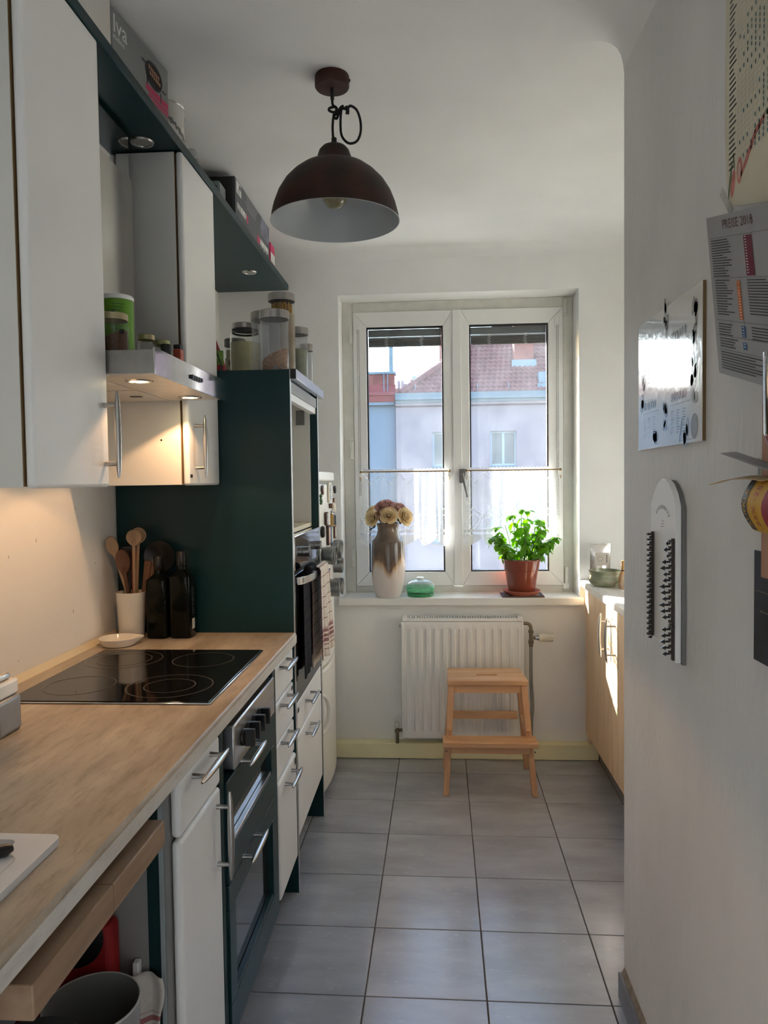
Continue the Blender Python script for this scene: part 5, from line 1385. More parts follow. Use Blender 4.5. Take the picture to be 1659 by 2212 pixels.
obj('body', MB().lathe(VC, [(0.0001, 0), (0.060, 0), (0.064, 0.004), (0.074, 0.035), (0.083, 0.080), (0.0865, 0.13), (0.0870, 0.19), (0.0855, 0.24), (0.0835, 0.270), (0.0825, 0.284), (0.0805, 0.2885), (0.0735, 0.294), (0.0655, 0.304), (0.0590, 0.317), (0.0550, 0.331), (0.053, 0.343), (0.0545, 0.358), (0.059, 0.371), (0.0625, 0.377), (0.0605, 0.379), (0.055, 0.370), (0.049, 0.343), (0.05, 0.32), (0.0001, 0.20)], 56), M['glaze'], va)
# dried roses
def petal(name, c1, c2):
    m = pm(name, c1, 0.75, var=0.0, col2=c2, scale=30, spec=0.2)
    nt = m.node_tree; N = nt.nodes.new; L = nt.links.new
    b = nt.nodes['Principled BSDF']; out = nt.nodes['Material Output']; rp = next(n for n in nt.nodes if n.type == 'VALTORGB')
    tl = N('ShaderNodeBsdfTranslucent'); L(rp.outputs[0], tl.inputs[0])
    mx = N('ShaderNodeMixShader'); mx.inputs[0].default_value = 0.6
    L(b.outputs[0], mx.inputs[1]); L(tl.outputs[0], mx.inputs[2]); L(mx.outputs[0], out.inputs[0])
    return m
M['petal_c'] = petal('cream_petal', S(238, 220, 184), S(248, 238, 212))
M['petal_p'] = petal('dusty_pink_petal', S(206, 166, 158), S(228, 200, 188))
M['petal_b'] = petal('brown_petal', S(180, 134, 112), S(214, 176, 146))
M['stemdry'] = pm('dry_stem', S(70, 66, 48), 0.8, var=0.2)
def rose(label, p, d, r, mat, seed):
    rd = random.Random(seed)
    p, d = Vector(p) + Vector((0.003, -0.045, 0)), Vector(d).normalized()
    u = d.orthogonal().normalized(); w = d.cross(u)
    t_ = thing('dried_rose', label, 'rose', tuple(p), 'dried roses in the ceramic vase')
    mb = MB()
    rings = [(3, 0.16, 0.92, 0.10), (3, 0.34, 0.92, 0.18), (4, 0.58, 0.84, 0.28), (5, 0.82, 0.66, 0.42), (5, 1.00, 0.40, 0.60)]
    for k, (cnt, rad, hgt, flare) in enumerate(rings):
        for i in range(cnt):
            a0 = 2 * PI * i / cnt + k * 0.9 + rd.uniform(-0.2, 0.2)
            span = 2 * PI / cnt * 1.35
            hh = hgt * rd.uniform(0.88, 1.08)
            def fn(s, v, a0=a0, span=span, rad=rad, hh=hh, flare=flare):
                a = a0 + (s - 0.5) * span
                edge = 1 - (2 * s - 1) ** 4 * 0.35
                vv = v * edge
                rr_ = r * (rad * (0.30 + 0.70 * min(1, vv * 1.6)) + flare * max(0, vv - 0.62) * 1.7)
                z_ = r * (hh * vv - flare * 0.9 * max(0, vv - 0.72) - 0.25 * (1 - vv))
                return p + (u * math.cos(a) + w * math.sin(a)) * rr_ + d * z_
            mb.sheet(fn, 5, 6)
    o = obj('petals', mb, mat, t_, solid=0.0009); o['kind'] = 'stuff'
    obj('calyx', MB().lathe((0, 0, 0), [(0.0001, -0.4 * r), (0.25 * r, -0.36 * r), (0.45 * r, -0.1 * r)], 10), M['stemdry'], t_, local=True).rotation_euler = d.to_track_quat('Z', 'Y').to_euler()
    base = Vector((VC[0] + (p.x - VC[0]) * 0.25, VC[1] + (p.y - VC[1]) * 0.25, ZSill + 0.24))
    obj('stem', MB().tube(crom([p - d * r * 0.3, p - d * r * 1.1, Vector((VC[0] + (p.x - VC[0]) * 0.42, VC[1] + (p.y - VC[1]) * 0.42, ZSill + 0.375)), base], 5), 0.0026, 8), M['stemdry'], t_)
rose('front cream dried rose with a brown heart facing the room', (-0.228, 3.775, 1.235), (0.05, -0.9, 0.45), 0.036, M['petal_c'], 1)
rose('cream dried rose drooping low on the left of the bunch', (-0.312, 3.800, 1.222), (-0.5, -0.75, 0.2), 0.033, M['petal_c'], 2)
rose('cream dried rose at the far left behind the drooping one', (-0.318, 3.838, 1.255), (-0.8, -0.3, 0.5), 0.027, M['petal_c'], 3)
rose('big dusty pink dried rose on top of the bunch', (-0.250, 3.822, 1.275), (-0.1, -0.5, 0.85), 0.040, M['petal_p'], 4)
rose('dusty pink dried rose at the upper right of the bunch', (-0.185, 3.830, 1.265), (0.35, -0.45, 0.8), 0.034, M['petal_p'], 5)
rose('golden cream dried rose nodding on the right', (-0.152, 3.802, 1.228), (0.65, -0.65, 0.25), 0.037, M['petal_c'], 6)
rose('small brown dried rose between the left and front roses', (-0.268, 3.785, 1.236), (-0.2, -0.95, 0.3), 0.025, M['petal_b'], 7)
lf_ = MB()
lf_.sheet(lambda u, v: (-0.292 - 0.030 * v + 0.014 * (u - 0.5) * math.sin(PI * min(1, v * 1.05)), 3.737 + 0.006 * math.sin(u * 3), 1.198 - 0.045 * v - 0.006 * math.sin(v * 6)), 4, 8)
lf_.sheet(lambda u, v: (-0.185 + 0.022 * v, 3.735 + 0.004 * u, 1.205 + 0.010 * math.sin(v * 5) + 0.02 * (u - 0.5) * math.sin(PI * v)), 4, 8)
tag(obj('withered_leaves', lf_, M['stemdry'], loc=(-0.29, 3.78, 1.19), solid=0.001), 'dark withered rose leaves hanging over the vase rim', 'leaves', kind='stuff')
# green lidded dish
gd = thing('lidded_dish', 'low green glass dish with a clear domed lid beside the vase', 'dish', (-0.072, 3.818, ZSill))
GC = (-0.072, 3.818, ZSill)
M['greenglass'] = thin_glass('green_glass', (0.30, 0.82, 0.52), haze=0.30, hcol=(0.22, 0.62, 0.36), rough=0.05)
M['greenbase'] = pm('thick_green_glass', S(52, 150, 92), 0.15, var=0.05, coat=0.3)
M['sprout'] = pm('sprouts', S(146, 140, 86), 0.8, var=0.5, scale=120)
obj('base', MB().lathe(GC, [(0.0001, 0), (0.066, 0), (0.069, 0.004), (0.070, 0.014), (0.0001, 0.0142)], 48), M['greenbase'], gd)
obj('bowl', MB().lathe(GC, [(0.0702, 0.0145), (0.0715, 0.030), (0.0735, 0.046), (0.0745, 0.048)], 48), M['greenglass'], gd)
obj('seeds', MB().lathe(GC, [(0.0001, 0.0215), (0.066, 0.021), (0.0665, 0.027), (0.05, 0.031), (0.0001, 0.030)], 32), M['sprout'], gd)
ld3 = obj('lid', MB().lathe(GC, [(0.0748, 0.049), (0.073, 0.054), (0.066, 0.066), (0.054, 0.075), (0.034, 0.081), (0.016, 0.0825)], 48), thin_glass('clear_lid', (0.90, 0.95, 0.96), haze=0.16, hcol=(0.7, 0.8, 0.85), rough=0.05), gd)
obj('lid_knob', MB().lathe(GC, [(0.0001, 0.0826), (0.017, 0.0828), (0.019, 0.086), (0.019, 0.093), (0.016, 0.095), (0.0001, 0.0952)], 24), M['pvc'], ld3)
# potted basil with saucer and coaster
PC = Vector((0.443, 3.800, ZSill))
cs = thing('coaster', 'square dark blue bordered coaster under the plant saucer', 'coaster', tuple(PC))
obj('coaster', MB().box(0.340, 0.550, 3.735, 3.870, ZSill + 0.0002, ZSill + 0.0065), pm('coaster_edge', S(96, 66, 58), 0.6, var=0.1), cs, bevel=0.001)
obj('print_border', MB().box(0.346, 0.544, 3.741, 3.864, ZSill + 0.0066, ZSill + 0.0070), pm('navy_border', S(52, 58, 78), 0.5), cs)
obj('print_centre', MB().box(0.362, 0.528, 3.756, 3.849, ZSill + 0.0071, ZSill + 0.0074), pm('coaster_face', S(186, 176, 170), 0.5, var=0.2, scale=30), cs)
ZC0 = ZSill + 0.0076
M['terra'] = pm('terracotta', S(150, 78, 56), 0.7, var=0.08, scale=12)
M['potplastic'] = pm('brown_plastic_pot', S(126, 58, 42), 0.22, var=0.05, scale=6, coat=0.15)
sa = thing('plant_saucer', 'round terracotta saucer under the basil pot', 'saucer', (PC.x, PC.y, ZC0))
obj('saucer', MB().lathe((PC.x, PC.y, ZC0), [(0.0001, 0.0), (0.072, 0.0), (0.078, 0.003), (0.091, 0.014), (0.094, 0.017), (0.0945, 0.022), (0.091, 0.0235), (0.086, 0.020), (0.074, 0.006), (0.0001, 0.005)], 48), M['terra'], sa)
pz = ZC0 + 0.0068
pl = thing('potted_basil', 'bushy bright green basil in a shiny brown pot on the window sill', 'plant', (PC.x, PC.y, pz))
obj('pot', MB().lathe((PC.x, PC.y, pz), [(0.0001, 0), (0.064, 0), (0.066, 0.003), (0.084, 0.118), (0.0865, 0.120), (0.095, 0.168), (0.0975, 0.1695), (0.0975, 0.174), (0.093, 0.174), (0.0905, 0.160), (0.0001, 0.158)], 56), M['potplastic'], pl)
obj('soil', MB().lathe((PC.x, PC.y, pz), [(0.0001, 0.166), (0.05, 0.167), (0.0905, 0.162)], 24), pm('soil', S(44, 34, 26), 0.95, var=0.4, scale=60, bump=1.0, bscale=90), pl)
def leafmat():
    m = pm('basil_leaf', S(78, 136, 30), 0.38, var=0.0, col2=S(146, 190, 58), scale=14, spec=0.5)
    nt = m.node_tree; N = nt.nodes.new; L = nt.links.new
    b = nt.nodes['Principled BSDF']; out = nt.nodes['Material Output']; rp = next(n for n in nt.nodes if n.type == 'VALTORGB')
    tl = N('ShaderNodeBsdfTranslucent'); hs = N('ShaderNodeHueSaturation'); hs.inputs['Value'].default_value = 1.35; hs.inputs['Saturation'].default_value = 1.15
    L(rp.outputs[0], hs.inputs['Color']); L(hs.outputs[0], tl.inputs[0])
    mx = N('ShaderNodeMixShader'); mx.inputs[0].default_value = 0.5
    L(b.outputs[0], mx.inputs[1]); L(tl.outputs[0], mx.inputs[2]); L(mx.outputs[0], out.inputs[0])
    return m
M['leaf'] = leafmat()
M['stemgreen'] = pm('basil_stem', S(96, 140, 52), 0.5, var=0.1)
def leaf_mesh(ln, wd, curl, cup):
    def fn(u, v):
        s = math.sin(PI * min(1, v ** 0.85)) ** 0.8
        x = (u - 0.5) * wd * s
        a = v * curl
        rr_ = ln / max(curl, 1e-3)
        y = rr_ * math.sin(a); z = -rr_ * (1 - math.cos(a)) + cup * wd * (1 - (2 * u - 1) ** 2) * s
        return (x, y, z)
    return MB().sheet(fn, 4, 6)
leaf_meshes = []
rd = random.Random(11)
hubs = []
for (dx, dy, hh_) in ((0.150, -0.010, 0.095), (0.135, 0.0, 0.055), (-0.125, -0.01, 0.115), (-0.10, -0.02, 0.06), (0.11, -0.02, 0.150), (0.0, -0.01, 0.255), (-0.045, 0.0, 0.225), (0.035, 0.0, 0.245), (0.085, 0.0, 0.20)):
    hubs.append((PC + Vector((dx * 0.4, dy, pz - PC.z + 0.164)), PC + Vector((dx, dy, pz - PC.z + 0.168 + hh_))))
for k in range(30):
    a = rd.uniform(0, 2 * PI); rr_ = 0.015 + 0.065 * math.sqrt(rd.random())
    b0 = PC + Vector((rr_ * math.cos(a), max(-0.065, min(0.018, rr_ * math.sin(a))), pz - PC.z + 0.164))
    hgt = 0.250 * (1 - 0.50 * (rr_ / 0.08) ** 2) * rd.uniform(0.55, 1.0)
    out_ = rr_ * rd.uniform(0.5, 1.4)
    tp_ = b0 + Vector((out_ * math.cos(a), min(out_ * 0.6 * math.sin(a), 0.02), hgt))
    hubs.append((b0, tp_))
stm = MB()
leaf_first = []
count = 0
for (b0, tp_) in hubs:
    mid = b0.lerp(tp_, 0.5) + Vector((0, 0, 0.02))
    stm.tube(crom([b0, mid, tp_], 4), 0.0017, 6)
    nodes = 2 + int((tp_ - b0).length / 0.040)
    for j in range(nodes):
        f_ = 1 - j * 0.21
        if f_ < 0.15: break
        c_ = b0.lerp(tp_, f_) + Vector((0, 0, 0.02 * math.sin(PI * f_)))
        az = rd.uniform(0, 2 * PI)
        for s_ in range(4 if j == 0 else 2):
            if count >= 285: break
            if len(leaf_first) < 6:
                lmb = leaf_mesh(rd.uniform(0.046, 0.058), rd.uniform(0.032, 0.041), (0.9, 1.3, 1.6, 1.9, 1.2, 1.5)[len(leaf_first)], 0.16)
                lo_ = obj('leaf', lmb, M['leaf'], pl, local=True); leaf_first.append(lo_)
            else:
                lo_ = leaf_first[rd.randrange(6)].copy(); COL.objects.link(lo_); lo_.parent = pl
            yw = az + s_ * (PI / 2 if j == 0 else PI) + rd.uniform(-0.35, 0.35)
            lo_.location = c_ - Vector((PC.x, PC.y, pz))
            lo_.rotation_euler = Euler((rd.uniform(-0.5, 0.55) - (0.25 if j else -0.1), rd.uniform(-0.35, 0.35), yw))
            sc_ = rd.uniform(0.75, 1.12) * (0.85 if j == 0 else 1.0)
            lo_.scale = (sc_, sc_, sc_)
            count += 1
obj('stems', stm, M['stemgreen'], pl)

# ------------------------------------------------------------------ radiator
rdx0, rdx1, rdz0, rdz1, rdy = -0.168, 0.438, 0.116, 0.728, 3.675
ra = thing('radiator', 'white panel radiator with vertical ribs below the window', 'radiator', (0.135, 3.72, rdz0))
M['radwhite'] = pm('radiator_enamel', (0.84, 0.84, 0.82), 0.35, var=0.02)
mb = MB()
ribs = 14
prof_ = [(rdx0 + 0.012, 0.0)]
step = (rdx1 - rdx0 - 0.028) / ribs
for k in range(ribs):
    x0 = rdx0 + 0.014 + step * k
    prof_ += [(x0 + step * 0.12, 0.0), (x0 + step * 0.24, 0.0075), (x0 + step * 0.62, 0.0075), (x0 + step * 0.74, 0.0)]
prof_.append((rdx1 - 0.012, 0.0))
za, zb2, zc_, zd_ = rdz0 + 0.002, rdz0 + 0.042, rdz1 - 0.062, rdz1 - 0.022
def radfn_rows():
    rows = []
    for z_, k_ in ((za, 0), (zb2 - 0.004, 0), (zb2 + 0.010, 1), (zc_ - 0.010, 1), (zc_ + 0.004, 0), (zd_, 0)):
        rows.append([(x, rdy + 0.0075 - d_ * k_ * 0 + (0.0 if k_ == 0 else (0.0 if d_ == 0 else 0.0)) + (0.0075 - d_) * 0 - (0 if k_ == 0 else 0) + (d_ * k_), z_) for x, d_ in prof_])
    return rows
rows = radfn_rows()
w_ = len(prof_)
vs = [p for r_ in rows for p in r_]
fs = [(j * w_ + i, j * w_ + i + 1, (j + 1) * w_ + i + 1, (j + 1) * w_ + i) for j in range(len(rows) - 1) for i in range(w_ - 1)]
mb.add(vs, fs)
obj('front_panel', mb, M['radwhite'], ra, ang=30)
obj('panel_frame', MB().box(rdx0, rdx0 + 0.0118, rdy + 0.005, rdy + 0.065, rdz0, rdz1 - 0.020).box(rdx1 - 0.0118, rdx1, rdy + 0.005, rdy + 0.065, rdz0, rdz1 - 0.020).box(rdx0 + 0.012, rdx1 - 0.012, rdy + 0.016, rdy + 0.06, rdz0, rdz1 - 0.03), M['radwhite'], ra, bevel=0.003)
tg = MB()
tg.box(rdx0 + 0.004, rdx1 - 0.004, rdy + 0.006, rdy + 0.010, rdz1 - 0.0195, rdz1 - 0.004); tg.box(rdx0 + 0.004, rdx1 - 0.004, rdy + 0.060, rdy + 0.064, rdz1 - 0.0195, rdz1)
for k in range(43):
    x = rdx0 + 0.036 + k * (rdx1 - rdx0 - 0.076) / 42
    tg.box(x - 0.0035, x + 0.0035, rdy + 0.0102, rdy + 0.0598, rdz1 - 0.006, rdz1 - 0.001)
obj('top_grille', tg, M['radwhite'], ra, bevel=0.001)
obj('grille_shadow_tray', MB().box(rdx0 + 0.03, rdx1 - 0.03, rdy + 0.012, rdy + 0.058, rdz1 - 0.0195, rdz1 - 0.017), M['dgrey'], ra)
for x in (rdx0 + 0.004, rdx1 - 0.030): obj('grille_end', MB().box(x, x + 0.026, rdy + 0.0045, rdy + 0.064, rdz1 - 0.019, rdz1 + 0.002), M['radwhite'], ra, bevel=0.003)
obj('air_valve', MB().cyl((rdx0 - 0.012, rdy + 0.03, rdz1 - 0.045), (rdx0, rdy + 0.03, rdz1 - 0.045), 0.007, n=12), M['chrome'], ra)
M['oldbrass'] = pm('dull_nickel_brass', S(126, 116, 98), 0.42, 0.75, var=0.15, scale=40)
M['pipe'] = pm('grey_pipe', S(150, 150, 146), 0.45, 0.2, var=0.1)
vx, vy = 0.477, rdy + 0.03
vv = obj('valve', MB().tube(crom([(rdx1 + 0.001, vy, 0.694), (0.455, vy, 0.694), (0.470, vy, 0.688), (vx, vy, 0.672), (vx, vy, 0.655)], 6), 0.0085, 14)
    .cyl((vx, vy, 0.660), (vx, vy, 0.646), 0.0125, n=6).cyl((vx, vy, 0.646), (vx, vy, 0.610), 0.0095, n=14).cyl((vx, vy, 0.610), (vx, vy, 0.592), 0.0130, n=6).cyl((vx, vy, 0.592), (vx, vy, 0.578), 0.0105, n=14).cyl((vx, vy, 0.622), (0.500, vy, 0.622), 0.008, n=12), M['oldbrass'], ra)
obj('collar', MB().cyl((0.498, vy, 0.622), (0.517, vy, 0.622), 0.0105, 0.013, n=14), M['chrome'], vv)
hd3 = MB().lathe((0.516, vy, 0.622), [(0.0001, 0), (0.0195, 0), (0.0205, 0.004), (0.0205, 0.030), (0.0195, 0.066), (0.017, 0.070), (0.0001, 0.071)], 24, ax='x')
th_ = obj('thermostat_head', hd3, M['ivoryplastic'] if 'ivoryplastic' in M else M['pvc'], vv)
rb_ = MB()
for k in range(14):
    a = 2 * PI * k / 14
    rb_.obox((0.566, vy + 0.0203 * math.cos(a), 0.622 + 0.0203 * math.sin(a)), (0.018, 0, 0), (0, 0.0012 * math.cos(a), 0.0012 * math.sin(a)), (0, -0.0016 * math.sin(a), 0.0016 * math.cos(a)))
obj('grip_ribs', rb_, M['pvcgrey'], th_)
for dx, z1 in ((-0.005, 0.58), (0.0055, 0.58)):
    obj('pipe', MB().tube(crom([(vx + dx, vy + 0.012 * (dx > 0), z1), (vx + dx, vy + 0.012 * (dx > 0), 0.40), (vx + dx + 0.006, vy + 0.01, 0.28), (vx + dx + 0.001, vy + 0.015, 0.20), (vx + dx - 0.003, vy + 0.02, 0.084)], 6), 0.0048, 10), M['pipe'], ra)
lv = obj('lockshield_valve', MB().cyl((-0.192, vy, 0.150), (-0.1685, vy, 0.150), 0.008, n=12).cyl((-0.195, vy, 0.165), (-0.195, vy, 0.084), 0.0085, n=12).ball((-0.196, vy - 0.008, 0.148), 0.0125, 12), M['oldbrass'], ra)
obj('valve_cap', MB().box(-0.206, -0.186, vy - 0.010, vy + 0.010, 0.162, 0.190), M['pvcgrey'], lv, bevel=0.003)

# ------------------------------------------------------------------ step stool
ss = thing('step_stool', 'beech two-step stool with a handle slot standing before the radiator', 'stool', (0.24, 3.42, 0))
M['stoolwood'] = wood('stool_beech', S(190, 144, 104), S(216, 174, 132), 0.42, 'x', scale=4, coat=0.1)
M['stoolwoodz'] = wood('stool_beech_leg', S(184, 138, 100), S(210, 166, 124), 0.45, 'z', scale=4)
def plank_slot():
    bm = bmesh.new()
    outer = [(0.056, 3.352), (0.418, 3.352), (0.404, 3.585), (0.050 + 0.014, 3.585)]
    outer = [(0.054, 3.352), (0.420, 3.352), (0.406, 3.586), (0.058, 3.586)]
    slot = rrect(0.187, 0.287, 3.448, 3.472, 0.0118)
    vo = [bm.verts.new((x, y, 0)) for x, y in outer]; vi = [bm.verts.new((x, y, 0)) for x, y in slot]
    eo = [bm.edges.new((vo[i], vo[(i + 1) % len(vo)])) for i in range(len(vo))]; ei = [bm.edges.new((vi[i], vi[(i + 1) % len(vi)])) for i in range(len(vi))]
    bmesh.ops.triangle_fill(bm, use_beauty=True, use_dissolve=False, edges=eo + ei)
    r_ = bmesh.ops.extrude_face_region(bm, geom=list(bm.faces))
    for v in [q_ for q_ in r_['geom'] if isinstance(q_, bmesh.types.BMVert)]: v.co.z += 0.022
    bmesh.ops.recalc_face_normals(bm, faces=bm.faces)
    bm.verts.index_update()
    mb = MB().add([(v.co.x, v.co.y, v.co.z + 0.478) for v in bm.verts], [tuple(v.index for v in f.verts) for f in bm.faces]); bm.free()
    return mb
obj('top_plate', plank_slot(), M['stoolwood'], ss, bevel=0.003)
obj('lower_step', MB().box(0.030, 0.449, 3.252, 3.352, 0.226, 0.249), M['stoolwood'], ss, bevel=0.003)
def leg(x0, y0, z0, x1, y1, z1, wx, wy):
    vs = []
    for (x, y, z, k) in ((x0, y0, z0, 0.85), (x1, y1, z1, 1.0)):
        vs += [(x - wx * k, y - wy * k, z), (x + wx * k, y - wy * k, z), (x + wx * k, y + wy * k, z), (x - wx * k, y + wy * k, z)]
    return MB().add(vs, [(3, 2, 1, 0), (4, 5, 6, 7), (0, 1, 5, 4), (1, 2, 6, 5), (2, 3, 7, 6), (3, 0, 4, 7)])
for sx, bx, tx_ in ((-1, 0.0425, 0.0735), (1, 0.4375, 0.4005)):
    obj('leg', leg(bx, 3.290, 0.0006, tx_, 3.385, 0.4775, 0.0145, 0.021), M['stoolwoodz'], ss, bevel=0.002)
    obj('leg', leg(bx, 3.607, 0.0006, tx_ + sx * -0.004, 3.552, 0.4775, 0.0125, 0.019), M['stoolwoodz'], ss, bevel=0.002)
    x_ = tx_ - sx * 0.004
    obj('side_rail', leg(tx_ + sx * 0.010, 3.42, 0.255, tx_ + sx * 0.010, 3.42, 0.288, 0.008, 0.115), M['stoolwood'], ss, bevel=0.001)
    obj('side_rail', leg(x_, 3.47, 0.440, x_, 3.47, 0.4775, 0.008, 0.062), M['stoolwood'], ss, bevel=0.001)
obj('front_rail', MB().box(0.086, 0.388, 3.366, 3.384, 0.440, 0.4775), M['stoolwood'], ss, bevel=0.0015)
obj('rear_rail', MB().box(0.080, 0.394, 3.558, 3.574, 0.258, 0.294), M['stoolwood'], ss, bevel=0.0015)
obj('rear_rail', MB().box(0.088, 0.386, 3.545, 3.561, 0.440, 0.4775), M['stoolwood'], ss, bevel=0.0015)
obj('step_rail', MB().box(0.066, 0.414, 3.276, 3.292, 0.192, 0.2255), M['stoolwood'], ss, bevel=0.0015)
for x in (0.046, 0.436): obj('bolt', MB().cyl((x, 3.2645, 0.205), (x, 3.271, 0.205), 0.003, n=10), M['black'], ss)

# ------------------------------------------------------------------ right recess: cupboard, worktop and what stands there
M['birch'] = wood('birch_front', S(216, 182, 142), S(232, 204, 168), 0.4, 'z', scale=5)
rc = thing('wooden_cupboard', 'light wooden base cupboard with bow handles right of the window', 'cupboard', (1.0, 3.0, 0))
obj('carcass', MB().box(0.764, 1.36, 2.05, 3.705, 0.125, 0.868), M['birch'], rc)
obj('plinth', MB().box(0.813, 0.83, 2.05, 3.708, 0.0005, 0.124), M['grey'], rc)
obj('wall_filler', MB().box(0.764, 0.80, 3.7055, 3.766, 0.09, 0.868), M['birch'], rc)
for k, (y0, y1, hy) in enumerate(((3.148, 3.702, 3.205), (2.588, 3.142, 3.090), (2.052, 2.582, 2.12))):
    dd = obj('door', MB().box(0.742, 0.7635, y0, y1, 0.150, 0.862), M['birch'], rc, bevel=0.003)
    pts = [(0.742 - 0.030 * math.sin(PI * i / 10) - 0.004, hy, 0.640 + 0.20 * i / 10) for i in range(11)]
    mb = MB().tube([(0.708 - 0.007 * (1 - (2 * i / 10 - 1) ** 2), hy, 0.645 + 0.19 * i / 10) for i in range(11)], [0.0018 + 0.0048 * math.sqrt(max(0, 1 - (2 * i / 10 - 1) ** 2)) for i in range(11)], 10)
    for z in (0.680, 0.800): mb.tube([(0.7418, hy, z), (0.725, hy, z), (0.706, hy, z)], [0.0055, 0.0038, 0.0038], 10)
    obj('handle', mb, M['chrome'], dd)
rw = thing('side_worktop', 'pale worktop in the recess right of the window', 'worktop', (1.0, 3.0, 0.87))
poly = [(0.735, 0.8685), (1.362, 0.8685), (1.362, 0.9015), (0.740, 0.9015), (0.733, 0.898), (0.7315, 0.890), (0.7315, 0.872)]
obj('slab', MB().prism(poly, 'y', 2.03, 3.766), M['worktop2'], rw)
ZR = 0.9017
bw = thing('tea_bowl', 'round grey-green glazed tea bowl on the side worktop', 'bowl', (0.812, 3.585, ZR))
M['bowlglaze'] = pm('celadon_glaze', S(120, 134, 104), 0.2, var=0.0, col2=S(176, 172, 148), scale=16, stretch=(1, 1, 4), coat=0.3)
obj('bowl', MB().lathe((0.805, 3.56, ZR), [(0.0001, 0), (0.058, 0), (0.062, 0.004), (0.0735, 0.022), (0.075, 0.034), (0.069, 0.050), (0.0685, 0.056), (0.073, 0.068), (0.0735, 0.073), (0.0715, 0.074), (0.067, 0.058), (0.066, 0.044), (0.05, 0.012), (0.0001, 0.010)], 48), M['bowlglaze'], bw)
po_ = thing('silver_pouch', 'shiny silver resealable tea pouch behind the green bowl', 'pouch', (0.80, 3.66, ZR))
M['foil'] = pm('silver_foil', (0.66, 0.64, 0.62), 0.22, 0.9, var=0.05, scale=12, bump=0.3, bscale=30)
def pouch(u, v):
    w_ = 0.098 * (1.0 - 0.02 * v)
    th_ = 0.024 * (1 - v) ** 0.7 * (1 - (2 * u - 1) ** 2) + 0.0005
    return (0.758 + w_ * u + 0.004 * v, 3.672 - th_, ZR + 0.19 * v)
def pouchb(u, v):
    p = pouch(u, v); return (p[0], 3.6725 + (3.672 - p[1]) * 0.6 + 0.0005, p[2])
pm_ = MB().sheet(pouch, 12, 14).sheet(lambda u, v: pouchb(1 - u, v), 12, 14)
obj('pouch', pm_, M['foil'], po_, ang=80)
obj('seal_strip', MB().box(0.760, 0.859, 3.6695, 3.671, ZR + 0.170, ZR + 0.174).box(0.760, 0.859, 3.6695, 3.671, ZR + 0.181, ZR + 0.1835), M['chrome'], po_)
lb = MB()
for i in range(24):
    a, b = 2 * PI * i / 24, 2 * PI * (i + 1) / 24
    lb.add([(0.803 + r_ * math.cos(q_), 3.6455 + 0.0, ZR + 0.118 + r_ * math.sin(q_)) for r_, q_ in ((0.012, a), (0.0132, a), (0.0132, b), (0.012, b))], [(0, 1, 2, 3)])
for k in range(5): lb.box(0.832, 0.838, 3.6475, 3.648, ZR + 0.10 + 0.008 * k, ZR + 0.1045 + 0.008 * k)
obj('label_print', lb, M['print'], po_)
obj('label', MB().box(0.778, 0.845, 3.6482, 3.6488, ZR + 0.085, ZR + 0.148), pm('pale_label2', S(198, 190, 180), 0.5), po_)
wh = thing('bamboo_whisk', 'bamboo tea whisk standing beside the green bowl', 'whisk', (0.86, 3.50, ZR))
M['bamboo'] = wood('bamboo', S(172, 128, 76), S(206, 164, 108), 0.5, 'z')
WCX, WCY = 0.868, 3.458
obj('handle', MB().lathe((WCX, WCY, ZR), [(0.0118, 0.085), (0.0125, 0.09), (0.0120, 0.128), (0.0105, 0.130), (0.0001, 0.130)], 20), M['bamboo'], wh)
tn_ = MB()
for k in range(40):
    a = 2 * PI * k / 40
    tn_.tube([(WCX + r_ * math.cos(a), WCY + r_ * math.sin(a), ZR + z_) for r_, z_ in ((0.011, 0.088), (0.018, 0.066), (0.0225, 0.040), (0.022, 0.018), (0.019, 0.0008))], 0.0009, 5)
o_ = obj('tines', tn_, M['bamboo'], wh); o_['kind'] = 'stuff'
obj('binding', MB().lathe((WCX, WCY, ZR), [(0.0122, 0.080), (0.0135, 0.081), (0.0135, 0.0855), (0.0122, 0.0865)], 20), M['black'], wh)

# ------------------------------------------------------------------ near right wall: posters, hook board, leaflets
XR = 0.5028
a3 = thing('seasonal_poster', 'glossy laminated monochrome food calendar poster on the near wall', 'poster', (XR, 1.62, 1.62))
M['laminate'] = pm('laminated_print', (0.62, 0.62, 0.61), 0.15, var=0.03, bump=0.16, bscale=55, coat=0.8, spec=0.6)
PY0, PY1, PZ0, PZ1 = 1.412, 1.838, 1.476, 1.771
obj('sheet', MB().box(XR - 0.0065, XR - 0.0005, PY0, PY1, PZ0, PZ1), M['laminate'], a3, bevel=0.001)
obj('backing_edge', MB().box(XR - 0.0060, XR - 0.0004, PY0 - 0.0012, PY0 - 0.0001, PZ0 + 0.001, PZ1 - 0.001), M['tan_edge'], a3)
M['inkgrey'] = pm('grey_ink', S(118, 118, 118), 0.12, var=0.25, scale=60, coat=0.8)
M['inkdark'] = pm('dark_ink', S(98, 98, 100), 0.12, var=0.2, scale=60, coat=0.8)
xi = XR - 0.0069
ink, inkd = MB(), MB()
def wdisc(mb, y, z, ry, rz, n=14, rot=0.0):
    mb.add([(xi, y + ry * math.cos(2 * PI * i / n) * math.cos(rot) - rz * math.sin(2 * PI * i / n) * math.sin(rot), z + ry * math.cos(2 * PI * i / n) * math.sin(rot) + rz * math.sin(2 * PI * i / n) * math.cos(rot)) for i in range(n)], [tuple(range(n))])
def wrect(mb, y0, y1, z0, z1): mb.add([(xi, y0, z0), (xi, y0, z1), (xi, y1, z1), (xi, y1, z0)], [(0, 1, 2, 3)])
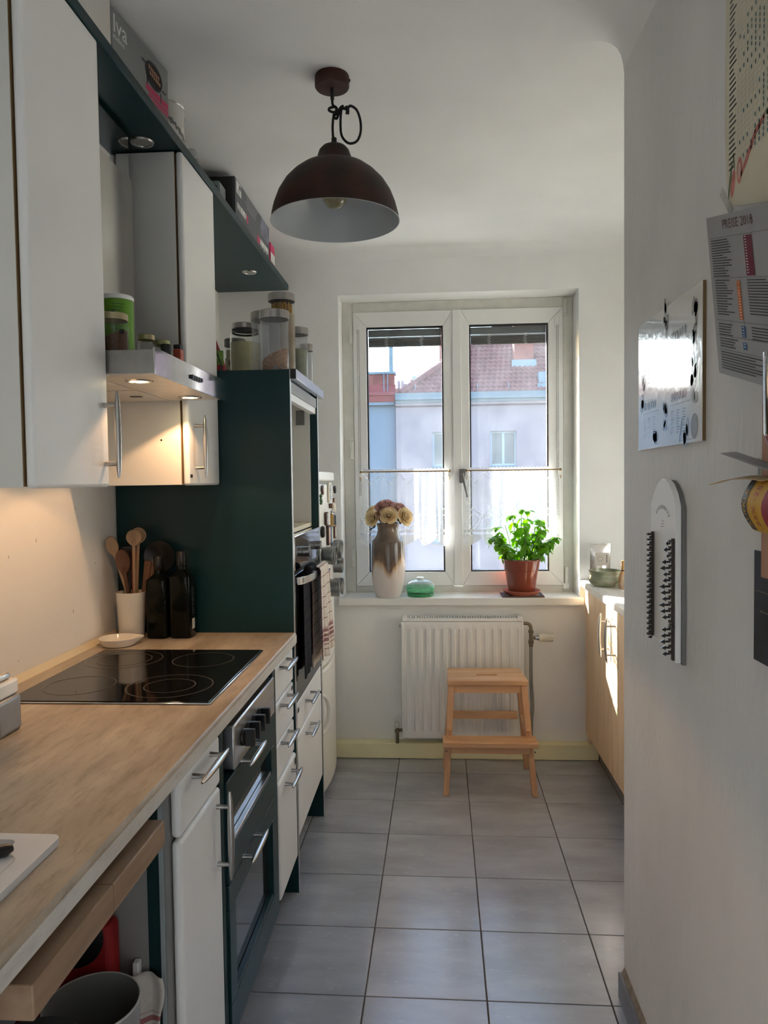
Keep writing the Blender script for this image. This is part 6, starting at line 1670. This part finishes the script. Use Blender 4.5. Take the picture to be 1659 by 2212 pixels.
for (cy, cz) in ((1.535, 1.700), (1.735, 1.700), (1.535, 1.575), (1.735, 1.575)):
    for k in range(6): wdisc(inkd, cy + 0.052 - 0.0165 * k, cz, 0.0068, 0.0088)
    wrect(inkd, cy - 0.062, cy + 0.062, cz - 0.017, cz - 0.016)
    for c_ in range(3):
        for k in range(9): wrect(ink, cy + 0.058 - 0.036 * c_ - 0.020 + 0.004 * (k % 3), cy + 0.058 - 0.036 * c_, cz - 0.030 - 0.0055 * k, cz - 0.0282 - 0.0055 * k)
rd = random.Random(3)
for (cy, cz, n_) in ((1.455, 1.60, 9), (1.455, 1.70, 7), (1.62, 1.735, 6), (1.63, 1.56, 6), (1.50, 1.495, 5), (1.70, 1.495, 5), (1.80, 1.6, 7)):
    for k in range(n_): wdisc(ink if k % 2 else inkd, cy + rd.uniform(-0.012, 0.012), cz + rd.uniform(-0.04, 0.04) * (1 if cz > 1.52 else 0.3), rd.uniform(0.005, 0.011), rd.uniform(0.010, 0.018), 12, rd.uniform(-0.8, 0.8))
wdisc(inkd, 1.452, 1.507, 0.020, 0.024, 18); wdisc(inkd, 1.49, 1.508, 0.007, 0.020, 14); wdisc(inkd, 1.53, 1.505, 0.004, 0.028, 12, 0.35)
wrect(inkd, 1.445, 1.54, 1.483, 1.4838)
obj('ink_text', ink, M['inkgrey'], a3)['kind'] = 'stuff'; obj('ink_drawings', inkd, M['inkdark'], a3)['kind'] = 'stuff'
obj('hanger', MB().box(XR - 0.009, XR - 0.0071, 1.632, 1.639, 1.738, 1.752), M['black'], a3, bevel=0.001)
# perforated sorting board with dark pegs
hk = thing('hook_board', 'white round-topped wall board with two rows of dark pegs and arrow tags', 'board', (XR, 1.6, 1.2))
gy0, gy1 = 1.517, 1.686
ol = [(gy0, 1.035), (gy1, 1.060), (gy1, 1.345)]
ol += [(1.6015 + 0.0845 * math.cos(a), 1.345 + 0.062 * math.sin(a)) for a in [PI * i / 16 * 0.86 + 0.14 * PI / 2 for i in range(17)]]
ol = [(gy0, 1.035), (gy0, 1.352), (1.535, 1.378), (1.560, 1.397), (1.585, 1.406), (1.606, 1.407), (1.635, 1.398), (1.662, 1.378), (gy1, 1.352), (gy1, 1.066)]
obj('board', MB().prism(ol, 'x', XR - 0.0205, XR - 0.0085), M['white'], hk, bevel=0.0015)
ol2 = [(y - 0.004, z - 0.003) for y, z in ol]
obj('back_board', MB().prism(ol2, 'x', XR - 0.0084, XR - 0.0004), M['grey'], hk)
M['peg'] = pm('dark_wood_peg', S(56, 44, 38), 0.5, var=0.2)
XB = XR - 0.0206
for (yr, z0, z1) in ((1.664, 1.062, 1.292), (1.524, 1.040, 1.287)):
    obj('peg_rail', MB().box(XB - 0.005, XB - 0.0003, yr - 0.005, yr + 0.005, z0, z1), M['peg'], hk, bevel=0.001)
rdk = random.Random(4)
for k in range(20):
    z = 1.286 - k * 0.0116
    obj('peg', MB().box(XB - 0.014, XB - 0.0052, 1.660, 1.668, z - 0.0022, z + 0.0022), M['peg'], hk)
    d_ = rdk.uniform(-0.001, 0.002)
    obj('tag', MB().prism([(XB - 0.0055, z - 0.0030), (XB - 0.0115, z - 0.0035 + d_), (XB - 0.0135, z - 0.0072), (XB - 0.008, z - 0.0088), (XB - 0.005, z - 0.0062)], 'y', 1.655, 1.659), M['black'], hk)
lens_ = (0.5, 0.75, 0.45, 0.95, 1.15, 0.8, 0.85, 1.2, 1.05, 0.9, 1.25, 1.1, 0.9, -0.9, 0.95, 1.05, 1.1, 0.95, 0.85)
for k, ln in enumerate(lens_):
    z = 1.279 - k * 0.0125
    obj('peg', MB().box(XB - 0.0105, XB - 0.0052, 1.520, 1.528, z + 0.0008, z + 0.0050), M['peg'], hk)
    l_ = abs(ln) * 0.0185
    x0 = XB - 0.0056
    if ln > 0:
        ar = [(x0, z - 0.0002), (x0, z - 0.0042), (x0 - l_ * 0.52, z - 0.0042), (x0 - l_ * 0.48, z - 0.0075), (x0 - l_, z - 0.0028), (x0 - l_ * 0.52, z + 0.0028), (x0 - l_ * 0.54, z - 0.0002)]
        obj('arrow_tag', MB().prism(ar, 'y', 1.5295, 1.5325), M['black'], hk)
    else:
        ar = [(1.520, z), (1.520, z - 0.005), (1.498, z - 0.009), (1.492, z - 0.005), (1.500, z - 0.001)]
        obj('arrow_tag', MB().prism(ar, 'x', XB - 0.012, XB - 0.009), M['black'], hk)
inkb = MB()
for k in range(9):
    a = R(150 - 15 * k)
    inkb.add([(XB - 0.0003, 1.602 - (0.045 + d1) * math.cos(a + d2) * -1, 1.318 + (0.026 + d1) * math.sin(a + d2)) for d1, d2 in ((0, 0), (0.008, 0), (0.008, 0.14), (0, 0.14))], [(0, 1, 2, 3)])
for k in range(3): inkb.box(XB - 0.0004, XB - 0.0002, 1.590, 1.612 - 0.004 * k, 1.306 + 0.006 * k, 1.3075 + 0.006 * k)
obj('faint_print', inkb, pm('faint_print', S(158, 160, 162), 0.5), hk)
# price leaflet
X0L = XR - 0.031
lf2 = thing('price_leaflet', 'grey price leaflet titled PREISE 2018 hanging tilted on the near wall', 'leaflet', (X0L, 1.2, 1.7))
ux, uz = Vector((0, -math.cos(R(14.8)), -math.sin(R(14.8)))), Vector((0, math.sin(R(14.8)) , -math.cos(R(14.8))))
uz = Vector((0, -math.sin(R(14.8)), 0)) * 1 + Vector((0, 0, -math.cos(R(14.8))))
uz = Vector((0, -0.2583, -0.9661)); ux = Vector((0, -0.9661, -0.2583))
TLc = Vector((X0L, 1.325, 1.852))
M['paper'] = pm('pale_paper', S(158, 158, 160), 0.6, var=0.02)
def lp(s, t_, lift=0.0): return TLc + ux * s + uz * t_ + Vector((-1, 0, 0)) * lift
uz = Vector((0, -0.2583, -0.9661)); ux = Vector((0, -0.968, -0.25))
def lquad(mb, s0, s1, t0, t1, lift): mb.add([lp(s0, t0, lift), lp(s0, t1, lift), lp(s1, t1, lift), lp(s1, t0, lift)], [(0, 1, 2, 3)])
bk = MB()
for k, (ds, dt, ll, th0) in enumerate(((0.0, 0.0, 0.282, 0.0008), (0.006, 0.004, 0.276, -0.003), (-0.006, 0.020, 0.20, -0.006))):
    q_ = [lp(ds, dt, th0), lp(ds, dt + ll, th0 + 0.004), lp(0.30, dt + ll, th0 + 0.004), lp(0.30, dt, th0)]
    bm_ = MB().add(q_ + [p + Vector((0.0009, 0, 0)) for p in q_], [(0, 1, 2, 3), (7, 6, 5, 4), (0, 4, 5, 1), (1, 5, 6, 2), (2, 6, 7, 3), (3, 7, 4, 0)])
    obj('sheet', bm_, M['paper'] if k < 2 else pm('dark_leaflet', S(60, 48, 54), 0.5, var=0.5, scale=20), lf2)
def front(s, t_, e=0.0): return lp(s, t_, 0.0014 + 0.004 * t_ / 0.282 + e)
txm = MB().text('PREISE 2018', front(0.070, 0.026), ux, -uz, 0.0235)
obj('title', txm, M['redprint'] if 'redprint' in M else M['print'], lf2)
ln_ = MB()
def fquad(mb, s0, s1, t0, t1, e=0.0): mb.add([front(s0, t0, e), front(s0, t1, e), front(s1, t1, e), front(s1, t0, e)], [(0, 1, 2, 3)])
rd = random.Random(5)
for (s0, s1, t0, n_) in ((0.014, 0.10, 0.044, 15), (0.018, 0.095, 0.116, 14), (0.148, 0.25, 0.116, 13), (0.018, 0.10, 0.193, 5), (0.148, 0.25, 0.193, 5), (0.018, 0.10, 0.218, 4), (0.018, 0.25, 0.242, 7)):
    for k in range(n_):
        fquad(ln_, s0, s0 + (s1 - s0) * rd.uniform(0.55, 1.0), t0 + 0.0046 * k, t0 + 0.0046 * k + 0.0019)
for t_ in (0.040, 0.112, 0.187, 0.214, 0.238): fquad(ln_, 0.012, 0.26, t_, t_ + 0.0006)
obj('text_lines', ln_, M['print'], lf2)
for nm, s0, s1, t0, t1, col in (('price_block', 0.150, 0.180, 0.043, 0.110, S(110, 24, 52)), ('price_block', 0.108, 0.122, 0.118, 0.183, S(196, 104, 34)), ('price_block', 0.112, 0.126, 0.193, 0.212, S(42, 92, 142)), ('price_block', 0.112, 0.126, 0.220, 0.232, S(42, 92, 142))):
    b_ = MB(); fquad(b_, s0, s1, t0, t1, 0.0003)
    po2 = obj(nm, b_, pm('block', col, 0.6, var=0.03), lf2)
    d_ = MB()
    for k in range(int((t1 - t0) / 0.0046)): fquad(d_, s0 + 0.004, s0 + 0.010, t0 + 0.0018 + 0.0046 * k, t0 + 0.0032 + 0.0046 * k, 0.0006)
    obj('prices', d_, M['lightprint'], po2)
# tape bits on the wall
M['tape'] = thin_glass('clear_tape', (0.92, 0.92, 0.9), haze=0.25, hcol=(0.8, 0.8, 0.78), rough=0.2)
tag(obj('tape_strip', MB().obox((XR - 0.006, 1.305, 1.872), (0.0004, 0, 0), (0, 0.006, -0.004), (0.004, -0.012, -0.022)), M['tape'], loc=(XR, 1.30, 1.87)), 'curled strip of clear tape above the price leaflet', 'tape')
# big vegetable season chart above
ch = thing('season_chart', 'large pale season chart with teal dashes and painted red vegetables high on the wall', 'poster', (XR, 1.1, 2.1))
M['chartpaper'] = pm('cream_chart_paper', S(214, 208, 186), 0.7, var=0.03)
obj('sheet', MB().prism([(1.318, 1.92), (1.326, 2.02), (1.318, 2.5), (0.80, 2.5), (0.80, 1.80), (1.10, 1.80), (1.30, 1.862)], 'x', XR - 0.0016, XR - 0.0005), M['chartpaper'], ch)
ds = MB(); tl2 = MB()
rd = random.Random(9)
xq = XR - 0.0019
def cq(mb, y0, y1, z0, z1): mb.add([(xq, y0, z0), (xq, y0, z1), (xq, y1, z1), (xq, y1, z0)], [(0, 1, 2, 3)])
for r_ in range(60):
    z = 2.44 - 0.0088 * r_
    cq(tl2, 1.305 - rd.uniform(0.014, 0.03), 1.305, z, z + 0.0034)
    st_, en_ = rd.randrange(0, 12), rd.randrange(8, 26)
    for c_ in range(24):
        y = 1.262 - 0.0145 * c_
        if c_ < st_ or c_ > en_ or rd.random() < 0.15: continue
        cq(ds, y - 0.0022, y + 0.0022, z, z + 0.0062)
obj('chart_dashes', ds, pm('teal_dash', S(70, 108, 110), 0.6, var=0.25, scale=40), ch)
obj('chart_text', tl2, M['print'], ch)
gl_ = MB()
for c_ in range(25): cq(gl_, 1.2695 - 0.0145 * c_, 1.2699 - 0.0145 * c_, 1.915, 2.44)
for r_ in range(60): cq(gl_, 0.93, 1.27, 2.4385 - 0.0088 * r_, 2.4388 - 0.0088 * r_)
obj('grid_lines', gl_, M['grey'], ch)
M['painted_red'] = pm('painted_red', S(196, 122, 112), 0.7, var=0.25, scale=50)
M['painted_green'] = pm('painted_green', S(104, 124, 92), 0.7, var=0.25, scale=50)
xi2 = xi; xi = xq
vg = MB(); wdisc(vg, 1.288, 1.895, 0.009, 0.022, 16, 0.2); wdisc(vg, 1.262, 1.906, 0.011, 0.021, 16)
vg.add([(xq, 1.255, 1.892), (xq, 1.235, 1.905), (xq, 1.20, 1.935), (xq, 1.17, 1.945), (xq, 1.17, 1.955), (xq, 1.205, 1.945), (xq, 1.24, 1.915), (xq, 1.258, 1.90)], [tuple(range(8))])
obj('red_vegetable', vg, M['painted_red'], ch)
vg2 = MB(); wdisc(vg2, 1.300, 1.903, 0.004, 0.030, 14, 0.25); wdisc(vg2, 1.285, 1.93, 0.003, 0.016, 12, -0.2); wdisc(vg2, 1.155, 1.95, 0.014, 0.006, 12, 0.3)
obj('green_leaf', vg2, M['painted_green'], ch)
vg3 = MB(); xi = xq - 0.0003; wdisc(vg3, 1.262, 1.905, 0.006, 0.014, 14); obj('pale_centre', vg3, pm('painted_pale', S(206, 176, 160), 0.7), ch)
xi = xi2
# wooden letter rack at the picture edge with what hangs on it
rk = thing('letter_rack', 'slim wooden wall rack carrying leaflets at the right edge', 'rack', (XR, 1.1, 1.4))
M['rackwood'] = wood('rack_wood', S(150, 100, 72), S(182, 132, 98), 0.5, 'z')
obj('upright', MB().box(XR - 0.020, XR - 0.0006, 1.104, 1.131, 1.26, 1.60), M['rackwood'], rk, bevel=0.002)
obj('upright', MB().box(XR - 0.020, XR - 0.0006, 0.86, 0.885, 1.26, 1.60), M['rackwood'], rk, bevel=0.002)
for z in (1.30, 1.43, 1.56): obj('rail', MB().box(XR - 0.016, XR - 0.004, 0.8855, 1.1035, z - 0.012, z + 0.012), M['rackwood'], rk, bevel=0.001)
sv = thing('steel_holder', 'shiny steel holder with a reddish base on the wooden rack', 'holder', (XR - 0.05, 1.12, 1.47))
obj('cup', MB().lathe((XR - 0.046, 0.992, 1.462), [(0.0001, 0), (0.027, 0), (0.0285, 0.003), (0.030, 0.108), (0.0285, 0.108), (0.027, 0.006), (0.0001, 0.004)], 36), M['steelmirror'], sv)
obj('base', MB().lathe((XR - 0.046, 0.992, 1.450), [(0.0001, 0), (0.024, 0), (0.0275, 0.010), (0.0275, 0.0118)], 36), pm('copper_red', S(140, 74, 70), 0.4, 0.3), sv)
cu = thing('coupon_sheet', 'curled yellow and red coupon sheet with -25% prints below the steel holder', 'coupon', (XR - 0.03, 1.17, 1.37))
M['yellow'] = pm('coupon_yellow', S(206, 158, 36), 0.6, var=0.06)
M['couponred'] = pm('coupon_red', S(156, 30, 46), 0.6, var=0.06)
def cpn(u, v):      # u along y towards the camera, v upwards
    return (XR - 0.026 - 0.018 * math.sin(PI * v) - 0.006 * u, 1.140 - 0.20 * u, 1.330 + 0.078 * v - 0.012 * u)
obj('sheet', MB().sheet(cpn, 12, 12), M['yellow'], cu, solid=0.0008)
def cband(u0, u1, v0, v1, lift): return MB().sheet(lambda u, v: Vector(cpn(u0 + (u1 - u0) * u, v0 + (v1 - v0) * v)) + Vector((-lift, 0, 0)), 6, 8)
obj('dark_band', cband(0.0, 0.10, 0.02, 0.98, 0.0009), M['dgrey'], cu)
obj('red_field', cband(0.36, 1.0, 0.0, 1.0, 0.0009), M['couponred'], cu)
def ctext(string, u0, v0, size, mat, upward=True):
    sub = MB().text(string, (0, 0, 0), (1, 0, 0), (0, 1, 0), size)
    mb = MB().add([Vector(cpn(u0 - v.y / 0.20 * -1 * -1, v0 + v.x / 0.078)) + Vector((-0.0014, 0, 0)) for v in sub.v], sub.f)
    obj('lettering', mb, mat, cu)
ctext('AUFKLE', 0.085, 0.06, 0.0165, M['yellow'])
ctext('-25%', 0.26, 0.05, 0.018, M['couponred']); ctext('-25%', 0.26, 0.60, 0.018, M['couponred'])
fl2 = thing('folded_flyer', 'thin folded flyer sticking out to the left above the yellow coupon', 'flyer', (XR - 0.03, 1.25, 1.44))
fy = MB().sheet(lambda u, v: (XR - 0.022 - 0.020 * v, 1.278 - 0.20 * u, 1.4005 + 0.010 * math.sin(u * 2.4) - 0.004 * v), 10, 4)
obj('lower_fold', fy, pm('flyer_tan', S(190, 164, 120), 0.6, var=0.2, scale=20), fl2, solid=0.0015)
fy2 = MB().sheet(lambda u, v: (XR - 0.020 - 0.024 * v, 1.222 - 0.16 * u, 1.449 - 0.028 * u - 0.002 * v), 10, 4)
obj('upper_fold', fy2, M['paper'], fl2, solid=0.0012)
fy3 = MB().sheet(lambda u, v: (XR - 0.012, 1.160 - 0.11 * u, 1.412 + (0.026 - 0.018 * u) * v), 6, 4)
obj('picture_page', fy3, pm('flyer_picture', S(70, 84, 88), 0.5, var=0.0, col2=S(190, 170, 90), scale=50), fl2, solid=0.0008)
dpx = thing('dark_photo', 'dark photo print hanging low at the right edge of the wall', 'picture', (XR, 1.08, 1.21))
obj('print', MB().box(XR - 0.012, XR - 0.009, 0.93, 1.172, 1.128, 1.297), pm('night_photo', S(10, 11, 13), 0.6, var=0.0, col2=S(26, 34, 52), scale=12, detail=8), dpx, bevel=0.0006)
obj('light_streaks', MB().box(XR - 0.0124, XR - 0.0121, 0.94, 1.165, 1.235, 1.2365).box(XR - 0.0124, XR - 0.0121, 0.94, 1.150, 1.205, 1.2075), pm('streaks', S(84, 70, 52), 0.4, var=0.5, scale=60), dpx)
obj('backing', MB().box(XR - 0.0088, XR - 0.0005, 0.935, 1.168, 1.132, 1.293), M['dgrey'], dpx)
# ------------------------------------------------------------------ outside: courtyard and the houses opposite
M['render_lilac'] = pm('lilac_render', S(132, 123, 130), 0.9, var=0.04, scale=0.6, bump=0.1, bscale=8)
M['render_blue'] = pm('grey_blue_render', S(112, 124, 138), 0.9, var=0.04, scale=0.6)
M['zinc'] = pm('painted_zinc', S(92, 116, 130), 0.5, 0.1, var=0.08, scale=3)
M['rooftile'] = pm('roof_tile', S(88, 46, 44), 0.8, var=0.0, col2=S(110, 64, 60), scale=3)
M['redmetal'] = pm('red_sheet_metal', S(122, 40, 32), 0.5, var=0.1, scale=2)
M['brick'] = pm('brick', S(118, 64, 54), 0.85, var=0.2, scale=5)
M['winglass'] = pm('far_glass', S(84, 100, 106), 0.08, var=0.15, scale=1.5, spec=0.6)
g_ = struct('ground', MB().box(-40, 40, 4.6, 60, -9.5, -9.0), pm('courtyard', S(74, 78, 70), 0.9, var=0.2, scale=0.5))
FYY = 30.0
ab = thing('apartment_building', 'lilac rendered apartment building with a red tiled roof across the courtyard', 'building', (6, 34, -9))
fw_ = MB()
holes = []
for k in range(6):
    for fl_ in range(3):
        x0 = -0.01 + 2.31 * k; z1 = 3.35 - 3.05 * fl_
        holes.append((x0, x0 + 1.03, z1 - 1.37, z1))
# facade as strips round the window holes
xs = sorted({-1.48, 14.5} | {h[0] for h in holes} | {h[1] for h in holes})
zs = sorted({-9.0, 4.45} | {h[2] for h in holes} | {h[3] for h in holes})
for i in range(len(xs) - 1):
    for j in range(len(zs) - 1):
        cx, cz = (xs[i] + xs[i + 1]) / 2, (zs[j] + zs[j + 1]) / 2
        if any(h[0] < cx < h[1] and h[2] < cz < h[3] for h in holes): continue
        fw_.box(xs[i], xs[i + 1], FYY, FYY + 0.35, zs[j], zs[j + 1])
obj('facade', fw_, M['render_lilac'], ab)
obj('house_body', MB().box(-1.47, 14.49, FYY + 0.36, FYY + 10, -9.0, 4.45), M['render_lilac'], ab)
for (x0, x1, z0, z1) in holes:
    if z1 < -3: continue
    f_ = MB()
    for q_ in ((x0, x0 + 0.07, z0, z1), (x1 - 0.07, x1, z0, z1), (x0 + 0.07, x1 - 0.07, z0, z0 + 0.07), (x0 + 0.07, x1 - 0.07, z1 - 0.07, z1), ((x0 + x1) / 2 - 0.05, (x0 + x1) / 2 + 0.05, z0 + 0.07, z1 - 0.07)):
        f_.box(q_[0], q_[1], FYY + 0.12, FYY + 0.2, q_[2], q_[3])
    wo = obj('window', f_, M['farframe'], ab)
    for a, b in ((x0 + 0.07, (x0 + x1) / 2 - 0.05), ((x0 + x1) / 2 + 0.05, x1 - 0.07)):
        obj('pane', MB().box(a, b, FYY + 0.15, FYY + 0.17, z0 + 0.07, z1 - 0.07), M['winglass'], wo)
    obj('sill', MB().box(x0 - 0.05, x1 + 0.05, FYY - 0.08, FYY + 0.1, z0 - 0.06, z0 - 0.002), M['zinc'], wo)
cor = [(FYY, 4.42), (FYY - 0.16, 4.46), (FYY - 0.18, 4.52), (FYY - 0.18, 4.55), (FYY - 0.34, 4.57), (FYY - 0.36, 4.66), (FYY - 0.40, 4.67), (FYY - 0.40, 4.78), (FYY - 0.34, 4.79), (FYY - 0.36, 4.88), (FYY + 0.3, 4.92), (FYY + 0.3, 4.42)]
obj('cornice', MB().prism([(FYY, 4.36), (FYY - 0.14, 4.42), (FYY - 0.16, 4.519), (FYY + 0.3, 4.519), (FYY + 0.3, 4.36)], 'x', -1.48, 14.5), M['render_lilac'], ab)
obj('gutter', MB().prism([(FYY + 0.3, 4.52), (FYY - 0.20, 4.52), (FYY - 0.22, 4.62), (FYY - 0.34, 4.63), (FYY - 0.36, 4.74), (FYY - 0.28, 4.75), (FYY - 0.32, 4.90), (FYY + 0.3, 4.93)], 'x', -1.48, 14.5), M['zinc'], ab)
# tiled roof with a hipped left end: courses with a stepped, wavy profile
PITCH = R(38)
rows_, tile_w, course = 26, 0.22, 0.335
rm = MB()
cs_, sn_ = math.cos(PITCH), math.sin(PITCH)
for j in range(rows_):
    s0, s1 = course * j, course * (j + 1) + 0.05
    xa = -1.42 + 0.98 * s0 * cs_
    nx = int((14.5 - xa) / tile_w)
    sub_ = 4
    pts_ = []
    for i in range(nx * sub_ + 1):
        x = xa + tile_w * i / sub_
        pts_.append((x, 0.028 * math.sin(2 * PI * i / sub_)))
    vs, fs = [], []
    for (s_, lf3) in ((s0, 0.055), (s0, 0.0), (s1, 0.01)):
        pass
    for x, w_2 in pts_:
        for s_, lift in ((s0, -0.02), (s0, 0.050 + w_2), (s1, 0.006 + w_2)):
            y = FYY + 0.10 + s_ * cs_ - lift * sn_; z = 4.93 + s_ * sn_ + lift * cs_
            vs.append((x, y, z))
    n_ = len(pts_)
    for i in range(n_ - 1):
        for q_ in (0, 1): fs.append((i * 3 + q_, (i + 1) * 3 + q_, (i + 1) * 3 + q_ + 1, i * 3 + q_ + 1))
    rm.add(vs, fs)
rt2_ = obj('roof_tiles', rm, M['rooftile'], ab); rt2_['kind'] = 'stuff'
top_s = course * rows_
obj('hip_ridge', MB().tube([(-1.30, FYY + 0.06, 4.95), (-1.30 + 0.98 * top_s * cs_, FYY + 0.06 + top_s * cs_, 4.98 + top_s * sn_)], 0.14, 8), M['rooftile'], ab)
ya, za_ = FYY + 0.10, 4.90
yb_, zb_ = FYY + 0.10 + top_s * cs_, 4.90 + top_s * sn_
xb_ = -1.42 + 0.98 * top_s * cs_
obj('roof_deck', MB().add([(-1.42, ya, za_), (14.5, ya, za_), (14.5, yb_, zb_), (xb_, yb_, zb_), (-1.42, yb_ + (yb_ - ya), za_), (14.5, yb_ + (yb_ - ya), za_)], [(0, 1, 2, 3), (4, 3, 2, 5), (0, 3, 4), (1, 5, 2)]), M['rooftile'], ab)
for k in range(12):
    x = -0.7 + 1.25 * k
    obj('snow_guard', MB().box(x, x + 0.03, FYY + 0.25, FYY + 0.28, 5.0, 5.32), M['zinc'], ab)
# chimneys on the roof
def chimney(x0, x1, y0, y1, z0, z1):
    c_ = obj('chimney', MB().box(x0, x1, y0, y1, z0, z1), M['brick'], ab)
    return c_
yc_ = FYY + 1.75
chimney(3.45, 4.25, yc_, yc_ + 0.8, 5.9, 9.2)
obj('chimney_flashing', MB().box(3.34, 4.36, yc_ - 0.12, yc_ - 0.01, 6.05, 6.42), M['zinc'], ab)
chimney(0.33, 0.75, FYY + 3.2, FYY + 3.8, 6.4, 9.0)
obj('roof_box', MB().box(4.30, 5.0, FYY + 0.55, FYY + 1.2, 5.05, 5.75), M['zinc'], ab, bevel=0.02)
obj('roof_step', MB().box(4.22, 5.4, FYY + 0.30, FYY + 0.9, 4.94, 5.25), M['zinc'], ab)
# neighbour house on the left
nh = thing('neighbour_house', 'blue-grey rendered house with red metal parapet left of the lilac building', 'building', (-6, 34, -9))
obj('facade', MB().box(-12, -1.505, FYY + 0.25, FYY + 9, -9.0, 4.48), M['render_blue'], nh)
obj('cornice', MB().box(-12, -1.53, FYY + 0.05, FYY + 0.3, 4.481, 4.60), M['render_blue'], nh)
obj('red_parapet', MB().prism([(FYY + 0.02, 4.605), (FYY + 0.02, 4.85), (FYY - 0.05, 4.86), (FYY - 0.05, 4.93), (FYY + 0.2, 5.02), (FYY + 1.0, 5.05), (FYY + 1.0, 4.605)], 'x', -12, -1.51), M['redmetal'], nh)
fwm = MB().box(-8, -1.58, FYY + 1.05, FYY + 1.6, 4.6, 5.86)
fwo = obj('fire_wall', fwm, M['brick'], nh)
obj('coping', MB().box(-8.1, -1.51, FYY + 0.98, FYY + 1.7, 5.861, 5.95), M['zinc'], fwo)
obj('red_roof_slope', MB().prism([(FYY + 0.9, 5.05), (FYY + 1.04, 5.06), (FYY + 1.04, 5.42)], 'x', -8, -1.52), M['redmetal'], nh)
fp_ = obj('flue_pipe', MB().cyl((-1.72, FYY + 1.3, 5.951), (-1.72, FYY + 1.3, 6.95), 0.095, n=14), M['zinc'], nh)
obj('flue_cap', MB().cyl((-1.72, FYY + 1.3, 6.951), (-1.72, FYY + 1.3, 7.02), 0.10, n=14).cyl((-1.72, FYY + 1.3, 7.06), (-1.72, FYY + 1.3, 7.08), 0.11, n=14), M['zinc'], fp_)
for x in (-2.0, -1.84): obj('aerial_mast', MB().cyl((x, FYY + 0.95, 5.06), (x, FYY + 0.95, 6.0), 0.02, n=8), M['zinc'], nh)
# far chimneys and a green dormer seen between the two houses
fh = thing('far_rooftop', 'distant rooftop with twin chimney pots and a green dormer between the houses', 'building', (-1, 45, 0))
k_ = 45 / 30.0
fz = lambda z: 1.41 + (z - 1.41) * k_
obj('roof', MB().box(-2.6, 0.2, 45, 50, -9, fz(5.13)), M['brick'], fh)
for x in (-1.36, -1.20): obj('chimney_pot', MB().cyl((x * k_, 45.5, fz(5.13)), (x * k_, 45.5, fz(5.47)), 0.11, 0.09, n=12), M['render_lilac'], fh)
obj('dormer', MB().box(-0.80 * k_, -0.33 * k_, 45.2, 47, fz(5.13), fz(5.62)), pm('green_copper', S(110, 140, 130), 0.6, var=0.1), fh)
